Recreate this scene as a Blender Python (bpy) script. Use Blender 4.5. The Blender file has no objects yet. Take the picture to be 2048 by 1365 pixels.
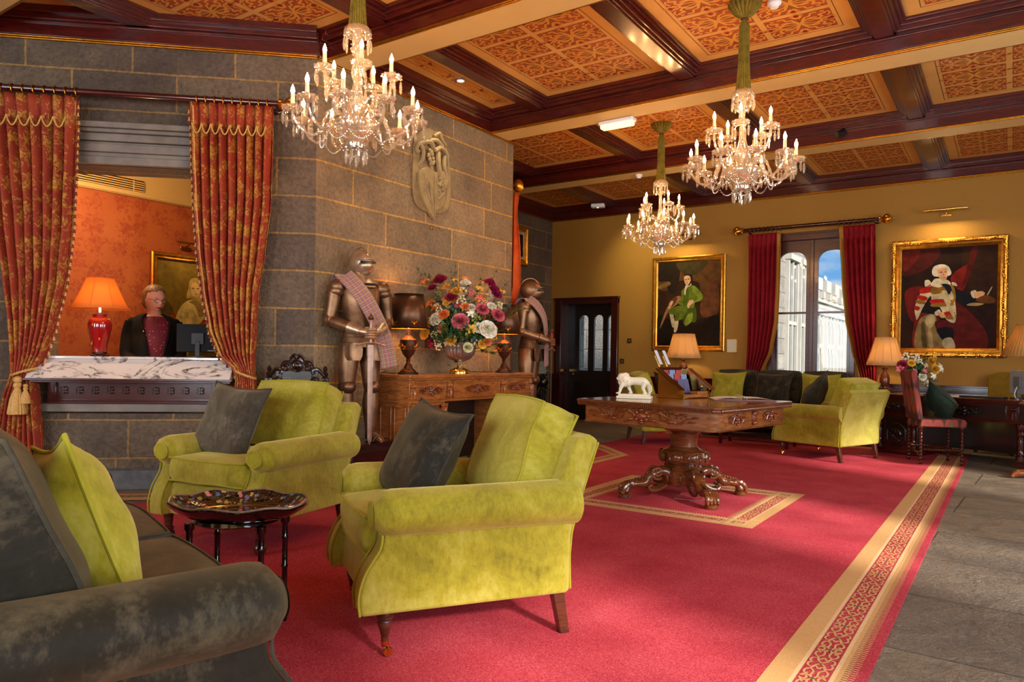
import bpy, bmesh, math, random
from mathutils import Vector, Matrix, noise
from math import sin, cos, pi, radians, sqrt, atan2, exp
random.seed(7)
S = bpy.context.scene
COL = S.collection

# ---------------------------------------------------------------- camera
cam_d = bpy.data.cameras.new('camera'); cam = bpy.data.objects.new('camera', cam_d); COL.objects.link(cam)
F_PX, CY = 1458.6, 723.26
pit, rol, yaw = radians(-.40536), radians(.84608), radians(34.42394)
fw = Vector((-sin(yaw)*cos(pit), cos(yaw)*cos(pit), sin(pit)))
rt = Vector((cos(yaw), sin(yaw), 0)); up = rt.cross(fw)
r2 = rt*cos(rol)+up*sin(rol); u2 = -rt*sin(rol)+up*cos(rol)
cam.matrix_world = Matrix(((r2.x, u2.x, -fw.x, 0), (r2.y, u2.y, -fw.y, 0), (r2.z, u2.z, -fw.z, 1.1), (0, 0, 0, 1)))
cam_d.sensor_width = 36; cam_d.lens = F_PX/2048*36; cam_d.shift_y = (CY-682.5)/2048
cam_d.clip_start = .05; cam_d.clip_end = 200
S.camera = cam

# ---------------------------------------------------------------- view + light
S.view_settings.view_transform = 'Standard'; S.view_settings.look = 'None'
S.view_settings.gamma = 1; S.view_settings.use_curve_mapping = False
S.view_settings.exposure = 0.0
try:
    S.cycles.use_denoising = True
    S.cycles.max_bounces = 8; S.cycles.diffuse_bounces = 4; S.cycles.glossy_bounces = 4
    S.cycles.transmission_bounces = 6; S.cycles.transparent_max_bounces = 12
    S.cycles.sample_clamp_indirect = 6; S.cycles.caustics_reflective = False; S.cycles.caustics_refractive = False
    S.cycles.use_light_tree = True
except Exception: pass

def lin(c):
    return tuple(((x/255)/12.92 if x <= 10 else (((x/255)+.055)/1.055)**2.4) for x in c)

W = bpy.data.worlds.new('sky'); S.world = W; W.use_nodes = True
nt = W.node_tree; nt.nodes.clear()
def WN(t, **k):
    n = nt.nodes.new(t)
    for a, b in k.items(): setattr(n, a, b)
    return n
wo = WN('ShaderNodeOutputWorld'); bg = WN('ShaderNodeBackground'); tc = WN('ShaderNodeTexCoord')
mp = WN('ShaderNodeMapping'); nz = WN('ShaderNodeTexNoise'); cr = WN('ShaderNodeValToRGB')
mp.inputs['Scale'].default_value = (3, 3, 7)
nz.inputs['Scale'].default_value = 2.2; nz.inputs['Detail'].default_value = 8
cr.color_ramp.elements[0].position = .44; cr.color_ramp.elements[0].color = (*lin((112, 176, 232)), 1)
cr.color_ramp.elements[1].position = .56; cr.color_ramp.elements[1].color = (*lin((225, 228, 238)), 1)
nt.links.new(tc.outputs['Generated'], mp.inputs['Vector']); nt.links.new(mp.outputs[0], nz.inputs['Vector'])
nt.links.new(nz.outputs['Fac'], cr.inputs['Fac']); nt.links.new(cr.outputs[0], bg.inputs['Color'])
bg.inputs['Strength'].default_value = 1.0; nt.links.new(bg.outputs[0], wo.inputs[0])

def light(kind, name, loc, energy, color=(1, 1, 1), size=.1, rot=None, size_y=None, target=None, spot=None, blend=.5):
    d = bpy.data.lights.new(name, kind); o = bpy.data.objects.new(name, d); COL.objects.link(o)
    o.location = loc; d.energy = energy; d.color = color
    if kind == 'AREA':
        d.size = size
        if size_y: d.shape = 'RECTANGLE'; d.size_y = size_y
    elif kind in ('POINT', 'SPOT'): d.shadow_soft_size = size
    if kind == 'SPOT': d.spot_size = spot or radians(60); d.spot_blend = blend
    if target is not None:
        o.rotation_euler = (Vector(target)-Vector(loc)).to_track_quat('-Z', 'Y').to_euler()
    elif rot: o.rotation_euler = rot
    return o
WARM = (1.0, .72, .42); DAY_FILL = (.86, .93, 1.0)
# area fill lights added to boost daylight at the assumed right-hand and rear windows
for k, (yy, e) in enumerate(((.2, 150), (3.1, 90), (6.4, 110))):
    light('AREA', 'window_daylight', (3.05, yy, 1.85), e, DAY_FILL, 1.5, size_y=2.2, target=(-4, yy+.4, .6))
for xx, e in ((-4.6, 110), (-1.2, 190), (1.4, 80)):
    light('AREA', 'window_daylight', (xx, -3.35, 1.9), e, DAY_FILL, 1.4, size_y=2.1, target=(xx-.8, 4, .5))
sun = light('SUN', 'sun', (0, 0, 20), 8.5, (1, .93, .84)); sun.data.angle = radians(5)
sun.rotation_euler = Vector((-.75, .35, -.40)).to_track_quat('-Z', 'Y').to_euler()
# unseen warm point light with no fixture, in the office behind the reception opening
OFFICE_E = 60
light('POINT', 'office_ceiling_light', (-6.9, 3.2, 2.75), OFFICE_E, (1, .78, .5), .15)

# ---------------------------------------------------------------- mesh builder
class MB:
    def __init__(s): s.v = []; s.f = []; s.mi = []; s.uv = {}; s.M = Matrix.Identity(4); s.m = 0
    def at(s, loc=(0, 0, 0), rz=0, rx=0, ry=0, sc=1):
        sm = Matrix.Diagonal((sc, sc, sc, 1)) if not hasattr(sc, '__len__') else Matrix.Diagonal((*sc, 1))
        s.M = Matrix.Translation(loc) @ Matrix.Rotation(rz, 4, 'Z') @ Matrix.Rotation(ry, 4, 'Y') @ Matrix.Rotation(rx, 4, 'X') @ sm
        return s
    def mat(s, i): s.m = i; return s
    def add(s, vs, fs, uvs=None):
        b = len(s.v); s.v += [s.M @ Vector(p) for p in vs]
        for k, f in enumerate(fs):
            if uvs: s.uv[len(s.f)] = uvs[k]
            s.f.append([i+b for i in f]); s.mi.append(s.m)
        return s
    def box(s, a, b):
        x0, y0, z0 = a; x1, y1, z1 = b
        return s.add([(x0, y0, z0), (x1, y0, z0), (x1, y1, z0), (x0, y1, z0), (x0, y0, z1), (x1, y0, z1), (x1, y1, z1), (x0, y1, z1)],
              [(0, 3, 2, 1), (4, 5, 6, 7), (0, 1, 5, 4), (1, 2, 6, 5), (2, 3, 7, 6), (3, 0, 4, 7)])
    def loft(s, rings, cap=True, close=True):
        n = len(rings[0]); vs = [p for r in rings for p in r]; fs = []
        for i in range(len(rings)-1):
            for j in range(n if close else n-1):
                k = (j+1) % n; fs.append((i*n+j, i*n+k, (i+1)*n+k, (i+1)*n+j))
        if cap and close: fs.append(tuple(range(n))[::-1]); fs.append(tuple((len(rings)-1)*n+j for j in range(n)))
        return s.add(vs, fs)
    def lathe(s, prof, n=20, c=(0, 0, 0), flute=0, nf=12, a0=0, a1=2*pi):
        full = abs(a1-a0-2*pi) < 1e-6; cnt = n if full else n+1
        return s.loft([[(c[0]+(r*(1+flute*cos(nf*t)))*cos(t), c[1]+(r*(1+flute*cos(nf*t)))*sin(t), c[2]+z) for t in [a0+(a1-a0)*j/n for j in range(cnt)]] for r, z in prof], cap=full, close=full)
    def tube(s, pts, r, n=8, cap=True, closed=False, flat=1.0):
        P = [Vector(p) for p in pts]; m = len(P); R = r if hasattr(r, '__len__') else [r]*m
        rings = []; prev = None
        for i in range(m):
            if closed: t = (P[(i+1) % m]-P[i-1])
            else: t = P[min(i+1, m-1)]-P[max(i-1, 0)]
            t = t.normalized() if t.length > 1e-9 else Vector((0, 0, 1))
            if prev is None:
                a = Vector((0, 0, 1)) if abs(t.z) < .9 else Vector((1, 0, 0)); nn = t.cross(a).normalized()
            else:
                nn = prev-t*prev.dot(t); nn = nn.normalized() if nn.length > 1e-6 else t.orthogonal().normalized()
            prev = nn; b = t.cross(nn)
            rings.append([tuple(P[i]+(nn*cos(q)+b*sin(q)*flat)*R[i]) for q in [2*pi*j/n for j in range(n)]])
        if closed: rings.append(rings[0]); return s.loft(rings, cap=False)
        return s.loft(rings, cap)
    def sph(s, c, r, nu=12, nv=8):
        r = r if hasattr(r, '__len__') else (r, r, r)
        rings = [[(c[0]+r[0]*sin(pi*i/nv)*cos(2*pi*j/nu), c[1]+r[1]*sin(pi*i/nv)*sin(2*pi*j/nu), c[2]-r[2]*cos(pi*i/nv)) for j in range(nu)] for i in range(nv+1)]
        rings[0] = [(c[0]+1e-4*cos(2*pi*j/nu), c[1]+1e-4*sin(2*pi*j/nu), c[2]-r[2]) for j in range(nu)]
        rings[-1] = [(c[0]+1e-4*cos(2*pi*j/nu), c[1]+1e-4*sin(2*pi*j/nu), c[2]+r[2]) for j in range(nu)]
        return s.loft(rings)
    def prism(s, poly, t0, t1, ax='y'):
        n = len(poly)
        q = {'y': lambda a, b, t: (a, t, b), 'x': lambda a, b, t: (t, a, b), 'z': lambda a, b, t: (a, b, t)}[ax]
        vs = [q(a, b, t0) for a, b in poly]+[q(a, b, t1) for a, b in poly]
        fs = [tuple(range(n))[::-1], tuple(range(n, 2*n))]+[(i, (i+1) % n, (i+1) % n+n, i+n) for i in range(n)]
        return s.add(vs, fs)
    def grid(s, fn, nu, nv, closeu=False, uv=None):
        vs = [fn(i/(nu if closeu else nu), j/nv) for j in range(nv+1) for i in range(nu if closeu else nu+1)]
        w = nu if closeu else nu+1; fs = []; us = []
        for j in range(nv):
            for i in range(nu):
                k = (i+1) % w; fs.append((j*w+i, j*w+k, (j+1)*w+k, (j+1)*w+i))
                if uv: us.append([uv(a/nu, b/nv) for a, b in ((i, j), (i+1, j), (i+1, j+1), (i, j+1))])
        return s.add(vs, fs, us if uv else None)
    def build(s, name, mats, parent=None, smooth=True, angle=40, bevel=0, sub=0, seg=2, label=None, kind=None):
        me = bpy.data.meshes.new(name); me.from_pydata([tuple(v) for v in s.v], [], s.f)
        if not isinstance(mats, (list, tuple)): mats = [mats]
        for m in mats: me.materials.append(m)
        me.polygons.foreach_set('material_index', s.mi)
        if s.uv:
            L = me.uv_layers.new(name='UVMap')
            for fi, us in s.uv.items():
                p = me.polygons[fi]
                for k, li in enumerate(p.loop_indices): L.data[li].uv = us[k]
        bm = bmesh.new(); bm.from_mesh(me); bmesh.ops.recalc_face_normals(bm, faces=bm.faces)
        if smooth:
            a = radians(angle)
            for f in bm.faces: f.smooth = True
            for e in bm.edges:
                if len(e.link_faces) == 2 and e.calc_face_angle(0) > a: e.smooth = False
        bm.to_mesh(me); bm.free(); me.update()
        o = bpy.data.objects.new(name, me); COL.objects.link(o)
        if parent is not None: o.parent = parent
        if bevel:
            b = o.modifiers.new('edge', 'BEVEL'); b.width = bevel; b.segments = seg; b.limit_method = 'ANGLE'; b.angle_limit = radians(50)
        if sub:
            b = o.modifiers.new('smooth', 'SUBSURF'); b.levels = sub; b.render_levels = sub
        if label: o['label'] = label
        if kind: o['kind'] = kind
        return o
def thing(name, label, cat, loc=(0, 0, 0), rz=0, group=None):
    o = bpy.data.objects.new(name, None); COL.objects.link(o); o.empty_display_size = .1
    o.location = loc; o.rotation_euler = (0, 0, rz); o['label'] = label; o['category'] = cat
    if group: o['group'] = group
    return o
def tag(o, label, cat, group=None, loc=None, rz=None, rot=None):
    o['label'] = label; o['category'] = cat
    if group: o['group'] = group
    if loc is not None: o.location = loc
    if rz is not None: o.rotation_euler = (0, 0, rz)
    if rot is not None: o.rotation_euler = rot
    return o
def dup(root, loc, rz=None, label=None):
    kids = {}
    for o in list(COL.objects): kids.setdefault(o.parent, []).append(o)
    def rec(o, p):
        c = o.copy(); COL.objects.link(c)
        if p is not None: c.parent = p; c.matrix_parent_inverse = o.matrix_parent_inverse
        for k in kids.get(o, []): rec(k, c)
        return c
    r = rec(root, None); r.location = loc
    if rz is not None: r.rotation_euler = (0, 0, rz)
    if label: r['label'] = label
    return r
def cat_rom(P, n=6, closed=False):
    P = [Vector(p) for p in P]; m = len(P); out = []
    for i in range(m if closed else m-1):
        g = (lambda k: P[k % m]) if closed else (lambda k: P[min(max(k, 0), m-1)])
        a, b, c, d = g(i-1), g(i), g(i+1), g(i+2)
        for j in range(n):
            t = j/n; out.append(.5*((2*b)+(c-a)*t+(2*a-5*b+4*c-d)*t*t+(3*b-a-3*c+d)*t**3))
    if not closed: out.append(P[-1])
    return out
def interp(T, x):
    if x <= T[0][0]: return T[0][1:]
    for a, b in zip(T, T[1:]):
        if x <= b[0]:
            t = (x-a[0])/(b[0]-a[0]+1e-9); t = t*t*(3-2*t)*.35+t*.65
            return tuple(p+(q-p)*t for p, q in zip(a[1:], b[1:]))
    return T[-1][1:]

# ---------------------------------------------------------------- materials
class NM:
    def __init__(s, name):
        s.m = bpy.data.materials.new(name); s.m.use_nodes = True; s.t = s.m.node_tree; s.t.nodes.clear()
        s.o = s.n('ShaderNodeOutputMaterial'); s.b = s.n('ShaderNodeBsdfPrincipled'); s.l(s.b.outputs[0], s.o.inputs[0])
    def n(s, t, **k):
        n = s.t.nodes.new(t)
        for a, b in k.items():
            if a in n.inputs: n.inputs[a].default_value = b
            else: setattr(n, a, b)
        return n
    def l(s, a, b): s.t.links.new(a, b)
    def set(s, **k):
        for a, b in k.items(): s.b.inputs[a.replace('_', ' ')].default_value = b
    def coord(s, kind='Object', scale=(1, 1, 1), rot=(0, 0, 0)):
        c = s.n('ShaderNodeTexCoord'); m = s.n('ShaderNodeMapping'); m.inputs['Scale'].default_value = scale; m.inputs['Rotation'].default_value = rot
        s.l(c.outputs[kind], m.inputs['Vector']); return m.outputs[0]
    def noise(s, v, scale, detail=4, rough=.5, dist=0):
        n = s.n('ShaderNodeTexNoise'); n.inputs['Scale'].default_value = scale; n.inputs['Detail'].default_value = detail
        n.inputs['Roughness'].default_value = rough; n.inputs['Distortion'].default_value = dist
        if v: s.l(v, n.inputs['Vector'])
        return n.outputs['Fac']
    def ramp(s, f, stops):
        r = s.n('ShaderNodeValToRGB'); e = r.color_ramp.elements
        while len(e) < len(stops): e.new(.5)
        for k, (p, c) in enumerate(stops): e[k].position = p; e[k].color = (*c, 1) if len(c) == 3 else c
        s.l(f, r.inputs['Fac']); return r.outputs[0]
    def mix(s, f, a, b, mode='MIX'):
        m = s.n('ShaderNodeMix'); m.data_type = 'RGBA'; m.blend_type = mode
        for sock, v in ((m.inputs[0], f), (m.inputs[6], a), (m.inputs[7], b)):
            if hasattr(v, 'is_linked'): s.l(v, sock)
            elif isinstance(v, (int, float)): sock.default_value = v
            else: sock.default_value = (*v, 1)
        return m.outputs[2]
    def math(s, op, a, b=0):
        m = s.n('ShaderNodeMath'); m.operation = op
        for k, v in enumerate((a, b)):
            if hasattr(v, 'is_linked'): s.l(v, m.inputs[k])
            else: m.inputs[k].default_value = v
        return m.outputs[0]
    def col(s, c):
        if hasattr(c, 'is_linked'): s.l(c, s.b.inputs['Base Color'])
        else: s.b.inputs['Base Color'].default_value = (*c, 1)
    def bump(s, h, strength=.3, dist=.01, prev=None):
        b = s.n('ShaderNodeBump'); b.inputs['Strength'].default_value = strength; b.inputs['Distance'].default_value = dist
        s.l(h, b.inputs['Height'])
        if prev: s.l(prev, b.inputs['Normal'])
        s.l(b.outputs[0], s.b.inputs['Normal']); return b.outputs[0]
def plain(name, c, rough=.5, metal=0, coat=0, noise_amt=0, scale=20, bump=0, spec=.5):
    M = NM(name); c = lin(c); M.set(Roughness=rough, Metallic=metal, Coat_Weight=coat, Specular_IOR_Level=spec)
    if noise_amt or bump:
        v = M.coord(); f = M.noise(v, scale, 5)
        M.col(M.ramp(f, [(.3, tuple(x*(1-noise_amt) for x in c)), (.7, tuple(min(1, x*(1+noise_amt)) for x in c))]))
        if bump: M.bump(f, bump, .004)
    else: M.col(c)
    return M.m
def wood(name, dark, light_, rough=.25, coat=.5, scale=(1, 1, 6), bump=.08):
    M = NM(name); v = M.coord(scale=scale); f = M.noise(v, 7, 6, .6, 1.2)
    M.col(M.ramp(f, [(.3, lin(dark)), (.7, lin(light_))])); M.set(Roughness=rough, Coat_Weight=coat, Coat_Roughness=.12)
    M.bump(f, bump, .003); return M.m
def velvet(name, dark, mid, light_, sheen=.6, scale=3.2):
    M = NM(name); v = M.coord(); f = M.noise(v, scale, 5, .68, .5); g = M.noise(M.coord(scale=(1, 1, .5)), 60, 4, .7)
    h = M.math('ADD', M.math('MULTIPLY', f, .7), M.math('MULTIPLY', g, .3))
    c = M.ramp(h, [(.30, lin(dark)), (.5, lin(mid)), (.72, tuple((a+b)/2 for a, b in zip(lin(mid), lin(light_))))])
    lw = M.n('ShaderNodeLayerWeight', Blend=.42); nap_sheen = M.math('MULTIPLY', M.math('POWER', lw.outputs['Facing'], 1.6), M.math('ADD', .35, M.math('MULTIPLY', f, .9)))  # pale sheen of the pile at grazing angles, mixed into the colour
    M.col(M.mix(nap_sheen, c, lin(light_)))
    M.set(Roughness=.7, Sheen_Weight=sheen, Sheen_Roughness=.3, Specular_IOR_Level=.2)
    M.b.inputs['Sheen Tint'].default_value = (*lin(light_), 1)
    M.bump(M.noise(v, 7, 4, .55, .4), .35, .02); return M.m
def metal(name, c, rough=.3, noise_amt=.25, scale=8, bump=.05, m=1.0):
    M = NM(name); v = M.coord(); f = M.noise(v, scale, 6, .6); c = lin(c)
    M.col(M.ramp(f, [(.3, tuple(x*(1-noise_amt) for x in c)), (.7, tuple(min(1, x*(1+noise_amt)) for x in c))]))
    M.set(Metallic=m, Roughness=rough); M.bump(f, bump, .004); return M.m
def emis(name, c, s, base=None):
    M = NM(name); M.col(lin(base or c)); M.b.inputs['Emission Color'].default_value = (*lin(c), 1); M.b.inputs['Emission Strength'].default_value = s
    return M.m
def damask(name, base, base2, fig, scale, sharp=.02, rough=.75, sheen=.2, thr=.52, uv=False):
    M = NM(name); v = M.coord('UV' if uv else 'Object', scale=(1, 1, 1))
    w = M.n('ShaderNodeTexVoronoi'); w.inputs['Scale'].default_value = scale; w.inputs['Randomness'].default_value = .55
    M.l(v, w.inputs['Vector']); n1 = M.noise(v, scale*2.6, 3, .5, 2.2)
    d = M.math('ADD', M.math('MULTIPLY', M.math('SUBTRACT', .55, w.outputs['Distance']), .45), M.math('MULTIPLY', n1, .72))
    f = M.ramp(d, [(thr-sharp, (0, 0, 0)), (thr+sharp, (1, 1, 1))])
    n2 = M.noise(v, scale*7, 3, .6, 1.0); inner = M.ramp(n2, [(.46, (.25, .25, .25)), (.52, (1, 1, 1))])
    f2 = M.mix(1.0, f, inner, 'MULTIPLY')
    bc = M.ramp(M.noise(v, 2, 3), [(.35, lin(base)), (.65, lin(base2))])
    M.col(M.mix(f2, bc, lin(fig))); M.set(Roughness=rough, Sheen_Weight=sheen); M.bump(M.noise(v, 160, 2), .1, .002)
    return M.m
def stone_blocks(name, c1, c2, mortar, row=.306, width=.78, mort=.007, offz=.0, bumpd=.012, noise_scale=26):
    M = NM(name); c = M.n('ShaderNodeTexCoord'); mpn = M.n('ShaderNodeMapping'); mpn.inputs['Location'].default_value = (.13, offz, 0)
    M.l(c.outputs['UV'], mpn.inputs['Vector'])
    nf = M.n('ShaderNodeTexNoise'); nf.inputs['Scale'].default_value = 3.0; M.l(mpn.outputs[0], nf.inputs['Vector'])
    dst = M.n('ShaderNodeVectorMath'); dst.operation = 'SCALE'; dst.inputs['Scale'].default_value = .012
    M.l(nf.outputs['Color'], dst.inputs[0]); ad = M.n('ShaderNodeVectorMath'); M.l(mpn.outputs[0], ad.inputs[0]); M.l(dst.outputs[0], ad.inputs[1])
    b = M.n('ShaderNodeTexBrick'); M.l(ad.outputs[0], b.inputs['Vector'])
    b.inputs['Scale'].default_value = 1; b.inputs['Mortar Size'].default_value = mort; b.inputs['Mortar Smooth'].default_value = .15
    b.inputs['Brick Width'].default_value = width; b.inputs['Row Height'].default_value = row; b.offset = .43; b.squash = 1.35; b.squash_frequency = 3
    b.inputs['Color1'].default_value = (*lin(c1), 1); b.inputs['Color2'].default_value = (*lin(c2), 1); b.inputs['Mortar'].default_value = (*lin(mortar), 1)
    b.inputs['Bias'].default_value = 0
    v = M.coord(); n1 = M.noise(v, 2.2, 5, .6); n2 = M.noise(v, noise_scale, 5, .65)
    tone = M.ramp(n1, [(.25, (.55, .55, .58)), (.75, (1.25, 1.2, 1.1))])
    tone2 = M.ramp(n2, [(.25, (.55, .55, .55)), (.75, (1.28, 1.28, 1.28))])
    M.col(M.mix(1.0, M.mix(1.0, b.outputs['Color'], tone, 'MULTIPLY'), tone2, 'MULTIPLY'))
    M.set(Roughness=.62, Specular_IOR_Level=.45)
    h = M.math('ADD', M.math('MULTIPLY', n2, .8), M.math('MULTIPLY', b.outputs['Fac'], -.9))
    M.bump(h, 1.0, bumpd*2.2); return M.m

mahog = wood('mahogany', (32, 7, 5), (74, 18, 10), .2, .7)
mahog_ceiling = wood('ceiling_mahogany', (48, 9, 6), (92, 22, 12), .28, .5)
oak = wood('carved_oak', (116, 62, 24), (190, 116, 56), .28, .5)
oak_dark = wood('carved_oak_dark', (84, 36, 14), (142, 70, 30), .25, .6)
walnut = wood('walnut_table', (70, 36, 16), (128, 70, 32), .2, .7)
walnut_l = wood('walnut_apron', (98, 54, 22), (158, 96, 44), .25, .6)
blackwood = wood('ebonised_wood', (14, 8, 7), (34, 18, 13), .25, .6)
legwood = wood('leg_wood', (46, 20, 12), (90, 44, 24), .3, .5)
lacquer = plain('black_lacquer', (16, 9, 8), .12, coat=1.0)
gold = metal('gilt', (214, 150, 54), .34, .3, 18, .25)
gold_edge = metal('gilt_trim', (205, 145, 50), .3, .2, 30, .15)
brass = metal('polished_brass', (226, 178, 84), .14, .08, 3, .02)
bronze = metal('armour_bronze', (140, 106, 76), .42, .5, 6, .12, .85)
bronze_d = metal('armour_dark', (118, 86, 62), .4, .3, 6, .12, .85)
steel = metal('aged_steel', (196, 172, 142), .36, .25, 9, .08, .85)
black = plain('black', (8, 7, 7), .5)
lime = velvet('chartreuse_velvet', (98, 86, 8), (150, 137, 30), (212, 200, 118))
lime2 = velvet('chartreuse_velvet_cushion', (102, 92, 8), (152, 140, 30), (208, 196, 110), scale=4.5)
lime_pipe = velvet('chartreuse_piping', (124, 114, 12), (150, 140, 26), (184, 174, 70))
olive = velvet('mustard_velvet', (96, 70, 8), (128, 96, 14), (160, 128, 34))
char = velvet('charcoal_velvet', (17, 14, 8), (33, 28, 18), (122, 108, 80), sheen=.15, scale=4)
char_pipe = velvet('charcoal_piping', (34, 31, 22), (56, 51, 39), (96, 88, 70), sheen=.2)
taupe = velvet('taupe_velvet', (34, 29, 20), (66, 57, 43), (150, 138, 114), sheen=.3)
stone = stone_blocks('stone_blocks', (130, 112, 90), (104, 90, 78), (178, 142, 88), offz=.057, mort=.009, bumpd=.02, noise_scale=32)
stone_warm = stone_blocks('stone_blocks_warm', (160, 136, 102), (134, 115, 88), (214, 164, 84), offz=.057, width=.95, mort=.009, bumpd=.012, noise_scale=30)
stone_plain = plain('dressed_stone', (118, 108, 96), .6, noise_amt=.25, scale=7, bump=.4)
stone_dk = plain('dark_dressed_stone', (82, 80, 80), .6, noise_amt=.3, scale=16, bump=.5)
ochre = plain('ochre_wallpaper', (168, 122, 42), .75, noise_amt=.05, scale=60, bump=.15)
cream = plain('cream_plaster', (214, 178, 112), .6, noise_amt=.03, scale=4)
cream_panel = plain('cream_panel', (222, 164, 84), .6, noise_amt=.05, scale=5)
panel_red = plain('panel_ground', (168, 82, 34), .6, noise_amt=.14, scale=5)
panel_gold = plain('panel_scroll', (222, 150, 62), .5)
panel_green = plain('panel_green', (100, 92, 36), .6)
panel_crim = plain('panel_crimson', (150, 30, 18), .6)
panel_line = plain('panel_line', (110, 62, 22), .7)
WT = .35
def wallseg(mb, p0, d, n, s0, s1, z0, z1, t=WT, vo=0):
    # block of wall from s0..s1 along d, z0..z1, thickness t behind the face; uv in metres
    p0 = Vector((*p0, 0)); d = Vector((*d, 0)); n = Vector((*n, 0))
    a = p0+d*s0; b = p0+d*s1
    V = [a+Vector((0, 0, z0)), b+Vector((0, 0, z0)), b+Vector((0, 0, z1)), a+Vector((0, 0, z1))]
    V += [q-n*t for q in V]
    fs = [(0, 1, 2, 3), (5, 4, 7, 6), (1, 5, 6, 2), (4, 0, 3, 7), (3, 2, 6, 7), (4, 5, 1, 0)]
    uv = [(s0, z0), (s1, z0), (s1, z1), (s0, z1)]
    us = [uv, uv, [(s1, z0), (s1+t, z0), (s1+t, z1), (s1, z1)], [(s0-t, z0), (s0, z0), (s0, z1), (s0-t, z1)], [(s0, z1), (s1, z1), (s1, z1+t), (s0, z1+t)], [(s0, z0), (s1, z0), (s1, z0+t), (s0, z0+t)]]
    mb.add([tuple(v) for v in V], fs, us)
P0 = (-4.731, 4.022); DL = (-.73581, -.67718); NL = (.67718, -.73581)
def LP(s, z, off=0): return (P0[0]+DL[0]*s+NL[0]*off, P0[1]+DL[1]*s+NL[1]*off, z)
ZT = 4.0
def frame_quad(mb, p0, d, n, pieces):
    for q in pieces: wallseg(mb, p0, d, n, *q)
# reception wall (chamfered), with the opening above the counter
mb = MB()
frame_quad(mb, P0, DL, NL, [(0, .62, 0, ZT), (2.1, 3.6, 0, ZT), (.62, 2.1, 2.56, ZT), (.62, 2.1, .0, .60, .35)])
mb.build('wall_left', stone, smooth=False, kind='structure')
# stone pier carrying the coat of arms, its end and the recess wall beyond
mb = MB(); wallseg(mb, P0, (0, 1), (1, 0), 0, 2.848, 0, ZT, .5); mb.build('wall_centre', stone_warm, smooth=False, kind='structure')
mb = MB(); wallseg(mb, (-6.82, 5.2), (0, 1), (1, 0), 0, 6.3, 0, ZT); wallseg(mb, (-6.82, 5.2), (1, 0), (0, 1), 0, 1.85, 0, ZT)
mb.build('wall_recess', stone, smooth=False, kind='structure')
mb = MB(); wallseg(mb, (-7.38, 1.584), (0, -1), (1, 0), 0, 5.2, 0, ZT); mb.build('wall_left_near', stone, smooth=False, kind='structure')
# far wall with door and window openings
YF = 11.171
mb = MB(); D0, D1, DZ = -6.60, -5.58, 2.05; W0, W1, WZ0, WZ1 = -2.98, -1.86, .86, 2.93
for q in ((-7.2, D0, 0, ZT), (D1, W0, 0, ZT), (W1, 3.6, 0, ZT), (D0, D1, DZ, ZT), (W0, W1, 0, WZ0), (W0, W1, WZ1, ZT)):
    wallseg(mb, (0, YF), (1, 0), (0, -1), *q)
mb.build('wall_back', ochre, smooth=False, kind='structure')
# right wall and the wall behind the camera, each with unseen tall windows assumed from the light
mb = MB(); last = -3.8
for wy in (.2, 3.1, 6.4):
    wallseg(mb, (3.2, 0), (0, 1), (-1, 0), last, wy-.75, 0, ZT); wallseg(mb, (3.2, 0), (0, 1), (-1, 0), wy-.75, wy+.75, 0, .7); wallseg(mb, (3.2, 0), (0, 1), (-1, 0), wy-.75, wy+.75, 2.95, ZT); last = wy+.75
wallseg(mb, (3.2, 0), (0, 1), (-1, 0), last, 11.5, 0, ZT)
mb.build('wall_right', ochre, smooth=False, kind='structure')
mb = MB(); last = -7.8
for wx in (-4.6, -1.2, 1.4):
    wallseg(mb, (0, -3.5), (1, 0), (0, 1), last, wx-.7, 0, ZT); wallseg(mb, (0, -3.5), (1, 0), (0, 1), wx-.7, wx+.7, 0, .7); wallseg(mb, (0, -3.5), (1, 0), (0, 1), wx-.7, wx+.7, 2.95, ZT); last = wx+.7
wallseg(mb, (0, -3.5), (1, 0), (0, 1), last, 3.6, 0, ZT)
mb.build('wall_front', ochre, smooth=False, kind='structure')

# floor: flagstones
M = NM('flagstones'); v = M.coord(); br = M.n('ShaderNodeTexBrick'); M.l(M.coord(scale=(1, 1, 1), rot=(0, 0, .05)), br.inputs['Vector'])
br.inputs['Scale'].default_value = 1; br.inputs['Brick Width'].default_value = 1.3; br.inputs['Row Height'].default_value = .78; br.inputs['Mortar Size'].default_value = .006; br.inputs['Mortar Smooth'].default_value = .3
for k, c in (('Color1', (136, 122, 102)), ('Color2', (108, 98, 86)), ('Mortar', (70, 62, 54))): br.inputs[k].default_value = (*lin(c), 1)
n1 = M.noise(v, 3, 6, .6, 1.6); n2 = M.noise(v, 34, 5, .7, .6)
M.col(M.mix(1.0, br.outputs['Color'], M.ramp(n1, [(.3, (.68, .68, .7)), (.7, (1.2, 1.16, 1.1))]), 'MULTIPLY'))
M.set(Roughness=.5, Specular_IOR_Level=.5)
M.bump(M.math('ADD', M.math('MULTIPLY', n2, .6), M.math('ADD', M.math('MULTIPLY', n1, 1.0), M.math('MULTIPLY', br.outputs['Fac'], -.5))), 1.0, .035)
flag = M.m
MB().box((-7.8, -3.9, -.1), (3.6, 11.5, 0)).build('floor', flag, smooth=False, kind='structure')

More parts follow.
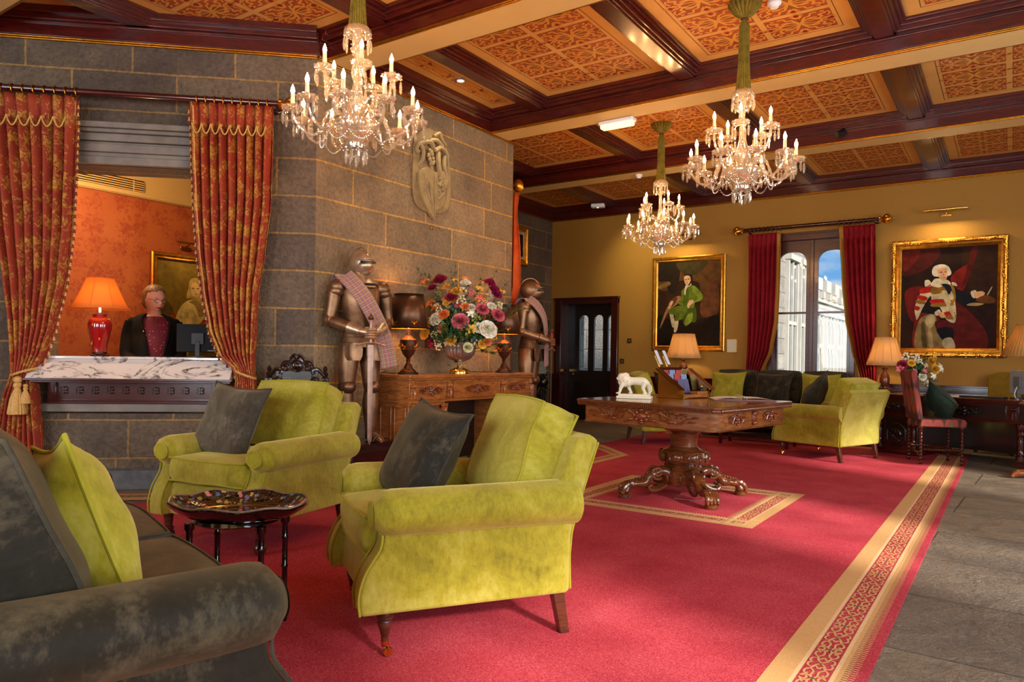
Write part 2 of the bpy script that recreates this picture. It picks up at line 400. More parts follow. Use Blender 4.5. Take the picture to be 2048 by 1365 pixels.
# ------------------------------------------------ carpet with woven borders
M = NM('carpet_red'); v = M.coord(); n = M.noise(v, 170, 3, .8); n2 = M.noise(v, 3, 3)
f = M.math('ADD', M.math('MULTIPLY', n, .8), M.math('MULTIPLY', n2, .2))
M.col(M.ramp(f, [(.34, lin((136, 32, 46))), (.5, lin((176, 56, 68))), (.66, lin((208, 96, 102)))])); M.set(Roughness=.95, Specular_IOR_Level=.1); M.bump(n, .5, .006)
cred = M.m
cgold = plain('carpet_gold', (196, 150, 92), .9, noise_amt=.12, scale=150, bump=.3)
cpale = plain('carpet_pale_gold', (212, 176, 126), .9, noise_amt=.12, scale=150, bump=.3)
cgreen = plain('carpet_green', (70, 84, 56), .9, noise_amt=.2, scale=150)
cdark = plain('carpet_dark_red', (120, 24, 34), .9, noise_amt=.2, scale=150)
mb = MB()
XR, YE = -.391, 10.315
base = [(XR, -3.2), (XR, YE), (-4.3, YE), (-4.3, 7.6), (-3.75, 7.0), (-3.75, 4.05), (-5.9, 2.15), (-5.9, -3.2)]
mb.prism(base, 0, .008, 'z')
JS = [0]
def strip(mb, p, q, off0, off1, z, m):
    p, q = Vector(p), Vector(q); d = (q-p).normalized(); nn = Vector((d.y, -d.x))
    a, b, c, e = p+nn*off0, q+nn*off0, q+nn*off1, p+nn*off1
    JS[0] = (JS[0]+1) % 9; mb.mat(m).add([(*t, z+JS[0]*.00003) for t in (a, b, c, e)], [(0, 1, 2, 3)])
JIT = [0]
def ribbon(mb, pts, w, z, m):
    JIT[0] = (JIT[0]+7) % 23; z = z+(JIT[0]-11)*.00002
    P = [Vector(p) for p in pts]; L_, R_ = [], []
    for i in range(len(P)):
        t = (P[min(i+1, len(P)-1)]-P[max(i-1, 0)]); t = t.normalized() if t.length else Vector((1, 0)); nn = Vector((-t.y, t.x)); ww = w[i] if hasattr(w, '__len__') else w
        L_.append((*(P[i]+nn*ww), z)); R_.append((*(P[i]-nn*ww), z))
    k = len(P); mb.mat(m).add(L_+R_, [(i, i+1, k+i+1, k+i) for i in range(k-1)])
def scrolls(mb, p, q, o0, o1, z, rep=.30, res=6):
    # mirrored strapwork running along the strip between offsets o0 and o1
    p, q = Vector(p), Vector(q); L_ = (q-p).length; d = (q-p)/L_; nn = Vector((d.y, -d.x)); n = max(1, round(L_/rep)); r = L_/n; mid = (o0+o1)/2; h = (o1-o0)/2
    for i in range(n):
        c = p+d*(i+.5)*r+nn*mid
        def T(a, b): return c+d*(a*r*.5)+nn*(b*h)
        for sx in (-1, 1):
            for sy in (-1, 1):
                for cv in ([(0, .05), (.18, .25), (.42, .2), (.58, .55), (.42, .86), (.24, .74), (.3, .52)], [(.98, .0), (.86, .3), (.7, .5), (.74, .84), (.9, .92), (1.0, .72)],
                           [(.05, .95), (.12, .6), (.0, .4)], [(.58, .55), (.78, .28), (.62, .02)], [(.12, .3), (.2, .62), (.1, .85)]):
                    ribbon(mb, cat_rom([T(a*sx, b*sy) for a, b in cv], 3), .055*abs(h)+.0015, z, 1)
        for a, s_ in ((0, .13), (.96, .08)):
            for dx, dy in ((1, 0), (-1, 0), (0, 1), (0, -1)):
                e = c+d*(a*r*.5)+d*dx*h*s_+nn*dy*h*s_
                mb.mat(3).add([(*(e+Vector((cos(t), sin(t)))*abs(h)*s_*.8), z+.0006) for t in [k*pi/3 for k in range(6)]], [tuple(range(6))])
def border(mb, p, q, w=.30, z=.0088, rep=.30, fringe=True):
    strip(mb, p, q, 0, .085*w/.3, z, 1); strip(mb, p, q, .085*w/.3, .1*w/.3, z, 2)
    a, b = .105*w/.3, .195*w/.3
    scrolls(mb, p, q, a, b, z+.0004, rep)
    strip(mb, p, q, .2*w/.3, .215*w/.3, z, 2); strip(mb, p, q, .215*w/.3, .25*w/.3, z, 1)
    if fringe:
        P, Q = Vector(p), Vector(q); L_ = (Q-P).length; d = (Q-P)/L_; nn = Vector((d.y, -d.x)); n = int(L_/.02)
        for i in range(n):
            c = P+d*(i+.5)*L_/n
            mb.mat(1).add([(*(c+nn*o+d*e), z) for o, e in ((.25*w/.3, -.0035), (.25*w/.3, .0035), (.272*w/.3, .0035), (.272*w/.3, -.0035))], [(0, 1, 2, 3)])
            mb.mat(4).add([(*(c+nn*o+d*e), z+.0004) for o, e in ((.232*w/.3, -.0028), (.232*w/.3, .0028), (.25*w/.3, .0028), (.25*w/.3, -.0028))], [(0, 1, 2, 3)])
border(mb, (-.698, -3.2), (-.698, 10.0), w=.30)
border(mb, (-4.2, 10.2), (-.70, 10.2), w=.2)
border(mb, (-5.9, 2.25), (-3.85, 4.14), w=-.30)
# square of border under the centre table and the one by the sideboard
x0, x1, y0, y1 = -2.902, -1.368, 4.765, 6.248
for p, q in (((x0, y0), (x1, y0)), ((x1, y0), (x1, y1)), ((x1, y1), (x0, y1)), ((x0, y1), (x0, y0))): border(mb, p, q, w=-.26, rep=.32)
border(mb, (-3.53, 4.6), (-3.53, 7.50), w=-.22, rep=.3); border(mb, (-3.53, 7.50), (-4.2, 8.17), w=-.22, rep=.3)
cp = mb.build('carpet', [cred, cgold, cpale, cgreen, cdark], smooth=False)
tag(cp, 'crimson fitted carpet with gold scroll borders across the stone floor', 'carpet')
mb = MB().at((-2.06, 5.52, .0095), rz=.1); mb.box((-.11, -.11, 0), (.11, .11, .004)); mb.mat(1).box((-.1, -.1, .004), (.1, .1, .006))
tag(mb.build('floor_socket', [steel, cred], smooth=False), 'square floor socket lid set in the red carpet under the centre table', 'floor box')

# ------------------------------------------------ coffered ceiling
ZP, ZB, ZK = 3.74, 3.52, 3.654
YB = [4.265+2.31*k for k in range(-3, 3)]; YB[2] = 2.09; KX = [-4.10-1.615*1, -4.10, -2.49, -.87, .75, 2.37]
MB().box((-7.8, -3.9, ZP+.012), (3.6, 11.5, ZP+.06)).build('ceiling', cream_panel, smooth=False, kind='structure')
MB().box((-7.8, -3.9, ZP+.1), (3.6, 11.5, ZP+.2)).build('ceiling_roof', black, smooth=False, kind='structure')
bh = .165
def inside(x, y):  # keep beams out of the stone pier and the corner behind the chamfer
    return True
def xmin_at(y):
    if y > 6.87: return -6.82
    if y > 4.022: return -4.731
    return -4.731+(y-4.022)/.67718*.73581
def beam_y(yc):
    a = xmin_at(yc+bh); b = xmin_at(yc-bh); a, b = (max(a, -7.3), max(b, -7.3))
    mb = MB(); mb.mat(0)
    def bar(y0, y1, z0, z1, m, ex=0):
        mb.mat(m); xa = max(xmin_at(y0), -7.3); xb = max(xmin_at(y1), -7.3)
        mb.prism([(xa, y0), (3.2, y0), (3.2, y1), (xb, y1)], z0, z1, 'z')
    bar(yc-bh+.012, yc+bh-.012, ZB, ZB+.03, 0); bar(yc-bh, yc+bh, ZB+.022, ZP+.012, 1)
    for sgn in (-1, 1):
        e = yc+sgn*bh
        for o, z0, z1, m in ((-.004, ZB-.002, ZB+.022, 2), (.012, ZB+.006, ZB+.02, 2), (.02, ZK-.02, ZK+.0, 1), (.045, ZK+.012, ZP-.035, 1), (.07, ZP-.04, ZP-.012, 1), (.095, ZP-.016, ZP+.012, 1)):
            ya, yb = sorted((yc+sgn*(bh-.02), e+sgn*o)); bar(ya, yb, z0, z1, m)
    return mb.build('ceiling_beam', [cream, mahog_ceiling, gold_edge], bevel=.006, seg=2, kind='structure')
for yc in YB: beam_y(yc)
for kx in KX:
    mb = MB()
    for i in range(-1, len(YB)):
        ya = (YB[i]+bh if i >= 0 else -3.5); yb = (YB[i+1]-bh if i+1 < len(YB) else YF)
        if kx < -5 and ya < 3 < yb: yb = 3.2
        elif kx < -5 and 3.0 < (ya+yb)/2 < 6.87: continue
        for hw, z0 in ((.07, ZK), (.09, ZK+.012), (.115, ZK+.03), (.14, ZP-.03), (.16, ZP-.012)):
            mb.box((kx-hw, ya, z0), (kx+hw, yb, ZP+.012))
    mb.build('ceiling_crossbeam', mahog_ceiling, bevel=.005, kind='structure')
# wall cornices (dark frieze with gilt picture rail)
def cornice(p, d, n, L_, nm):
    mb = MB(); d = Vector((*d, 0)); n = Vector((*n, 0)); p = Vector((*p, 0))
    for o, z0, z1, m in ((.012, ZB+.02, ZK, 0), (.03, ZK-.02, ZK, 0), (.055, ZK, ZP-.03, 0), (.09, ZP-.045, ZP+.012, 0), (.03, ZB, ZB+.016, 1), (.022, ZB-.014, ZB, 1)):
        a, b = p, p+d*L_
        V = [a, b, b+n*o, a+n*o]; mb.mat(m).add([(q.x, q.y, z0) for q in V]+[(q.x, q.y, z1) for q in V], [(3, 2, 1, 0), (4, 5, 6, 7), (0, 1, 5, 4), (1, 2, 6, 5), (2, 3, 7, 6), (3, 0, 4, 7)])
    mb.build(nm, [mahog_ceiling, gold_edge], bevel=.005, kind='structure')
cornice(P0, DL, NL, 3.6, 'trim_1'); cornice(P0, (0, 1), (1, 0), 2.848, 'trim_2'); cornice((-6.82, 5.55), (0, 1), (1, 0), 5.62, 'trim_3')
cornice((-6.82, YF), (1, 0), (0, -1), 10.02, 'trim_4'); cornice((3.2, -3.5), (0, 1), (-1, 0), 14.67, 'trim_5')
# painted coffers
def coffer(xa, xb, ya, yb, nx, ny, clip=None):
    mb = MB(); z = ZP+.010; m = .14
    mb.mat(0).add([(xa, ya, z), (xb, ya, z), (xb, yb, z), (xa, yb, z)], [(3, 2, 1, 0)])
    if clip: return mb.build('ceiling_coffer', [cream_panel, panel_red, panel_gold, panel_green, panel_crim, panel_line], smooth=False, kind='structure')
    x0, x1, y0, y1 = xa+m, xb-m, ya+m, yb-m; gx = .05; px = (x1-x0-gx*(nx-1))/nx; py = (y1-y0-gx*(ny-1))/ny
    for a, b, c, e in ((x0-.035, x1+.035, y0-.035, y0-.029), (x0-.035, x1+.035, y1+.029, y1+.035), (x0-.035, x0-.029, y0-.035, y1+.035), (x1+.029, x1+.035, y0-.035, y1+.035)):
        mb.mat(5).add([(a, c, z-.001), (b, c, z-.001), (b, e, z-.001), (a, e, z-.001)], [(3, 2, 1, 0)])
    for i in range(nx):
        for j in range(ny):
            cx = x0+px/2+i*(px+gx); cy_ = y0+py/2+j*(py+gx); a, b = px/2, py/2
            mb.mat(1).add([(cx-a, cy_-b, z-.002), (cx+a, cy_-b, z-.002), (cx+a, cy_+b, z-.002), (cx-a, cy_+b, z-.002)], [(3, 2, 1, 0)])
            Z = z-.003
            for sx in (-1, 1):
                for sy in (-1, 1):
                    def T(u, v_): return (cx+sx*u*a, cy_+sy*v_*b)
                    mb.mat(3).add([(*T(*q), Z) for q in ((.05, .03), (.30, .04), (.52, .10), (.46, .22), (.24, .18), (.06, .10))], [tuple(range(6))])
                    mb.mat(3).add([(*T(*q), Z) for q in ((.02, .14), (.12, .24), (.24, .50), (.20, .66), (.08, .44), (.01, .26))], [tuple(range(6))])
                    ribbon(mb, [T(.04, .02), T(.28, .11), T(.5, .16)], .006, Z-.0004, 2); ribbon(mb, [T(.02, .1), T(.10, .36), T(.2, .62)], .006, Z-.0004, 2)
                    for cv, w in (([(0, .0), (.25, .34), (.56, .2), (.62, .02)], .009), ([(.1, .2), (.2, .55), (.36, .62), (.42, .86), (.6, .84)], .009), ([(.5, .12), (.7, .34), (.62, .56), (.8, .62), (.84, .84), (.7, .8)], .010),
                                  ([(.62, .02), (.78, .16), (.9, .05)], .008), ([(.02, .6), (.12, .76), (.06, .92)], .009), ([(.25, .34), (.4, .42), (.55, .36)], .008), ([(.85, .3), (.95, .5), (.9, .75)], .007)):
                        ribbon(mb, cat_rom([T(*q) for q in cv], 3), w, Z-.0005, 2)
            for u, v_ in ((1, 0), (-1, 0), (0, 1), (0, -1), (.92, .9), (-.92, .9), (.92, -.9), (-.92, -.9)):
                q = (cx+u*a*.93, cy_+v_*b*.9); r = .022 if abs(u*v_) < .1 else .014
                mb.mat(4).add([(q[0]+r*cos(t), q[1]+r*sin(t)*.8, Z-.001) for t in [k*pi/3 for k in range(6)]], [tuple(range(6))[::-1]])
                if abs(u*v_) < .1: ribbon(mb, [(q[0]-r*2.2, q[1]), (q[0], q[1]+r*1.6), (q[0]+r*2.2, q[1]), (q[0], q[1]-r*1.6), (q[0]-r*2.2, q[1])], .007, Z-.0006, 2)
    mb.build('ceiling_coffer', [cream_panel, panel_red, panel_gold, panel_green, panel_crim, panel_line], smooth=False, kind='structure')
ys = [-3.5]+YB+[YF]
for i in range(len(ys)-1):
    ya = ys[i]+(bh+.095 if i else 0); yb = ys[i+1]-(bh+.095 if i < len(ys)-2 else .09)
    if yb < .5: continue
    for a, b in zip(KX[1:]+[3.2-.16], KX[2:]+[99]):
        if b == 99: break
        coffer(a+.16, b-.16, ya, yb, 2, 4)
    if ya < 4 and yb < 4.2: coffer(-5.715+.16, -4.26, ya, yb, 2, 4)
    elif ya < 6: coffer(-4.64, -4.26, ya, yb, 1, 2)
    else: coffer(-6.73+ (0 if yb > 9 else 0), -4.26 if yb < 9 else -5.875+.0, ya if yb < 9 else ya, yb, 3 if yb < 9 else 1, 4) if yb < 9 else (coffer(-5.555, -4.26, ya, yb, 2, 4), coffer(-6.73, -5.875, ya, yb, 1, 4))
# ================================================================ upholstery
def cushion_box(mb, w, d, h, puff=.35, n=9, crown=.0, seed=0, wr=.006):
    # squashy boxed cushion centred on the origin: w along x, d along y, thickness h along z
    def pt(u, v, s):
        a = 1-abs(u)**4; b = 1-abs(v)**4
        x = u*w/2*(1-.045*(v*v)*abs(u)); y = v*d/2*(1-.045*(u*u)*abs(v)); z = s*h/2*(1+puff*sqrt(max(a*b, 0)))+crown*(1-v*v)
        nn = noise.noise(Vector((x*5+seed, y*5, s*3)))*wr*2
        return (x, y, z+nn)
    N = n
    for s in (-1, 1): mb.grid(lambda a, b: pt(2*a-1, 2*b-1, s), N, N)
    ring = [(-1+2*k/N, -1) for k in range(N)]+[(1, -1+2*k/N) for k in range(N)]+[(1-2*k/N, 1) for k in range(N)]+[(-1, 1-2*k/N) for k in range(N)]
    K = len(ring)
    def side(a, b):
        u, v = ring[int(round(a*K)) % K]; t = 2*b-1; x, y, z = pt(u, v, 1); bul = 1+.035*(1-t*t)
        return (x*bul, y*bul, z*t if abs(t) < 1 else pt(u, v, t)[2])
    mb.grid(side, K, 4, closeu=True)
    def edge(s): return [pt(u, v, s) for u, v in ring]
    return edge
def pillow(mb, w, h, t, n=14, seed=0, pinch=.12):
    # knife-edged scatter cushion in the xz plane, thickness along y
    def pt(u, v, s):
        x = u*w/2*(1-pinch*(1-v*v)*u*u*.8+.03*u*u*v*v); z = v*h/2*(1-pinch*(1-u*u)*v*v*.8+.03*u*u*v*v)
        e = max((1-u*u)*(1-v*v), 0)**.42
        wr = noise.noise(Vector((x*9+seed, z*9, s*2+seed)))*.02*e+abs(noise.noise(Vector((x*4+seed*3, z*4, 5))))*.02*e
        return (x, s*t/2*e+s*wr, z)
    for s in (-1, 1): mb.grid(lambda a, b: pt(2*a-1, 2*b-1, s), n, n)
    ring = [(-1+2*k/n, -1) for k in range(n)]+[(1, -1+2*k/n) for k in range(n)]+[(1-2*k/n, 1) for k in range(n)]+[(-1, 1-2*k/n) for k in range(n)]
    return [pt(u, v, 1) for u, v in ring]
def scatter(label, loc, rz, tilt, w, h, t, mat, pipe, seed=0, roll=0, group=None, cat='cushion'):
    mb = MB(); ring = pillow(mb, w, h, t, seed=seed)
    for i, v in enumerate(mb.v): pass
    o = mb.build('scatter_cushion', mat, sub=1, angle=180); bmx = o.data
    tag(o, label, cat, group); o.rotation_mode = 'XYZ'
    o.matrix_world = Matrix.Translation(loc) @ Matrix.Rotation(rz, 4, 'Z') @ Matrix.Rotation(tilt, 4, 'X') @ Matrix.Rotation(roll, 4, 'Y')
    p = MB(); p.tube(ring, .006, 6, closed=True); p.build('piping', pipe, o)
    return o
def turned_leg(mb, z1, r=.022, bun=False, c=(0, 0)):
    if bun: prof = [(.001, 0), (.022, 0), (.03, .012), (.036, .03), (.034, .05), (.024, .06), (.03, .068), (.03, .078), (.022, .084), (.03, z1)]
    else: prof = [(.001, .04), (.012, .04), (.014, .06), (.013, .075), (.02, .10), (.027, .125), (.024, .135), (.03, .142), (.03, .15), (.022, .156), (.03, z1)]
    mb.lathe(prof, 16, (c[0], c[1], 0))
def castor(parent, x, y):
    mb = MB().at((x, y, 0)); mb.lathe([(.001, .045), (.014, .045), (.015, .06), (.001, .062)], 12); mb.tube([(-.012, .01, .045), (-.012, .014, .02)], .004, 6); mb.tube([(.012, .01, .045), (.012, .014, .02)], .004, 6)
    mb.at((x, y+.012, .018), ry=pi/2).lathe([(.001, -.008), (.016, -.008), (.018, 0), (.016, .008), (.001, .008)], 14)
    return mb.build('castor', brass, parent)
def armchair(name, label, cat, loc, rz, W=.90, ncush=1, body=lime, cush=lime2, pipe=lime_pipe, foot='castor', backc=None, group=None, back_h=.76, lean=.16, cush_top=.96, cush_roll=None, arm_z=.52, ar=.092, taller=0, bcf=0, bct=.16):
    t = thing(name, label, cat, loc, rz, group); hw = W/2; iw = hw-.15
    backc = backc or cush
    # front rail and seat deck
    mb = MB(); mb.prism([(-.385, .17), (-.375, .30), (-.36, .345), (.34, .345), (.34, .17)], -iw-.02, iw+.02, 'x'); mb.build('seat_base', body, t, bevel=.012, sub=0)
    for sx in (-1, 1):
        mb = MB(); xo = sx*(hw-.05); xi = sx*(hw-.155)
        # side panel: sweeps forward towards the foot
        poly = cat_rom([(-.425, .165), (-.43, .24), (-.405, .32), (-.355, .40), (-.345, .47)], 4)
        poly = [tuple(p) for p in poly]+[(.40, .50), (.385, .165)]
        mb.prism(poly, min(xo, xi), max(xo, xi), 'x')
        arm = mb.build('arm', body, t, bevel=.018, seg=3)
        # rolled arm with soft pleated front
        mb = MB(); cx = sx*(hw-.088); N = 22
        def roll(a, b):
            y = -.385+b*.80; th = 2*pi*a; rr = ar*(1-.45*max(0, 1-b*16)**2); yy = y
            rr *= (1-.12*max(0, 1-b*7)**2)*(1+.10*max(0, b-.6)); dz = .012*sin(b*pi)*0-.015*b*0
            fold = .004*cos(14*th)*max(0, 1-b*6)*min(1, b*16)
            return (cx+sx*.012*0+(rr+fold)*1.08*cos(th), yy, arm_z+dz+.03*b*taller+(rr+fold)*.92*sin(th))
        mb.grid(roll, 28, N, closeu=True)
        mb.add([(cx+.052*1.08*cos(q), -.388, arm_z+.052*.92*sin(q)) for q in [2*pi*k/28 for k in range(28)]], [tuple(range(28))])
        mb.add([roll(k/28, 1) for k in range(28)], [tuple(range(28))])
        mb.build('arm_roll', body, arm, angle=180)
        # oval facing of the arm front
        mb = MB(); cpts = [(cx+.036*cos(q), arm_z-.002+.042*sin(q)) for q in [2*pi*k/20 for k in range(20)]]
        mb.at().add([(cx, -.391, arm_z)]+[(a, -.388, b) for a, b in cpts]+[(a, -.378, b) for a, b in cpts], [(0, 1+k, 1+(k+1) % 20) for k in range(20)]+[(1+k, 21+k, 21+(k+1) % 20, 1+(k+1) % 20) for k in range(20)])
        mb.build('arm_facing', pipe, arm)
        mb = MB(); mb.tube([(cx+.038*cos(q), -.386, arm_z-.002+.044*sin(q)) for q in [2*pi*k/24 for k in range(24)]], .005, 6, closed=True)
        px = sx*(hw-.047); mb.tube([(px, p[0]-.002, p[1]) for p in cat_rom([(-.427, .17), (-.432, .24), (-.408, .32), (-.358, .40), (-.35, .45)], 4)], .005, 6)
        px = sx*(hw-.15); mb.tube([(px, p[0]-.002, p[1]) for p in cat_rom([(-.427, .17), (-.432, .24), (-.408, .32), (-.358, .40), (-.35, .45)], 4)], .005, 6)
        mb.build('piping', pipe, arm)
    # sloping back
    mb = MB(); y0 = .30; bk = [(y0, .165), (.40, .165), (.405, .40), (.405+lean*.55, back_h-.08), (.405+lean*.72, back_h), (.385+lean*.6, back_h+.022), (.345+lean*.45, back_h+.005), (.30+lean*.1, .50), (y0-.02, .40)]
    mb.prism(bk, -hw+.055, hw-.055, 'x'); bo = mb.build('back', body, t, bevel=.02, seg=3)
    mb = MB(); e = hw-.06; P_ = [(.398, .18), (.402, .40), (.402+lean*.55, back_h-.08), (.402+lean*.70, back_h-.012)]
    L_ = cat_rom([(-e, *p) for p in P_], 3)+cat_rom([(e, *p) for p in P_[::-1]], 3); mb.tube(L_, .005, 6); mb.build('piping', pipe, bo)
    cw = (2*iw+.01)/ncush
    for k in range(ncush):
        xc = -iw+cw*(k+.5)-.005
        mb = MB().at((xc, -.075, .425)); e = cushion_box(mb, cw-.004, .66, .13, .30, seed=k*3+loc[0])
        so = mb.build('seat_cushion', cush, t, angle=180, sub=1)
        mb = MB().at((xc, -.075, .425))
        for s in (-1, 1): mb.tube(e(s), .0055, 6, closed=True)
        mb.build('piping', pipe, so)
        bh_ = cush_top-.46; rl = radians(-100 if cush_roll is None else cush_roll)
        mb = MB(); e = cushion_box(mb, cw-.01, bh_, bct, .42, seed=7+k*5+loc[1], wr=.012)
        co = mb.build('back_cushion', backc, t, angle=180, sub=1)
        ang = radians(68); co.location = (xc, .275+lean*.25-bcf, .485+bh_/2*sin(ang)); co.rotation_euler = (ang, 0, 0)
        mb = MB()
        for s in (-1, 1): mb.tube(e(s), .0058, 6, closed=True)
        mb.build('piping', pipe if backc is cush else char_pipe, co)
    for sx in (-1, 1):
        x = sx*(hw-.09)
        mb = MB().at((x, -.33, 0)); turned_leg(mb, .17, bun=(foot == 'bun')); lg = mb.build('leg', legwood, t)
        if foot == 'castor': castor(lg, x, -.33)
        mb = MB(); q = .024; mb.loft([[(x-sx*.0+a*q*.8, .385+b*q*.8, 0) for a, b in ((-1, -1), (1, -1), (1, 1), (-1, 1))], [(x+a*q, .352+b*q, .17) for a, b in ((-1, -1), (1, -1), (1, 1), (-1, 1))]])
        mb.build('leg', legwood, t, bevel=.003)
    return t
armchair('armchair', 'chartreuse velvet armchair nearest the camera, seen from its side, on brass castors', 'armchair', (-1.945, 2.370, .0095), radians(-33.4), W=.85, cush_top=.895)
armchair('armchair', 'chartreuse velvet armchair facing us behind the black tray table, on round bun feet', 'armchair', (-3.72, 2.74, .0095), radians(10), W=.87, foot='bun', cush_top=.89)
armchair('armchair', 'mustard and lime velvet armchair seen from behind, between the centre table and the patterned chair', 'armchair', (-1.73, 8.90, .0095), radians(-110.4), W=.90, body=lime, cush_top=.885)
armchair('armchair', 'lime velvet armchair half hidden behind the centre table, beside the dark door', 'armchair', (-3.77, 9.06, .0095), radians(131), W=.86, cush_top=.90)
armchair('sofa', 'long charcoal velvet sofa under the window with the red curtains', 'sofa', (-2.72, 10.42, .0), 0, W=2.08, ncush=3, body=char, cush=char, pipe=char_pipe, cush_top=.93, back_h=.74)
armchair('sofa', 'charcoal velvet sofa in the lower left corner, cut off by the picture edge', 'sofa', (-2.36, .96, .0095), radians(164.3), W=1.98, ncush=2, body=char, cush=char, pipe=char_pipe, cush_top=.885, ar=.10, arm_z=.525, bcf=.16, bct=.21)

def in_chair(loc, rz, p):  # local point of a chair to world
    c, s = cos(rz), sin(rz); return (loc[0]+p[0]*c-p[1]*s, loc[1]+p[0]*s+p[1]*c, p[2])
scatter('charcoal velvet cushion on the armchair nearest the camera', in_chair((-1.945, 2.37), radians(-33.4), (-.12, -.08, .668)), radians(-33.4+14), radians(-26), .46, .46, .20, char, char_pipe, 3, roll=radians(6))
scatter('grey velvet cushion propped in the armchair behind the tray table', in_chair((-3.71, 2.74), radians(10), (-.13, -.10, .685)), radians(6), radians(-22), .47, .46, .17, taupe, char_pipe, 9, roll=radians(4))
scatter('dark brown velvet cushion in the armchair seen from behind', in_chair((-1.73, 8.90), radians(-110.4), (.10, -.10, .70)), radians(-110.4+10), radians(-24), .44, .44, .18, char, char_pipe, 4, roll=radians(38))
scatter('black velvet cushion on the half hidden armchair by the door', in_chair((-3.77, 9.06), radians(131), (.0, -.02, .70)), radians(131), radians(-22), .46, .46, .16, char, char_pipe, 5)
scatter('lime velvet cushion at the left end of the window sofa', (-3.31, 10.22, .70), radians(3), radians(-20), .47, .47, .16, lime2, lime_pipe, 11)
scatter('charcoal velvet cushion in the middle of the window sofa, between two lime ones', (-2.69, 10.22, .70), radians(-2), radians(-20), .49, .47, .17, char, char_pipe, 12)
scatter('lime velvet cushion on the window sofa partly behind the armchair', (-2.08, 10.22, .70), radians(2), radians(-20), .47, .47, .16, lime2, lime_pipe, 13)
scatter('chartreuse velvet cushion squeezed behind the charcoal sofa cushion, lower left', in_chair((-2.36, .96), radians(164.3), (-.52, -.05, .672)), radians(164.3+4), radians(-18), .43, .43, .17, lime2, lime_pipe, 15, roll=radians(10))
# ================================================================ carved furniture
def sub_at(mb, loc, rz=0, **k): mb.at(loc, rz, **k); return mb
def spiral(c, r0, r1, a0, turns, n=14, sx=1):
    return [(c[0]+sx*(r0+(r1-r0)*k/n)*cos(a0+turns*2*pi*k/n), 0, c[1]+(r0+(r1-r0)*k/n)*sin(a0+turns*2*pi*k/n)) for k in range(n+1)]
def carve(mb, w, h, rich=1):
    # foliate scrolls in the local xz plane, proud towards -y
    for s in (-1, 1):
        pts = cat_rom([(s*.04*w, 0, 0), (s*.12*w, -.004, .26*h), (s*.22*w, -.006, .05*h), (s*.30*w, -.004, -.25*h), (s*.38*w, -.004, .0), (s*.47*w, 0, .1*h)], 4)
        mb.tube(pts, [h*.075*(1-.55*k/len(pts)) for k in range(len(pts))], 6)
        mb.tube([(p[0]+s*.19*w, p[1]-.004, p[2]) for p in spiral((0, .12*h), .02*w, .055*w, 0, 1.3, 10, s)], h*.045, 5)
        mb.tube([(p[0]+s*.33*w, p[1]-.004, p[2]) for p in spiral((0, -.05*h), .015*w, .05*w, 1.5, -1.2, 10, s)], h*.04, 5)
        for a, b, r in ((.10, -.2, .10), (.16, .3, .09), (.25, -.22, .085), (.28, .26, .08), (.36, .22, .07), (.42, -.14, .06), (.45, .12, .05)):
            mb.sph((s*a*w, -.004, b*h), (w*.035, h*.09, r*h), 7, 5)
        if rich > 1:
            for k in range(5): mb.sph((s*(.07+.06*k)*w, -.006, (-.36 if k % 2 else .38)*h*(1-.12*k)), (w*.02, h*.06, h*.055), 6, 4)
    mb.sph((0, -.006, 0), (w*.055, h*.16, h*.2), 10, 6)
    for k in range(8): mb.sph((cos(k*pi/4)*.06*w, -.004, sin(k*pi/4)*.26*h), (w*.022, h*.08, h*.1), 6, 4)
    mb.sph((0, -.012, .34*h), (w*.03, h*.09, h*.11), 7, 5); mb.sph((0, -.01, -.36*h), (w*.03, h*.08, h*.1), 7, 5)
CL = .0095
# ---- centre table
tx, ty, trz = -2.135, 5.55, radians(-9.5)
t = thing('centre_table', 'square carved mahogany centre table on a bulbous pillar with four lion-paw feet', 'table', (tx, ty, CL), trz)
hs = .625; c_ = .06
def rsq(h, c): return [(-h+c, -h), (h-c, -h), (h-c*.3, -h+c*.3), (h, -h+c), (h, h-c), (h-c*.3, h-c*.3), (h-c, h), (-h+c, h), (-h+c*.3, h-c*.3), (-h, h-c), (-h, -h+c), (-h+c*.3, -h+c*.3)]
top = MB().prism(rsq(hs, c_), .745, .765, 'z').prism(rsq(hs-.012, c_), .733, .747, 'z').build('table_top', walnut, t, bevel=.004)
mb = MB(); n = 62
for q in range(4):
    for k in range(n):
        a = -hs+c_+(2*hs-2*c_)*(k+.5)/n; mb.at((0, 0, 0), q*pi/2); mb.sph((a, -hs+.006, .733), (.0065, .010, .016), 6, 4)
    for k in range(5): mb.at((0, 0, 0), q*pi/2); mb.sph((-hs+.03+.008*(k-2), -hs+.03-.008*(k-2), .733), (.01, .01, .017), 6, 4)
mb.build('edge_carving', walnut, top)
ap = MB().prism(rsq(hs-.05, c_), .585, .735, 'z').build('apron', walnut_l, t, bevel=.004)
mb = MB(); n = 54
for q in range(4):
    mb.at((0, 0, 0), q*pi/2)
    for k in range(n): mb.sph((-hs+.09+(2*hs-.18)*k/(n-1), -hs+.047, .590), (.007, .009, .007), 6, 4)
    mb.at((0, 0, 0), q*pi/2+pi/4)
    R_ = (hs-.05)*1.414-.04
    for a, b, z in ((0, 0, .64), (-.022, .01, .66), (.022, .01, .66), (0, .004, .60), (-.02, .012, .615), (.02, .012, .615), (0, 0, .685), (-.016, .008, .69), (.016, .008, .69)):
        mb.sph((a, -R_+b, z+.02), (.016, .014, .024), 7, 5)
mb.build('beading', walnut, ap)
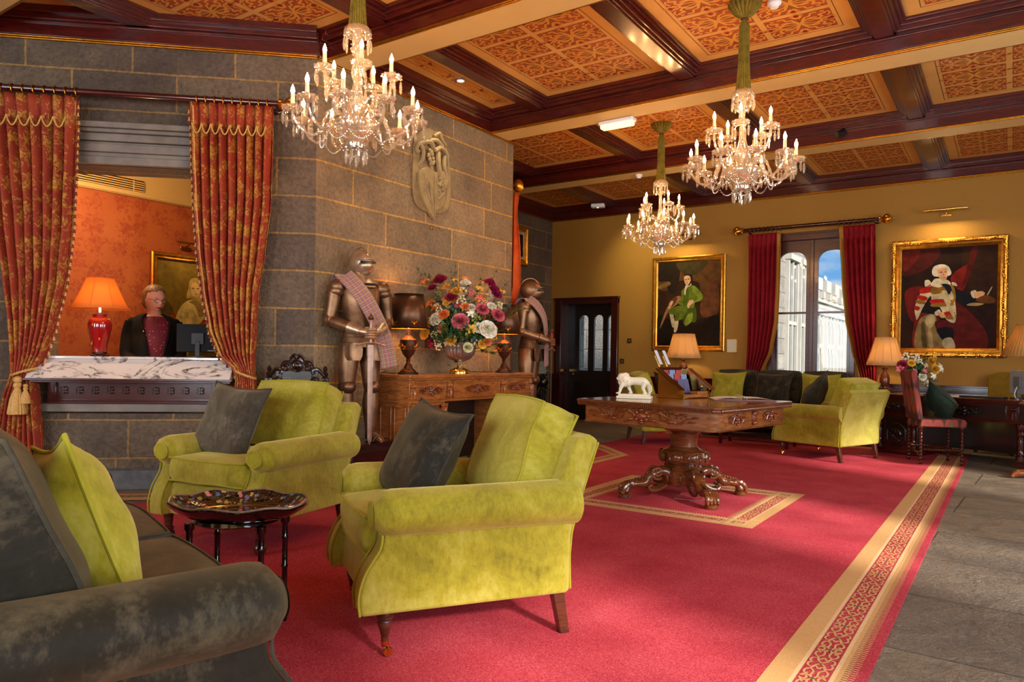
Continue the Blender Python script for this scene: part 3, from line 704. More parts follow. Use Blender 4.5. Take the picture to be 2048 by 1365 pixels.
for q in range(4):
    if q % 2 == 0:
        mb = MB().at((.0 if q else -.02, 0, 0), q*pi/2); mb.at(Matrix.Rotation(q*pi/2, 3, 'Z') @ Vector((-.02, -hs+.046, .663)), q*pi/2); carve(mb, 1.0, .135, 2); mb.build('apron_carving', oak_dark, ap)
    else:
        for xo in (-.27, .27):
            mb = MB().at(Matrix.Rotation(q*pi/2, 3, 'Z') @ Vector((xo, -hs+.046, .663)), q*pi/2); carve(mb, .26, .10, 2); mb.build('drawer_carving', oak_dark, ap)
        mb = MB().at(Matrix.Rotation(q*pi/2, 3, 'Z') @ Vector((0, -hs+.046, .661)), q*pi/2)
        mb.sph((0, 0, 0), (.03, .02, .06), 8, 6); mb.sph((0, -.01, .035), (.036, .02, .02), 8, 5); mb.sph((0, -.01, -.035), (.03, .018, .018), 8, 5); mb.build('drawer_carving', oak_dark, ap)
mb = MB(); mb.lathe([(.12, .585), (.17, .575), (.16, .53), (.115, .50), (.105, .46), (.105, .40), (.12, .385), (.135, .375)], 32)
mb.lathe([(.135, .378), (.175, .36), (.19, .325), (.175, .285), (.135, .265), (.12, .25), (.14, .235), (.135, .215), (.15, .20), (.155, .18), (.165, .165), (.15, .10), (.10, .085), (.03, .08)], 64, flute=.05, nf=8)
mb.at()
for k in range(8):
    a = k*pi/4+.2; mb.at((.186*cos(a), .186*sin(a), .322), a-pi/2); mb.sph((0, 0, 0), (.042, .018, .035), 10, 6); mb.tube([(.05*cos(q), .004, .04*sin(q)) for q in [2*pi*j/14 for j in range(14)]], .006, 5, closed=True)
for k in range(16):
    a = k*pi/8; mb.at((.15*cos(a), .15*sin(a), .15), a-pi/2); mb.sph((0, 0, 0), (.018, .016, .04), 6, 5)
pil = mb.build('pillar', walnut, t)
for k in range(4):
    a = pi/4+k*pi/2-trz*1.0+radians(-0)
    mb = MB().at((0, 0, 0), a)
    path = cat_rom([(.10, 0, .16), (.18, 0, .205), (.27, 0, .175), (.33, 0, .115), (.40, 0, .105), (.455, 0, .095), (.485, 0, .05), (.488, 0, .02)], 5)
    rad = [.062-.022*min(1, k2/20)+.006*sin(k2*.9)*(k2 > 12) for k2 in range(len(path))]
    mb.tube(path, rad, 12, flat=.75)
    for sy in (-1, 1):
        mb.tube([(.235+p[0]*1.0, sy*.042, .195+p[2]) for p in spiral((0, 0), .012, .055, 2.2, 1.5, 18, -1)], .011, 7)
        mb.sph((.235, sy*.046, .195), (.016, .012, .016), 8, 6)
        mb.tube(cat_rom([(.15, sy*.03, .10), (.22, sy*.035, .06), (.28, sy*.03, .055), (.30, sy*.028, .08), (.275, sy*.028, .095)], 4), .013, 7)
    for j, yy in enumerate((-.036, -.012, .012, .036)):   # paw toes
        mb.tube(cat_rom([(.43, yy*.7, .115), (.475, yy, .105), (.508, yy*1.1, .075), (.515, yy*1.15, .045)], 4), [.016, .016, .018, .018, .019, .019, .018, .018, .017, .017, .015, .015, .013], 8)
        mb.sph((.517, yy*1.15, .042), (.017, .013, .02), 8, 6)
    for j in range(7): mb.sph((.30+.024*j, 0, .165-.006*j), (.014, .016, .013), 6, 4)
    lg = mb.build('leg', walnut, t)
    MB().at((0, 0, 0), a).lathe([(.02, 0), (.046, 0), (.05, .008), (.044, .014), (.05, .02), (.044, .027), (.048, .034), (.02, .036)], 18, (.492, 0, 0)).build('foot_pad', walnut, lg)

# ---- pedestal sideboard desk by the stone pier
DX, DY0, DY1, DZ_ = -4.25, 4.66, 6.62, .925
def pedestal_desk(nm, label, loc, rz, Lx, Dy, H, m, m2, ny=True, ped=.52, carvings=True, corner=False):
    # local: length along x, front towards -y, origin centre on the floor
    t = thing(nm, label, 'desk', loc, rz); h = Lx/2; d = Dy/2
    mb = MB(); mb.box((-h, -d, H-.03), (h, d, H)); mb.box((-h+.012, -d+.012, H-.05), (h-.012, d-.012, H-.028)); tp = mb.build('desk_top', m, t, bevel=.006)
    mb = MB(); n = int(Lx/.022)
    for k in range(n): mb.box((-h+.02+k*(Lx-.04)/n, -d-.002+.012, H-.044), (-h+.02+(k+.55)*(Lx-.04)/n, -d+.014, H-.032))
    n2 = int(Dy/.022)
    for k in range(n2):
        for s in (-1, 1): mb.box((s*(h-.011), -d+.02+k*(Dy-.04)/n2, H-.044), (s*(h-.011)+.004*s, -d+.02+(k+.55)*(Dy-.04)/n2, H-.032))
    mb.build('edge_moulding', m, tp)
    fr = MB(); fr.box((-h+.03, -d+.03, H-.235), (h-.03, d-.02, H-.045)); fr.box((-h+.02, -d+.02, H-.25), (h-.02, d-.015, H-.232))
    frieze = fr.build('frieze', m, t, bevel=.004)
    wd = [(-h+.10, -h+ped-.02), (-h+ped+.10, h-ped-.10), (h-ped+.02, h-.10)]
    MB().box((-h+ped-.02, d-.06, .06), (h-ped+.02, d-.035, H-.235)).build('modesty_panel', blackwood, t)  # dark back panel added for the shaded look inside the kneehole
    for a, b in wd:
        mb = MB(); mb.box((a, -d+.018, H-.215), (b, -d+.05, H-.07)); dr = mb.build('drawer', m2, t, bevel=.005)
        mb = MB()
        for q in ((a-.006, b+.006, H-.221, H-.213), (a-.006, b+.006, H-.072, H-.064)): mb.box((q[0], -d+.012, q[2]), (q[1], -d+.03, q[3]))
        for q in (a-.006, b-.002): mb.box((q, -d+.012, H-.221), (q+.008, -d+.03, H-.064))
        mb.build('drawer_frame', m, dr, bevel=.002)
        if carvings: mb = MB().at(((a+b)/2, -d+.014, H-.142)); carve(mb, min(.42, (b-a)*.88), .10, 2); mb.build('drawer_carving', oak_dark if m is oak else blackwood, dr)
    for sx in (-1, 1):
        x0, x1 = sorted((sx*(h-.03), sx*(h-ped)))
        mb = MB(); mb.box((x0, -d+.04, .075), (x1, d-.02, H-.245)); mb.box((x0-.015, -d+.02, 0), (x1+.015, d-.01, .055)); mb.box((x0-.006, -d+.03, .053), (x1+.006, d-.015, .08)); pe = mb.build('pedestal', m, t, bevel=.004)
        mb = MB(); xe = sx*(h-.03)
        nb = 2
        for k in range(nb):
            ya = -d+.07+k*(Dy-.12)/nb; yb = ya+(Dy-.12)/nb-.03
            for a, b, c, e in ((ya, yb, .12, .135), (ya, yb, H-.29, H-.275), (ya, ya+.015, .12, H-.275), (yb-.015, yb, .12, H-.275)):
                mb.box((min(xe, xe+sx*.008), a, c), (max(xe, xe+sx*.008), b, e))
        mb.build('side_panel', m, pe, bevel=.003)
        xm = (x0+x1)/2; w2 = (x1-x0)/2-.08
        mb = MB(); mb.box((xm-w2, -d+.03, .12), (xm+w2, -d+.045, H-.28)); dr = mb.build('door', m2, t, bevel=.004)
        mb = MB(); zt = H-.28; zm = (zt+.12)/2
        for a, b, c, e in ((xm-w2, xm+w2, .12, .14), (xm-w2, xm+w2, zt-.02, zt), (xm-w2, xm-w2+.02, .12, zt), (xm+w2-.02, xm+w2, .12, zt)): mb.box((a, -d+.018, c), (b, -d+.034, e))
        arch = [(xm+(w2-.05)*cos(q), -d+.022, zt-.17+(.11)*sin(q)) for q in [pi*k/14 for k in range(15)]]
        mb.tube([(xm+w2-.05, -d+.022, .18)]+arch+[(xm-w2+.05, -d+.022, .18)], .009, 6)
        if carvings:
            mb.at((xm, -d+.02, zt-.17)); carve(mb, w2*1.3, .10, 1); mb.at((xm, -d+.02, zm-.05)); mb.tube(cat_rom([(-.05, 0, -.12), (.04, 0, -.06), (-.04, 0, .0), (.03, 0, .06)], 4), .01, 6)
            for k in range(6): mb.sph((.035*(-1)**k, 0, -.12+.035*k), (.02, .012, .014), 6, 4)
        mb.build('door_carving', oak_dark if m is oak else blackwood, dr)
        for xp in (x0+.04, x1-.04):
            mb = MB()
            if corner:
                mb.lathe([(.045, .08), (.045, .12), (.03, .13), (.042, .15), (.03, .17), (.034, .20), (.036, H-.42), (.03, H-.38), (.042, H-.36), (.03, H-.33), (.045, H-.30), (.045, H-.25)], 16, (xp, -d+.03, 0))
            else:
                mb.loft([[(xp-a, -d+b, z) for a, b in ((-.034, .04), (.034, .04), (.034, c), (-.034, c))] for z, c in ((.10, .01), (.2, .012), (.42, .018), (.48, -.002), (.52, .0), (.58, .012), (H-.30, .0), (H-.262, -.008))])
                for k in range(7): mb.sph((xp, -d+.008, .24+.03*k), (.016, .012, .016), 6, 4)
                mb.sph((xp, -d-.002, H-.33), (.02, .016, .03), 8, 5)
            mb.build('pilaster', m, pe, bevel=.002)
    for xp in (-h+.06, -h+ped+.03, h-ped-.03, h-.06):
        mb = MB().at((xp, -d+.012, 0)); mb.tube([(-.03, 0, H-.10), (.03, 0, H-.10)], .018, 10); mb.tube([(-.03, -.004, H-.13), (.03, -.004, H-.13)], .012, 8)
        mb.box((-.028, -.004, H-.215), (.028, .03, H-.12)); mb.tube(cat_rom([(0, -.008, H-.21), (0, -.018, H-.17), (0, -.01, H-.14)], 4), .016, 7); mb.build('bracket', m, frieze, bevel=.002)
    return t
pedestal_desk('sideboard', 'carved golden oak pedestal sideboard against the stone pier, holding two bronze lamps', ((DX-.23), (DY0+DY1)/2, 0), pi/2, DY1-DY0, .46, DZ_, oak, oak)
pedestal_desk('writing_desk', 'dark carved pedestal desk at the right edge under the large gilt portrait', (-.28, 9.88, 0), radians(-19), 2.0, .92, .715, mahog, blackwood, carvings=True, corner=True, ped=.5)
# ---- tray table
t = thing('tray_table', 'black lacquer tray table with scalloped rim and painted flowers, on faux bamboo legs', 'table', (-2.52, 1.775, CL), radians(26)); t.scale = (.80, .80, .90)
tm = MB(); A, B = .335, .25
M = NM('tray_paint'); v = M.coord(); vo = M.n('ShaderNodeTexVoronoi'); vo.inputs['Scale'].default_value = 28; vd = M.n('ShaderNodeVectorMath'); vn = M.n('ShaderNodeTexNoise'); vn.inputs['Scale'].default_value = 60; M.l(v, vn.inputs['Vector']); vd.operation = 'MULTIPLY_ADD'; M.l(vn.outputs['Color'], vd.inputs[0]); vd.inputs[1].default_value = (.03, .03, .03); M.l(v, vd.inputs[2]); M.l(vd.outputs[0], vo.inputs['Vector'])
blob = M.ramp(vo.outputs['Distance'], [(.30, (1, 1, 1)), (.38, (0, 0, 0))])
sc_ = M.n('ShaderNodeSeparateColor'); M.l(vo.outputs['Color'], sc_.inputs[0])
pal = M.ramp(sc_.outputs[0], [(.0, lin((190, 60, 84))), (.28, lin((214, 120, 130))), (.34, lin((70, 100, 150))), (.6, lin((96, 132, 176))), (.66, lin((96, 110, 60))), (.85, lin((180, 150, 80)))])
wisp = M.ramp(M.noise(v, 38, 4, .6, 2.5), [(.53, (0, 0, 0)), (.56, (1, 1, 1))])
c1 = M.mix(M.math('MULTIPLY', wisp, .3), lin((14, 8, 8)), lin((130, 100, 60))); M.col(M.mix(blob, c1, pal)); M.set(Roughness=.12, Coat_Weight=1.0)
tray_paint = M.m
def rim(a, k): q = 2*pi*a; f = 1+.035*abs(cos(4*q))**1.5*k; return f*cos(q), f*sin(q)
tm.mat(1).grid(lambda a, b: ((A*(.72+.28*b))*rim(a, b)[0], (B*(.72+.28*b))*rim(a, b)[1], .505+.055*b**1.6+.006*cos(8*2*pi*a)*b), 72, 6, closeu=True)
tm.mat(0).grid(lambda a, b: ((A*(.74+.28*b)+.004)*rim(a, b)[0], (B*(.74+.28*b)+.004)*rim(a, b)[1], .497+.055*b**1.6+.006*cos(8*2*pi*a)*b), 72, 6, closeu=True)
tm.mat(2).add([(A*.72*cos(q), B*.72*sin(q), .505) for q in [2*pi*k/72 for k in range(72)]], [tuple(range(72))])
tm.mat(0).add([(A*.74*cos(q), B*.74*sin(q), .495) for q in [2*pi*k/72 for k in range(72)]], [tuple(range(72))[::-1]])
M = NM('tray_centre'); M.col(M.ramp(M.noise(M.coord(), 16, 4, .6, 1.5), [(.56, lin((16, 8, 8))), (.66, lin((112, 24, 34)))])); M.set(Roughness=.1, Coat_Weight=1.0)
tray = tm.build('tray', [lacquer, tray_paint, M.m], t, angle=60)
MB().tube([((A+.004)*rim(k/96, 1)[0], (B+.004)*rim(k/96, 1)[1], .560+.006*cos(8*2*pi*k/96)) for k in range(96)], .005, 6, closed=True).build('rim', plain('worn_gilt', (120, 96, 76), .35, noise_amt=.4, scale=30), tray)
MB().tube([(A*.70*cos(q), B*.70*sin(q), .5062) for q in [2*pi*k/72 for k in range(72)]], .0018, 5, closed=True).build('painted_line', gold_edge, tray)
MB().lathe([(.001, .47), (.20, .47), (.21, .478), (.20, .494), (.001, .494)], 36).build('tray_frame', lacquer, t)
for sx in (-1, 1):
    for sy in (-1, 1):
        mb = MB(); x, y = sx*.185, sy*.125
        mb.lathe([(.001, 0), (.014, 0), (.017, .01), (.013, .02), (.013, .11), (.018, .118), (.013, .126), (.014, .24), (.019, .248), (.014, .256), (.015, .37), (.02, .378), (.015, .386), (.016, .44), (.024, .45), (.024, .475), (.001, .475)], 12, (x, y, 0)); mb.build('leg', lacquer, t)
# ---- coffee table before the window sofa
t = thing('coffee_table', 'low dark wood coffee table between the centre table and the window sofa', 'table', (-2.68, 9.50, CL), radians(-3))
MB().box((-.46, -.20, .36), (.46, .20, .385)).box((-.43, -.17, .30), (.43, .17, .362)).build('table_top', mahog, t, bevel=.004)
for sx in (-1, 1):
    for sy in (-1, 1): MB().box((sx*.42-.018, sy*.165-.018, 0), (sx*.42+.018, sy*.165+.018, .31)).build('leg', mahog, t, bevel=.003)
for sy in (-1, 1): MB().box((-.42, sy*.165-.01, .09), (.42, sy*.165+.01, .115)).build('stretcher', mahog, t)
# ---- side tables under the two far lamps
def side_table(label, loc, H, m):
    t = thing('side_table', label, 'table', loc)
    MB().lathe([(.001, H-.03), (.24, H-.03), (.26, H-.018), (.25, H), (.001, H)], 32).build('table_top', m, t)
    MB().lathe([(.001, 0), (.12, 0), (.10, .03), (.035, .06), (.03, .2), (.045, .28), (.03, .36), (.028, H-.06), (.06, H-.03), (.001, H-.03)], 20).build('pillar', m, t)
side_table('small round dark side table left of the window sofa', (-4.18, 10.78, 0), .86, mahog)
side_table('small round dark table in the gap between window curtain and writing desk', (-1.39, 10.80, 0), .72, mahog)
# ---- patterned side chair
kelim = damask('flame_stitch', (132, 44, 34), (112, 34, 30), (64, 74, 44), 9, sharp=.05)
M = NM('chair_fabric'); v = M.coord(scale=(1, 1, .42)); vo = M.n('ShaderNodeTexVoronoi'); vo.inputs['Scale'].default_value = 8; vo.inputs['Randomness'].default_value = .35; M.l(v, vo.inputs['Vector'])
M.col(M.ramp(vo.outputs['Distance'], [(.0, lin((150, 100, 52))), (.16, lin((70, 84, 50))), (.28, lin((122, 44, 36))), (.46, lin((132, 58, 46))), (.6, lin((60, 24, 20)))])); M.set(Roughness=.85); kelim = M.m
t = thing('side_chair', 'dining chair in red and green woven fabric with bobbin-turned legs by the writing desk', 'chair', (-.69, 9.18, CL), atan2(.345, -.144)+0.0)
MB().prism([(-.24, .40), (-.25, .46), (-.22, .485), (.20, .48), (.215, .40)], -.225, .225, 'x').build('seat', kelim, t, bevel=.015, seg=3)
MB().prism([(.17, .47), (.225, .47), (.30, .98), (.27, 1.0), (.235, .98)], -.20, .20, 'x').prism([(.235, .97), (.30, .97), (.302, .995), (.285, 1.01), (.25, .995)], -.17, .17, 'x').build('backrest', kelim, t, bevel=.012, seg=3)
bob = [(.001, 0), (.016, 0), (.022, .015), (.014, .03)]
for k in range(9): z = .035+k*.038; bob += [(.013, z), (.021, z+.019), (.013, z+.034)]
bob += [(.024, .385), (.024, .41)]
for sx in (-1, 1):
    for y in (-.21, .19): MB().lathe(bob, 12, (sx*.195, y, 0)).build('leg', mahog, t)
for y in (-.21, .19): MB().tube([(-.195+.39*k/24, y, .12) for k in range(25)], [.010+.007*(k % 2) for k in range(25)], 8).build('stretcher', mahog, t)
for sx in (-1, 1): MB().tube([(sx*.195, -.21+.4*k/24, .16) for k in range(25)], [.010+.007*(k % 2) for k in range(25)], 8).build('stretcher', mahog, t)
green_dk = velvet('bottle_green_velvet', (10, 24, 18), (22, 44, 34), (70, 92, 76))
scatter('bottle green velvet cushion on the patterned side chair', (-.64, 9.21, .665), atan2(.345, -.144)+.3, radians(-30), .38, .38, .17, green_dk, char_pipe, 21, roll=radians(42))
# ---- chair behind the desk
t = thing('desk_chair', 'olive upholstered chair with arched back standing behind the writing desk', 'chair', (-.12, 10.78, 0), radians(-14))
pts = [(-.17, .50), (.17, .50), (.18, .90)]+[tuple(p) for p in cat_rom([(.18, .93), (.10, .985), (0, 1.0), (-.10, .985), (-.18, .93)], 4)]+[(-.18, .90)]
mb = MB(); mb.prism(pts, .18, .25, 'y'); mb.build('backrest', olive, t, bevel=.015, seg=3)
MB().box((-.22, -.22, .40), (.22, .24, .49)).build('seat', olive, t, bevel=.02)
for sx in (-1, 1):
    for y in (-.19, .20): MB().box((sx*.19-.018, y-.018, 0), (sx*.19+.018, y+.018, .41)).build('leg', mahog, t)
# ---- carved gothic chair behind the armchair, with leather back
cw = LP(.10, 0, .42)
t = thing('carved_chair', 'tall carved dark chair with a studded blue-grey leather back, seen above the armchair', 'chair', (cw[0], cw[1], 0), atan2(NL[0], -NL[1]))
leather = plain('blue_leather', (70, 84, 96), .25, coat=.4, noise_amt=.15)
MB().box((-.27, -.22, .36), (.27, .24, .44)).build('seat', leather, t, bevel=.015)
mb = MB()
for sx in (-1, 1):
    mb.lathe([(.02, .42), (.026, .5), (.02, .6), (.028, .66), (.02, .70), (.03, .78), (.02, .80), (.03, .86), (.032, .90), (.018, .915), (.026, .935), (.012, .955), (.02, .975), (.012, .99), (.001, 1.0)], 12, (sx*.215, .22, 0))
    mb.box((sx*.215-.028, .19, .84), (sx*.215+.028, .25, .90)); mb.sph((sx*.215, .185, .87), (.02, .012, .02), 8, 5)
    mb.tube(cat_rom([(sx*.21, .21, .92), (sx*.16, .205, .97), (sx*.12, .205, .96), (sx*.13, .20, .93)], 5), .016, 7)
    mb.tube(cat_rom([(sx*.12, .21, .96), (sx*.10, .205, 1.02), (sx*.05, .2, 1.03), (sx*.02, .205, 1.07)], 5), .017, 7)
    mb.tube([(sx*.145+p[0], .195, .875+p[2]) for p in spiral((0, 0), .01, .04, 1, 1.4, 14, sx)], .010, 6)
    mb.tube([(sx*.085+p[0], .195, .985+p[2]) for p in spiral((0, 0), .008, .035, 0, 1.4, 14, sx)], .010, 6)
    mb.box((sx*.135-.025, .20, .44), (sx*.135+.025, .24, .92))
mb.box((-.16, .20, .90), (.16, .24, .955)); mb.sph((0, .2, 1.0), (.05, .02, .045), 12, 8); mb.sph((0, .185, 1.0), (.022, .014, .022), 10, 6)
mb.tube(cat_rom([(-.05, .2, 1.05), (-.02, .19, 1.085), (.0, .19, 1.06), (.02, .19, 1.085), (.05, .2, 1.05)], 4), .015, 7)
mb.tube([(.045*cos(q), .19, 1.0+.045*sin(q)) for q in [2*pi*k/20 for k in range(20)]], .008, 6, closed=True)
mb.build('back_frame', blackwood, t)
mb = MB(); mb.box((-.112, .195, .50), (.112, .225, .905)); bp = mb.build('back_panel', leather, t, bevel=.02, seg=3)
mb = MB()
for k in range(18):
    for sx in (-1, 1): mb.sph((sx*.108, .193, .50+.0225*k), .005, 6, 4)
for k in range(10): mb.sph((-.10+.0222*k, .193, .9), .005, 6, 4)
mb.build('studs', brass, bp, kind='stuff')
for sx in (-1, 1):
    for y in (-.19, .21): MB().lathe([(.001, 0), (.03, 0), (.034, .02), (.018, .05), (.026, .12), (.018, .2), (.028, .3), (.028, .37)], 12, (sx*.235, y, 0)).build('leg', blackwood, t)
# ---- pedestal table whose paw foot shows at the right edge
t = thing('pedestal_table', 'carved paw foot of a wooden pedestal table at the right picture edge', 'table', (.42, 8.55, 0), radians(8))
MB().lathe([(.001, .70), (.34, .70), (.36, .715), (.35, .73), (.001, .73)], 36).build('table_top', walnut, t)
MB().lathe([(.05, .10), (.08, .14), (.05, .22), (.07, .34), (.05, .45), (.06, .6), (.12, .70)], 24).build('pillar', walnut, t)
for k in range(3):
    mb = MB().at((0, 0, 0), pi+k*2*pi/3); mb.tube(cat_rom([(.03, 0, .14), (.16, 0, .13), (.26, 0, .07), (.36, 0, .05), (.39, 0, .03)], 5), [.05-.0012*j for j in range(21)], 10)
    for yy in (-.03, 0, .03): mb.tube([(.35, yy*.8, .06), (.39, yy, .05), (.41, yy*1.1, .02)], .018, 8)
    mb.build('leg', oak_dark, t)
# ================================================================ suits of armour
M = NM('tartan'); c = M.coord('UV', scale=(1, 1, 1)); sp = M.n('ShaderNodeSeparateXYZ'); M.l(c, sp.inputs[0])
def stripes(axis, freq, w, ph=0): return M.math('LESS_THAN', M.math('FRACT', M.math('ADD', M.math('MULTIPLY', sp.outputs[axis], freq), ph)), w)
base = lin((168, 140, 84)); a = M.mix(M.math('MULTIPLY', stripes(0, 9, .30), .75), base, lin((150, 84, 120))); a = M.mix(M.math('MULTIPLY', stripes(1, 9, .30), .6), a, lin((150, 84, 120)))
a = M.mix(M.math('MULTIPLY', stripes(0, 9, .06, .4), .9), a, lin((72, 66, 130))); a = M.mix(M.math('MULTIPLY', stripes(1, 9, .06, .4), .9), a, lin((72, 66, 130)))
a = M.mix(M.math('MULTIPLY', stripes(0, 9, .08, .7), .8), a, lin((176, 40, 44))); a = M.mix(M.math('MULTIPLY', stripes(1, 9, .08, .7), .8), a, lin((206, 180, 120)))
M.col(a); M.set(Roughness=.85, Sheen_Weight=.3); tartan = M.m
def ell(mb, rows, n=20, ang0=0):  # rows: (z, cx, cy, rx, ry)
    mb.loft([[(cx+rx*cos(t), cy+ry*sin(t), z) for t in [2*pi*k/n for k in range(n)]] for z, cx, cy, rx, ry in rows])
def armour(label, loc, rz, helm_m, sc=.92):
    t = thing('suit_of_armour', label, 'suit of armour', loc, rz); t.scale = (sc, sc, sc)
    mb = MB(); ell(mb, [(1.02, 0, .0, .135, .10), (1.08, 0, 0, .14, .11), (1.16, 0, -.01, .155, .13), (1.26, 0, -.015, .175, .145), (1.36, 0, -.005, .185, .135), (1.43, 0, .0, .17, .11), (1.48, 0, .01, .11, .085)], 28)
    mb.box((-.10, -.135, 1.40), (.10, -.10, 1.42)); bp = mb.build('breastplate', bronze, t, angle=60, bevel=.003)
    mb = MB(); ell(mb, [(.86, 0, 0, .185, .135), (.90, 0, 0, .175, .13), (.904, 0, 0, .178, .133), (.95, 0, 0, .16, .12), (.954, 0, 0, .163, .123), (1.0, 0, 0, .148, .112), (1.004, 0, 0, .15, .114), (1.04, 0, 0, .138, .105)], 28); mb.build('fauld', bronze, t, angle=30)
    mb = MB(); ell(mb, [(1.435, 0, -.01, .165, .14), (1.44, 0, -.01, .168, .143), (1.475, 0, -.005, .135, .118), (1.505, 0, 0, .10, .10), (1.54, 0, 0, .086, .092), (1.545, 0, 0, .094, .10), (1.552, 0, 0, .09, .096)], 28); mb.build('gorget', helm_m, t, angle=30)
    # helmet turned slightly, with raised comb and pointed visor
    mb = MB().at((0, 0, 0), radians(12))
    def hel(a, b):
        th = 2*pi*a; ph = pi*b; r = .118*(1-.10*max(0, -cos(ph))); f = max(0, -sin(th))
        x = r*.84*sin(ph)*cos(th); y = r*1.08*sin(ph)*sin(th)*(1+.16*f*f*(ph > .9)); z = 1.665-r*1.12*cos(ph)
        if ph < .9: y -= 0
        return (x, y, z)
    mb.grid(hel, 28, 18, closeu=True)
    comb = [(0, .122*cos(q)*1.05, 1.665+.132*sin(q)*1.06) for q in [radians(20+k*8) for k in range(17)]]
    mb.tube(comb, .008, 6, flat=1.0); hm = mb.build('helmet', helm_m, t, angle=50); hm.location.z = -.032
    mb = MB().at((0, 0, 0), radians(12))
    mb.loft([[(.085*cos(q), -.02-.150*abs(sin(q))**.8, z+.02*abs(sin(q))) for q in [pi+pi*k/14 for k in range(15)]] for z in (1.675, 1.665)], cap=False, close=False)
    rows = []
    for z, w_, d_ in ((1.655, .088, .158), (1.63, .088, .165), (1.60, .084, .15), (1.575, .078, .125), (1.55, .07, .105)): rows.append([(w_*cos(q), -.005-d_*max(0, -sin(q))**1.15*1.0, z) for q in [pi+pi*k/18 for k in range(19)]])
    mb.loft(rows, cap=False, close=False); vs = mb.build('visor', helm_m, hm, angle=60); sm = vs.modifiers.new('thick', 'SOLIDIFY'); sm.thickness = .004
    MB().at((0, 0, 0), radians(12)).box((-.07, -.148, 1.653), (.07, -.11, 1.668)).build('eye_slit', black, vs)
    mb = MB().at((0, 0, 0), radians(12))
    for k in range(8): mb.sph((-.045+.013*k, -.150+.0015*abs(k-4)**1.5, 1.612-.004*(k % 2)), (.0035, .004, .0035), 6, 4)
    mb.build('breaths', black, vs)
    for sx in (-1, 1):
        mb = MB(); mb.sph((sx*.205, 0, 1.40), (.085, .085, .075), 16, 10); mb.sph((sx*.225, 0, 1.36), (.075, .08, .06), 16, 8); mb.build('pauldron', bronze, t, angle=60)
        sh = (sx*.235, .0, 1.37); el = (sx*.275, .015, 1.10); hd = (sx*.085, -.25, 1.0)
        mb = MB(); mb.tube(cat_rom([sh, ((sh[0]+el[0])/2, .01, 1.23), el], 4), [.062, .064, .063, .060, .058, .056, .054, .05, .048], 16); mb.build('upper_arm', bronze, t)
        mb = MB(); mb.sph(el, (.058, .06, .06), 14, 10); mb.at(el, 0).lathe([(.001, 0), (.05, .004), (.001, .012)], 18) if False else mb.sph((el[0]+sx*.03, el[1], el[2]), (.014, .062, .058), 14, 8); mb.build('elbow_guard', bronze, t)
        mid = tuple((a+b)/2 for a, b in zip(el, hd)); mb = MB(); mb.tube(cat_rom([el, mid, hd], 4), [.046, .05, .052, .052, .050, .047, .043, .040, .038], 16); va = mb.build('vambrace', bronze, t)
        # gauntlet: flared cuff, palm and curled fingers closing on the hilt
        d = (Vector(hd)-Vector(mid)).normalized(); cuff = Vector(hd)-d*.06
        mb = MB(); mb.tube([cuff-d*.05, cuff, Vector(hd)+d*.01], [.062, .054, .04], 16); tip = Vector((sx*.03, -.29, .985))
        mb.tube([Vector(hd), (Vector(hd)+tip)/2, tip], [.036, .04, .03], 12, flat=.75)
        for j in range(4):
            z = 1.012-.022*j; mb.tube(cat_rom([(sx*.05, -.29, z), (sx*.015, -.325, z), (-sx*.022, -.318, z-.004), (-sx*.026, -.292, z-.006)], 3), [.0125, .0125, .012, .012, .0115, .0115, .011, .0105, .010, .009], 8)
        mb.tube(cat_rom([(sx*.05, -.27, 1.02), (sx*.02, -.27, 1.03), (-sx*.02, -.285, 1.02)], 3), [.013, .013, .012, .011, .01, .009, .008], 8)
        mb.build('gauntlet', helm_m if helm_m is steel else bronze, t)
        hx = sx*.10
        mb = MB(); mb.loft([[(hx+a*w_, -.11-.03*abs(a), z) for a in (-1, -.5, 0, .5, 1)]+[(hx+a*w_, -.10-.03*abs(a), z) for a in (1, .5, 0, -.5, -1)] for z, w_ in ((.90, .075), (.84, .085), (.78, .08), (.74, .06))]); mb.build('tasset', bronze, t)
        kn = (hx*1.15, -.02, .50)
        mb = MB(); ell(mb, [(.50, kn[0], 0, .07, .075), (.60, hx*1.12, 0, .082, .088), (.72, hx*1.05, .0, .092, .10), (.86, hx, 0, .095, .105), (.90, hx, 0, .08, .09)], 20); mb.build('cuisse', bronze, t)
        mb = MB(); mb.sph((kn[0], -.025, .50), (.075, .082, .068), 18, 12); mb.sph((kn[0]+sx*.06, -.01, .50), (.02, .06, .055), 12, 8); mb.build('knee_guard', bronze_d, t)
        mb = MB(); ell(mb, [(.07, hx*1.25, .03, .046, .05), (.12, hx*1.25, .02, .05, .055), (.22, hx*1.2, .02, .062, .07), (.34, hx*1.2, .02, .074, .082), (.42, hx*1.18, .01, .066, .072), (.48, hx*1.15, 0, .06, .066)], 20); mb.build('greave', bronze, t)
        mb = MB(); mb.loft([[(hx*1.3+sx*.25*(-y_)*.35+w_*cos(q), y_, .001+h_*(1+sin(q))/2) for q in [2*pi*k/14 for k in range(14)]] for y_, w_, h_ in ((.08, .03, .06), (.05, .045, .10), (0, .05, .10), (-.06, .05, .075), (-.12, .046, .055), (-.17, .034, .04), (-.20, .012, .02))])
        for k in range(4): mb.tube([(hx*1.3+sx*.0875*(.02+.04*k)+.052*cos(q), -.02-.04*k, .002+(.09-.012*k)*sin(q)) for q in [pi*j/8 for j in range(9)]], .004, 5)
        mb.build('sabaton', bronze_d, t)
    mb = MB(); ell(mb, [(.80, 0, .02, .10, .08), (.95, 0, .01, .13, .10), (1.05, 0, 0, .12, .09)], 14); mb.build('arming_cloth', black, t)
    return t
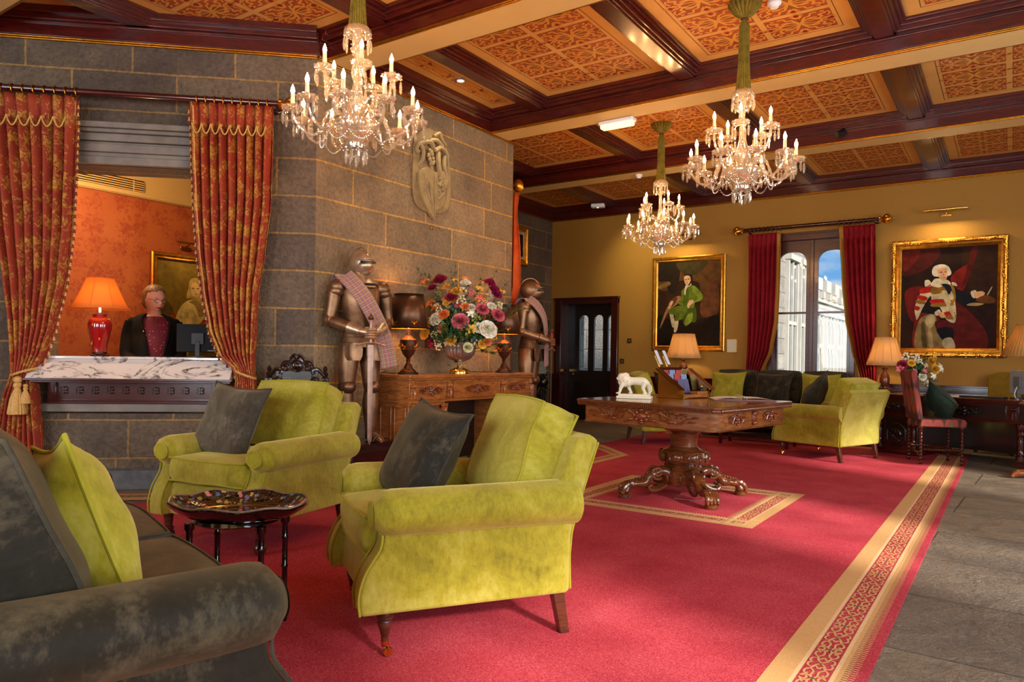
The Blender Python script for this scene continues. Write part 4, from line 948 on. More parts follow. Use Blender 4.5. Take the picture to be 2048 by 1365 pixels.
def wpt(loc, rz, sc, p): c, s = cos(rz), sin(rz); return (loc[0]+sc*(p[0]*c-p[1]*s), loc[1]+sc*(p[0]*s+p[1]*c), loc[2]+sc*p[2])
def sword(label, loc, rz, sc, grip):
    t = thing('longsword', label, 'sword', wpt(loc, rz, sc, (0, -.29, .0)), rz); t.scale = (sc, sc, sc)
    mb = MB(); mb.loft([[(a*w_, b*.005, z) for a, b in ((-1, 0), (0, -1), (1, 0), (0, 1))] for z, w_ in ((.002, .006), (.05, .020), (.88, .028))]); mb.build('blade', metal('blade_iron', (150, 122, 106), .4, .3, 12, .1, .9) if 'blade_iron' not in bpy.data.materials else bpy.data.materials['blade_iron'], t, smooth=False)
    MB().tube(cat_rom([(-.13, 0, .875), (-.06, 0, .895), (0, 0, .90), (.06, 0, .895), (.13, 0, .875)], 4), [.009]*17, 8).build('crossguard', steel, t)
    MB().lathe([(.016, .90), (.014, .95), (.017, 1.0), (.013, 1.09), (.012, 1.10)], 14).build('grip', grip, t)
    MB().lathe([(.001, 1.10), (.02, 1.103), (.026, 1.118), (.02, 1.135), (.008, 1.142), (.01, 1.15), (.001, 1.155)], 14).build('pommel', bronze_d, t)
def sash(label, loc, rz, sc, side=-1):
    t = MB(); C_ = [(side*.16, .10, 1.44), (side*.17, .06, 1.495), (side*.16, -.04, 1.50), (side*.11, -.135, 1.42), (side*.03, -.185, 1.30), (-side*.05, -.19, 1.17), (-side*.12, -.178, 1.05), (-side*.175, -.16, .93), (-side*.21, -.15, .80), (-side*.235, -.145, .68)]
    C_ = cat_rom(C_, 5); n = len(C_)
    def fn(u, v):
        i = min(n-1, int(round(v*(n-1)))); p = C_[i]; q = C_[min(i+1, n-1)]-C_[max(i-1, 0)]; q.normalize(); w_ = .075
        wd = Vector((q.z*side, 0, -q.x*side)); wd = wd.normalized() if wd.length > .2 else Vector((1, 0, 0))
        if i < 10: wd = Vector((1, 0, -.35*side*0)).normalized()
        a = (u-.5)*2; out = Vector((0, -.012*(1-a*a) if p.y < 0 else .012*(1-a*a), 0))
        x = p+wd*a*w_+out; x.y += .05*max(0, abs(x.x)-.10)*2 if p.y < 0 and v < .75 else 0; x.y += .006*sin(u*18)
        return tuple(x)
    t.grid(fn, 12, n-1, uv=lambda u, v: (u*.15*3, v*1.15*3)); o = t.build('tartan_sash', tartan)
    so = o.modifiers.new('thick', 'SOLIDIFY'); so.thickness = .006; so.offset = 1
    tag(o, label, 'sash', loc=loc, rz=rz); o.scale = (sc, sc, sc)
    return o
K1 = (-4.53, 4.335, .365); K2 = (-4.58, 7.03, .365)
plinth_m = plain('plinth_black', (22, 10, 12), .18, coat=.8)
tag(MB().box((-4.72, 4.13, 0), (-4.385, 4.62, .362)).build('plinth', plinth_m, bevel=.006), 'black box plinth under the nearer suit of armour, left of the sideboard', 'plinth')
tag(MB().box((-4.76, 6.89, 0), (-4.40, 7.24, .362)).build('plinth', plinth_m, bevel=.006), 'black box plinth under the farther suit of armour, right of the sideboard', 'plinth')
armour('suit of armour with a pale steel helmet, left of the sideboard', K1, radians(66), steel)
armour('all-bronze suit of armour partly behind the right bronze lamp', K2, radians(104), bronze)
sword('upright longsword with an orange wooden grip held by the nearer suit of armour', K1, radians(66), .92, oak)
redcord = plain('crimson_grip', (150, 26, 34), .6)
sword('upright longsword with a red grip held by the farther suit of armour', K2, radians(104), .92, redcord)
sash('pink and ochre tartan sash across the nearer suit of armour', K1, radians(66), .92, -1)
sash('pink and ochre tartan sash across the farther suit of armour', K2, radians(104), .92, -1)

# ================================================================ receptionist
skin_m = plain('skin', (214, 148, 118), .5, spec=.35); hair_m = plain('blond_hair', (126, 88, 44), .45, noise_amt=.35, scale=60)
jack_m = plain('black_jacket', (17, 13, 8), .85, spec=.2); lipm = plain('lips', (128, 30, 40), .4); glass_fr = plain('spectacle_frame', (40, 30, 26), .3)
M = NM('dotted_blouse'); vo = M.n('ShaderNodeTexVoronoi'); vo.inputs['Scale'].default_value = 34; vo.inputs['Randomness'].default_value = .5; M.l(M.coord(), vo.inputs['Vector'])
M.col(M.ramp(vo.outputs['Distance'], [(.17, lin((206, 120, 100))), (.2, lin((104, 8, 30)))])); M.set(Roughness=.7); blouse_m = M.m
pl = LP(1.50, 0, -.80); prz = radians(68)
b = MB()
ell(b, [(.10, -.09, 0, .04, .045), (.28, -.09, .0, .055, .06), (.46, -.09, 0, .055, .06), (.70, -.09, 0, .08, .085), (.84, -.085, 0, .095, .10)], 16); ell(b, [(.10, .09, 0, .04, .045), (.28, .09, .0, .055, .06), (.46, .09, 0, .055, .06), (.70, .09, 0, .08, .085), (.84, .085, 0, .095, .10)], 16)
for sx in (-1, 1): b.loft([[(sx*.09+w_*cos(q), y_, h_*(1+sin(q))/2) for q in [2*pi*k/12 for k in range(12)]] for y_, w_, h_ in ((.07, .03, .05), (.02, .04, .13), (-.06, .042, .07), (-.13, .035, .05), (-.17, .015, .03))])
ell(b, [(.80, 0, 0, .16, .11), (.92, 0, 0, .17, .115), (1.05, 0, -.005, .145, .105), (1.14, 0, -.015, .15, .12), (1.22, 0, -.025, .165, .13), (1.30, 0, -.01, .175, .11), (1.37, 0, .0, .16, .085), (1.405, 0, .005, .09, .065), (1.425, 0, .005, .056, .055), (1.46, 0, -.005, .052, .054), (1.50, 0, -.01, .055, .06)], 24)
HC = Vector((0, -.014, 1.562)); hrot = Matrix.Rotation(radians(22), 3, 'Z') @ Matrix.Rotation(radians(12), 3, 'X')
def headpt(a, b_):
    th = 2*pi*a; ph = pi*b_; f = -sin(th)*sin(ph); zz = -cos(ph)
    rx, ry, rz_ = .084, .102, .126
    low = max(0, -zz); x = rx*sin(ph)*cos(th)*(1-.30*low**1.6); y = ry*sin(ph)*sin(th)*(1-.10*low); z = rz_*zz
    g = lambda cx, cz, s: exp(-((x-cx)**2+(z-cz)**2)/(2*s*s))
    if f > 0: y -= .022*g(0, -.018, .009)+.010*g(0, -.002, .008)+.008*g(0, -.058, .014)+.010*g(0, -.098, .016)-.008*(g(.03, .008, .012)+g(-.03, .008, .012))+.004*(g(.03, .028, .012)+g(-.03, .028, .012))+.004*(g(.036, -.03, .018)+g(-.036, -.03, .018))
    return tuple(HC+hrot @ Vector((x, y, z)))
b.grid(headpt, 48, 36, closeu=True)
for sx in (-1, 1): b.sph(tuple(HC+hrot @ Vector((sx*.075, .006, -.005))), (.010, .018, .028), 10, 8)
for sx in (-1, 1):
    b.tube(cat_rom([(sx*.175, 0, 1.35), (sx*.205, .01, 1.22), (sx*.215, .0, 1.08), (sx*.17, -.12, 1.02), (sx*.12, -.24, .995)], 4), [.05, .05, .047, .045, .043, .042, .042, .042, .04, .038, .037, .036, .034, .032, .029, .026, .024], 12)
    hx, hy, hz = sx*.115, -.27, .985
    b.sph((hx, hy, hz), (.038, .048, .016), 12, 8)
    for j in range(4):
        xo = hx+sx*(-.028+.019*j); L_ = (.062, .075, .08, .068)[j]
        b.tube(cat_rom([(xo, hy-.03, hz+.004), (xo, hy-.03-L_*.5, hz+.006), (xo, hy-.03-L_*.85, hz-.004), (xo, hy-.03-L_, hz-.016)], 3), [.0092]*9+[.007], 8)
    b.tube(cat_rom([(hx-sx*.03, hy+.01, hz), (hx-sx*.055, hy-.02, hz), (hx-sx*.06, hy-.05, hz-.006)], 3), [.012, .012, .011, .0105, .01, .0095, .008], 8)
person = b.build('person', skin_m, angle=180); rm = person.modifiers.new('skin', 'REMESH'); rm.mode = 'VOXEL'; rm.voxel_size = .0045; rm.use_smooth_shade = True
tag(person, 'woman with tied-back blond hair and glasses in a black jacket behind the marble counter', 'person', loc=(pl[0], pl[1], 0), rz=prz)
# jacket body (open front), sleeves
mb = MB(); n = 40
def jk(z, rx, ry, cy, gap):
    out = []
    for k in range(n+1):
        q = -pi/2+gap+(2*pi-2*gap)*k/n; out.append((rx*cos(q), cy+ry*sin(q), z))
    return out
rows = [jk(.86, .195, .145, 0, .30), jk(.95, .19, .14, 0, .30), jk(1.05, .172, .132, -.005, .36), jk(1.14, .178, .142, -.012, .46), jk(1.22, .19, .15, -.02, .52), jk(1.30, .197, .135, -.01, .58), jk(1.36, .19, .11, .0, .66), jk(1.40, .14, .09, .008, .78), jk(1.425, .085, .072, .012, .9)]
mb.loft(rows, cap=False, close=False); jk_o = mb.build('jacket', jack_m, person, angle=180); so = jk_o.modifiers.new('t', 'SOLIDIFY'); so.thickness = .012; so.offset = 1
for sx in (-1, 1):
    mb = MB(); mb.sph((sx*.168, .0, 1.348), (.054, .058, .050), 14, 10); mb.tube(cat_rom([(sx*.172, 0, 1.355), (sx*.205, .01, 1.22), (sx*.218, .0, 1.07), (sx*.18, -.12, 1.015), (sx*.135, -.21, .995)], 4), [.062, .063, .063, .062, .060, .058, .057, .056, .054, .054, .053, .05, .047, .045, .043, .041, .040], 16); mb.build('sleeve', jack_m, person)
    mb = MB(); mb.tube(rows and [tuple(Vector(r[0 if sx > 0 else -1])+Vector((0, -.008, 0))) for r in rows], [.008, .008, .01, .018, .022, .022, .02, .016, .012], 8, flat=.5); mb.build('lapel', jack_m, person)
mb = MB(); ell(mb, [(.98, 0, -.003, .152, .112), (1.05, 0, -.006, .152, .113), (1.14, 0, -.016, .157, .127), (1.22, 0, -.026, .17, .137), (1.30, 0, -.012, .178, .117), (1.36, 0, -.002, .168, .094), (1.392, 0, .003, .125, .082), (1.408, 0, .005, .088, .068)], 28); mb.build('blouse', blouse_m, person)
mb = MB(); ell(mb, [(.62, 0, 0, .19, .15), (.80, 0, 0, .19, .14), (.92, 0, 0, .18, .125), (1.0, 0, 0, .158, .115)], 24); mb.build('skirt', jack_m, person)
MB().sph((.06, -.152, 1.02), (.008, .004, .008), 8, 6).sph((-.075, -.15, 1.02), (.008, .004, .008), 8, 6).build('button', brass, person)
MB().sph((-.105, -.16, 1.27), (.006, .004, .009), 8, 6).build('lapel_pin', brass, person)
mb = MB()
def hairpt(a, b_):
    th = 2*pi*a; ph = pi*(.30+.70*b_) if False else pi*b_; r = 1.0
    x, y, z = .091*sin(ph)*cos(th), .110*sin(ph)*sin(th), .134*-cos(ph); z = max(z, -.055-.0*y)
    front = max(0, -sin(th)*sin(ph)); lim = .050+.038*front-.012*cos(th)*0
    if -sin(th) > .05 and z < lim: # pull hair away from the face
        k_ = .80; x *= k_; y = y*k_+.012; z = min(z, lim)
    return tuple(HC+hrot @ Vector((x, y+.006+.0025*sin(th*14), z+.004)))
mb.grid(hairpt, 48, 30, closeu=True); mb.sph(tuple(HC+hrot @ Vector((-.01, .105, -.045))), (.042, .04, .058), 14, 10)
mb.sph(tuple(HC+hrot @ Vector((0, .03, .02))), (.092, .09, .112), 24, 16)
mb.build('hair', hair_m, person, angle=180)
mb = MB()
for sx in (-1, 1):
    mb.tube([tuple(HC+hrot @ Vector((sx*.031+.022*cos(q), -.102+.004*abs(cos(q)), .004+.018*sin(q)))) for q in [2*pi*k/18 for k in range(18)]], .0022, 6, closed=True)
    mb.tube([tuple(HC+hrot @ Vector(p)) for p in [(sx*.053, -.10, .008), (sx*.076, -.05, .01), (sx*.08, .01, .008)]], .002, 6)
mb.tube([tuple(HC+hrot @ Vector(p)) for p in [(-.01, -.104, .008), (0, -.108, .011), (.01, -.104, .008)]], .002, 6); mb.build('glasses', glass_fr, person)
mb = MB()
for sx in (-1, 1): mb.sph(tuple(HC+hrot @ Vector((sx*.030, -.083, .005))), (.012, .007, .0045), 10, 6)
mb.build('eyes', plain('eye_dark', (52, 34, 30), .3), person)
mb = MB()
for sx in (-1, 1): mb.tube([tuple(HC+hrot @ Vector(p)) for p in [(sx*.014, -.094, .026), (sx*.032, -.091, .031), (sx*.048, -.08, .026)]], [.003, .0035, .002], 6)
mb.build('eyebrows', hair_m, person)
mb = MB(); mb.tube([tuple(HC+hrot @ Vector(p)) for p in [(-.024, -.085, -.055), (-.012, -.095, -.059), (0, -.098, -.060), (.012, -.095, -.059), (.024, -.085, -.055)]], [.002, .0055, .006, .0055, .002], 8); mb.build('lips', lipm, person)
# ================================================================ chandeliers
M = NM('crystal'); M.t.nodes.remove(M.b); tr = M.n('ShaderNodeBsdfTransparent'); gl = M.n('ShaderNodeBsdfGlossy', Roughness=.06); df = M.n('ShaderNodeBsdfTranslucent'); dd = M.n('ShaderNodeBsdfDiffuse')
tr.inputs[0].default_value = (.97, .93, .86, 1); gl.inputs[0].default_value = (1, .97, .92, 1); df.inputs[0].default_value = (.95, .88, .72, 1); dd.inputs[0].default_value = (.92, .85, .70, 1)
lw = M.n('ShaderNodeLayerWeight', Blend=.45); m1 = M.n('ShaderNodeMixShader'); m2 = M.n('ShaderNodeMixShader'); m3 = M.n('ShaderNodeMixShader'); m3.inputs[0].default_value = .5
M.l(df.outputs[0], m3.inputs[1]); M.l(dd.outputs[0], m3.inputs[2])
m1.inputs[0].default_value = .30; M.l(tr.outputs[0], m1.inputs[1]); M.l(m3.outputs[0], m1.inputs[2])
M.l(M.math('ADD', M.math('MULTIPLY', lw.outputs['Facing'], .55), .22), m2.inputs[0]); M.l(m1.outputs[0], m2.inputs[1]); M.l(gl.outputs[0], m2.inputs[2]); M.l(m2.outputs[0], M.o.inputs[0])
crystal = M.m
bulb_m = emis('bulb_glow', (255, 190, 120), 330); candle_m = plain('candle_sleeve', (236, 214, 170), .4)
sleeve_m = velvet('olive_silk', (64, 54, 10), (122, 104, 30), (168, 148, 66), sheen=.8, scale=14)
def chandelier(label, loc, rz):
    t = thing('chandelier', label, 'chandelier', loc, rz, None)
    # z = 0 is the top of the glass canopy
    mb = MB(); n = 60
    mb.lathe([(.001, .64), (.11, .638), (.10, .60), (.055, .545), (.022, .525), (.018, .51), (.024, .49), (.034, .46), (.036, .2), (.046, .03), (.05, .0), (.001, -.01)], 80, flute=.14, nf=20); sl = mb.build('silk_sleeve', sleeve_m, t)
    MB().tube([(.023*cos(q), .023*sin(q), .515) for q in [2*pi*k/14 for k in range(14)]], .006, 6, closed=True).build('sleeve_tie', plain('tie_red', (90, 24, 16), .6), sl)
    MB().lathe([(.03, .0), (.055, -.005), (.075, -.025), (.082, -.05), (.08, -.062), (.07, -.04), (.05, -.02), (.03, -.01)], 28, flute=.05, nf=14).build('canopy', crystal, t)
    MB().lathe([(.02, .0), (.022, -.10), (.03, -.13), (.045, -.15), (.03, -.165), (.016, -.175), (.016, -.26), (.020, -.33), (.03, -.40), (.05, -.45), (.06, -.50), (.035, -.55), (.025, -.58), (.03, -.6)], 24, flute=.07, nf=8).build('stem', crystal, t)
    MB().lathe([(.02, -.60), (.11, -.585), (.138, -.59), (.142, -.605), (.132, -.64), (.105, -.675), (.06, -.70), (.04, -.71), (.055, -.725), (.05, -.745), (.03, -.755), (.001, -.76)], 32, flute=.03, nf=24).build('bowl', crystal, t)
    MB().lathe([(.05, -.715), (.07, -.722), (.068, -.74), (.05, -.735)], 24, flute=.05, nf=12).build('lower_plate', crystal, t)
    proto = {}
    def add(nm, make, x, y, z, a):
        if nm not in proto:
            o = make(); proto[nm] = o
        else:
            o = proto[nm].copy(); COL.objects.link(o)
        o.parent = t; o.location = (x, y, z); o.rotation_euler = (0, 0, a); return o
    def mk_pan():
        mb = MB(); mb.lathe([(.012, -.014), (.03, -.012), (.052, .0), (.062, .016), (.056, .02), (.04, .006), (.014, .004), (.013, .03), (.02, .034), (.001, .034)], 24, flute=.09, nf=12); return mb.build('drip_pan', crystal)
    def mk_candle():
        mb = MB(); mb.lathe([(.001, 0), (.013, 0), (.0115, .05), (.012, .062), (.001, .063)], 12); return mb.build('candle', candle_m)
    def mk_bulb():
        mb = MB(); mb.lathe([(.001, 0), (.008, .004), (.012, .018), (.0105, .032), (.005, .046), (.0018, .056), (.001, .058)], 12); return mb.build('bulb', bulb_m)
    def mk_drop():
        mb = MB(); mb.sph((0, 0, -.010), (.008, .008, .008), 6, 4); mb.lathe([(.001, -.02), (.007, -.032), (.010, -.062), (.008, -.088), (.001, -.102)], 6); mb.sph((0, .012, -.03), (.006, .006, .006), 6, 4); return mb.build('pendant', crystal, smooth=False)
    def mk_arm(kind):
        mb = MB()
        if kind == 'arm':
            P_ = [(.06, 0, -.56), (.12, 0, -.525), (.165, 0, -.54), (.19, 0, -.60), (.215, 0, -.665), (.265, 0, -.69), (.325, 0, -.655), (.362, 0, -.60), (.37, 0, -.565)]
        else:
            P_ = [(.03, 0, -.50), (.07, 0, -.44), (.11, 0, -.415), (.14, 0, -.44), (.165, 0, -.455), (.195, 0, -.42), (.205, 0, -.36), (.205, 0, -.325)]
        pts = cat_rom(P_, 5); mb.tube(pts, [.0095+.0018*sin(k*1.3) for k in range(len(pts))], 8)
        mb.sph(P_[-1], (.016, .016, .012), 10, 6); mb.sph(P_[4], (.018, .014, .018), 8, 6)
        return mb.build(kind, crystal)
    def unit(a, r, z, da=0):
        x, y = r*cos(a), r*sin(a)
        add('drip_pan', mk_pan, x, y, z, a); add('candle', mk_candle, x, y, z+.03, a); add('bulb', mk_bulb, x, y, z+.092, a)
        for k in range(5):
            q = a+da+k*2*pi/5; add('pendant', mk_drop, x+.057*cos(q), y+.057*sin(q), z+.006, q)
    for k in range(10):
        a = k*2*pi/10+.1; add('arm', lambda: mk_arm('arm'), 0, 0, 0, a); r_ = .372; unit(a, r_, -.555, .3)
    for k in range(5):
        a = k*2*pi/5+.42; add('upper_arm', lambda: mk_arm('upper_arm'), 0, 0, 0, a); unit(a, .207, -.315, .1)
    for k in range(10): q = k*2*pi/10; add('pendant', mk_drop, .078*cos(q), .078*sin(q), -.058, q)
    for k in range(9): q = k*2*pi/9; add('pendant', mk_drop, .062*cos(q), .062*sin(q), -.738, q)
    add('pendant', mk_drop, 0, 0, -.76, 0)
    mb = MB()
    for k in range(10):
        a = k*2*pi/10+.1; b_ = a+2*pi/10
        for j in range(13):
            u = j/12; q = a+(b_-a)*u; r_ = .215+.0*u; z = -.69-.05*4*u*(1-u); mb.sph((r_*cos(q), r_*sin(q), z), .006, 6, 4)
    mb.build('bead_swag', crystal, t, kind='stuff')
    return t
ch_loc = [(-3.30, 3.11, 3.09), (-1.67, 5.41, 3.10), (-3.30, 7.73, 3.115)]
ch = chandelier('largest-looking crystal chandelier with lit candle bulbs, above the two near armchairs', ch_loc[0], .2)
dup(ch, ch_loc[1], .75, 'crystal chandelier hanging from the coffer directly above the right side of the centre table')
dup(ch, ch_loc[2], 1.35, 'farthest crystal chandelier, seen over the portrait of the youth in green')

# ================================================================ lamps
def shade_mat(name, c, trans=.6, pleat=0, emit=0):
    M = NM(name); M.t.nodes.remove(M.b); d = M.n('ShaderNodeBsdfDiffuse'); tl = M.n('ShaderNodeBsdfTranslucent'); mx = M.n('ShaderNodeMixShader'); mx.inputs[0].default_value = trans
    d.inputs[0].default_value = (*lin(c), 1); tl.inputs[0].default_value = (*lin(c), 1); M.l(d.outputs[0], mx.inputs[1]); M.l(tl.outputs[0], mx.inputs[2]); M.l(mx.outputs[0], M.o.inputs[0]); return M.m
cream_shade = shade_mat('cream_silk_shade', (246, 214, 158), .6); orange_shade = shade_mat('orange_silk_shade', (255, 186, 100), .75)
tole = metal('tole_bronze', (96, 66, 46), .38, .35, 5, .05, .8); tole_in = plain('shade_gilt_lining', (226, 150, 40), .4)
def shade(t, z0, z1, r0, r1, mat, pleats=0, inner=None, n=48, energy=14, col=(1, .74, .45), panels=0):
    mb = MB(); fl = .012 if pleats else 0; n = max(n, pleats*4)
    if panels:
        pr_ = lambda r, z: [(r*cos(q)*(1-.03*abs(sin(q*panels/2))), r*sin(q)*(1-.03*abs(sin(q*panels/2))), z) for q in [2*pi*k/96 for k in range(96)]]
        mb.loft([pr_(r0, z0), pr_(r0*.83+r1*.17-.006, z0+(z1-z0)*.2), pr_((r0+r1)/2-.008, (z0+z1)/2), pr_(r1, z1)], cap=False)
    else: mb.lathe([(r0, z0), ((r0+r1)/2-.003, (z0+z1)/2), (r1, z1)], n, flute=fl, nf=pleats or 12)
    mb2 = MB(); mb2.f = []
    o = MB(); o.v = mb.v; o.f = [f for f in mb.f if len(f) == 4]; o.mi = [0]*len(o.f); o.uv = {}
    so = o.build('lamp_shade', mat, t, angle=60 if not pleats else 180); m_ = so.modifiers.new('t', 'SOLIDIFY'); m_.thickness = .003
    if inner:
        q = MB(); q.loft([[((r-.006)*cos(a), (r-.006)*sin(a), z) for a in [2*pi*k/40 for k in range(40)]] for r, z in ((r0, z0+.001), (r1, z1-.001))], cap=False); q.build('shade_lining', inner, so)
    for r, z in ((r0, z0), (r1, z1)): MB().tube([(r*cos(a), r*sin(a), z) for a in [2*pi*k/48 for k in range(48)]], .004, 6, closed=True).build('shade_rim', mat if not inner else black, so)
    rr = MB()
    if panels:
        for k in range(panels): a = 2*pi*k/panels; rr.tube([(r0*cos(a), r0*sin(a), z0), ((r0+r1)/2*cos(a)*.985, (r0+r1)/2*sin(a)*.985, (z0+z1)/2), (r1*cos(a), r1*sin(a), z1)], .0025, 5)
    if panels: rr.build('shade_ribs', mat, so)
    mb = MB(); mb.lathe([(.001, 0), (.014, .006), (.024, .035), (.018, .062), (.001, .07)], 14, (0, 0, z0+.04)); mb.tube([(0, 0, z0-.03), (0, 0, z0+.045)], .008, 8); bo = mb.build('bulb', emis('lamp_bulb', (255, 210, 140), 12) if 'lamp_bulb' not in bpy.data.materials else bpy.data.materials['lamp_bulb'], t)
    if energy:
        l_ = light('POINT', 'lamp_light', (0, 0, 0), energy, col, .03); l_.parent = t; l_.location = (0, 0, z0+(z1-z0)*.55)
def eagle(mb, s=1):
    for sx in (-1, 1):
        for k in range(4): mb.tube([(sx*.008*s, 0, .004*s), (sx*(.024+.004*k)*s, -.001, (.026-.006*k)*s), (sx*(.03-.002*k)*s, -.001, (.03-.012*k)*s)], .0018*s, 4)
        mb.tube([(sx*.02*s, 0, -.02*s), (sx*.04*s, 0, -.024*s), (sx*.06*s, 0, -.02*s)], .0015*s, 4)
    mb.sph((0, 0, 0), (.006*s, .002, .012*s), 6, 4); mb.tube([(.012*s*cos(q), 0, -.016*s+.012*s*sin(q)) for q in [2*pi*k/10 for k in range(10)]], .0016*s, 4, closed=True)
def tole_lamp(label, loc, rz):
    t = thing('table_lamp', label, 'lamp', loc, rz)
    MB().lathe([(.001, 0), (.092, 0), (.094, .01), (.085, .018), (.001, .02)], 32).build('base', black, t)
    b = MB().lathe([(.07, .018), (.072, .03), (.055, .045), (.045, .05), (.035, .075), (.02, .10), (.016, .115), (.022, .125), (.016, .135), (.024, .15), (.05, .18), (.068, .22), (.076, .27), (.078, .30), (.080, .308), (.072, .312), (.04, .33), (.018, .35), (.016, .40), (.012, .41)], 36).build('urn_body', tole, t)
    for a in (-pi/2, -.3, pi):
        mb = MB().at((.079*cos(a), .079*sin(a), .245), a+pi/2); eagle(mb, .9); mb.build('gilt_motif', gold, b)
    shade(t, .41, .715, .182, .132, tole, inner=tole_in, energy=9, col=(1, .62, .25))
    MB().lathe([(.001, .70), (.01, .705), (.014, .72), (.008, .735), (.001, .738)], 12).build('finial', gold, t)
    sh = [o for o in t.children if o.name.startswith('lamp_shade')][0]
    for k in range(6):
        a = k*pi/3+.2; r_ = .1765
        mb = MB().at((r_*cos(a), r_*sin(a), .452), a+pi/2, rx=-.16); eagle(mb, 1.0); mb.build('gilt_motif', gold, sh)
tole_lamp('bronze lamp with dark gilt-decorated shade at the left end of the sideboard', (-4.48, 4.885, DZ_), .3)
tole_lamp('bronze lamp with dark shade at the right end of the sideboard, behind the flowers', (-4.47, 6.37, DZ_), .1)
def turned_lamp(label, loc, sh0, sh1, r0, r1, pleats, mat, panels=0, e=9):
    t = thing('table_lamp', label, 'lamp', loc)
    H = sh0
    MB().lathe([(.001, 0), (.075, 0), (.078, .015), (.06, .025), (.03, .035), (.028, .05), (.05, .065), (.062, .10), (.064, H*.45), (.05, H*.62), (.026, H*.7), (.022, H*.78), (.038, H*.88), (.04, H*.92), (.012, H*.94), (.01, H+.02)], 28).build('turned_base', oak_dark if mat is cream_shade else mahog, t)
    shade(t, sh0, sh1, r0, r1, mat, pleats=pleats, panels=panels, energy=e)
turned_lamp('lit cream pleated lamp on the side table, left of the window sofa', (-4.18, 10.78, .86), .255, .62, .265, .165, 0, cream_shade, panels=12)
turned_lamp('lit cream fabric lamp right of the window, beside the desk flowers', (-1.39, 10.80, .72), .335, .70, .232, .125, 0, cream_shade, panels=12)
# tall pleated lamp on the writing desk
t = thing('table_lamp', 'tall lamp with a tan box-pleated shade and dark column, cut by the right edge', 'lamp', (.16, 9.92, .715))
MB().lathe([(.001, 0), (.08, 0), (.07, .02), (.022, .035), (.02, .10), (.026, .14), (.018, .2), (.022, .28), (.03, .34), (.018, .38), (.022, .44), (.012, .47), (.01, .5)], 18).build('column', blackwood, t)
shade(t, .47, .82, .27, .13, shade_mat('tan_pleat_shade', (206, 160, 92), .35), pleats=44, energy=6)
# red jar lamp on the reception counter
l3 = LP(1.70, 1.05, -.14)
t = thing('table_lamp', 'glowing orange lamp on a red porcelain jar, on the marble reception counter', 'lamp', (l3[0], l3[1], 1.05))
MB().lathe([(.001, 0), (.07, 0), (.072, .012), (.058, .02), (.055, .035), (.001, .04)], 24).build('wooden_foot', mahog, t)
redjar = plain('red_porcelain', (150, 16, 18), .12, coat=1.0)
jar = MB().lathe([(.05, .035), (.052, .05), (.058, .10), (.072, .16), (.085, .22), (.088, .26), (.078, .295), (.052, .315), (.05, .33), (.058, .338), (.001, .345)], 32).build('jar', redjar, t)
mb = MB()
for a, z in ((-1.9, .2), (-1.1, .25), (-.5, .14), (-1.4, .1), (-2.4, .26)):
    r_ = .088 if z > .18 else .068
    mb.at((r_*cos(a), r_*sin(a), z), a+pi/2); mb.sph((0, 0, 0), (.006, .003, .012), 6, 4); mb.sph((.004, 0, .016), (.004, .003, .005), 6, 4)
mb.build('gilt_figures', gold, jar)
shade(t, .385, .625, .215, .105, orange_shade, panels=8, energy=16, col=(1, .66, .34))
# ================================================================ reception opening
def lbox(mb, s0, s1, o0, o1, z0, z1, o0t=None, o1t=None):
    o0t = o0 if o0t is None else o0t; o1t = o1 if o1t is None else o1t
    V = [LP(s0, z0, o0), LP(s1, z0, o0), LP(s1, z0, o1), LP(s0, z0, o1), LP(s0, z1, o0t), LP(s1, z1, o0t), LP(s1, z1, o1t), LP(s0, z1, o1t)]
    mb.add(V, [(0, 3, 2, 1), (4, 5, 6, 7), (0, 1, 5, 4), (1, 2, 6, 5), (2, 3, 7, 6), (3, 0, 4, 7)]); return mb
M = NM('veined_marble'); v = M.coord(rot=(0, .9, 0), scale=(1, 1, 2.2)); f = M.noise(v, 1.5, 8, .62, 1.6); f2 = M.noise(v, 7, 6, .6, 1.5)
a = M.ramp(f, [(.465, (1, 1, 1)), (.492, (.0, .0, .0)), (.50, (.0, .0, .0)), (.525, (1, 1, 1))]); b_ = M.ramp(f2, [(.40, (0, 0, 0)), (.60, (1, 1, 1))])
M.col(M.mix(M.math('MULTIPLY', M.math('SUBTRACT', 1.0, a), M.math('ADD', M.math('MULTIPLY', b_, .8), .2)), lin((214, 204, 196)), lin((74, 66, 56)))); M.set(Roughness=.12, Coat_Weight=.5); marble = M.m
t = MB(); lbox(t, .62, 2.06, -.50, .115, 1.032, 1.052); 
ct = t.build('reception_counter', marble, smooth=False, bevel=.004)
tag(ct, 'reception counter with sloping veined white marble front and dark Gothic wood panel', 'counter')
t = MB(); lbox(t, .60, 2.06, .02, .27, .885, .887, .02, .27); lbox(t, .60, 2.06, .05, .268, .886, 1.032, .05, .10); t.build('marble_front', marble, ct, smooth=False)
t = MB(); lbox(t, .58, 2.08, .0, .285, .868, .886); lbox(t, .60, 2.04, .0, .24, .852, .868); t.build('ledge', mahog, ct, bevel=.003)
t = MB(); lbox(t, .72, 1.98, .0, .05, .69, .852); pn = t.build('front_panel', mahog, ct, bevel=.002)
t = MB(); lbox(t, .70, 2.0, .0, .075, .682, .702); lbox(t, .70, 2.0, .0, .068, .70, .712); lbox(t, 1.93, 1.99, .0, .07, .69, .852); lbox(t, .72, .78, .0, .07, .69, .852); t.build('panel_moulding', mahog, pn, bevel=.003)
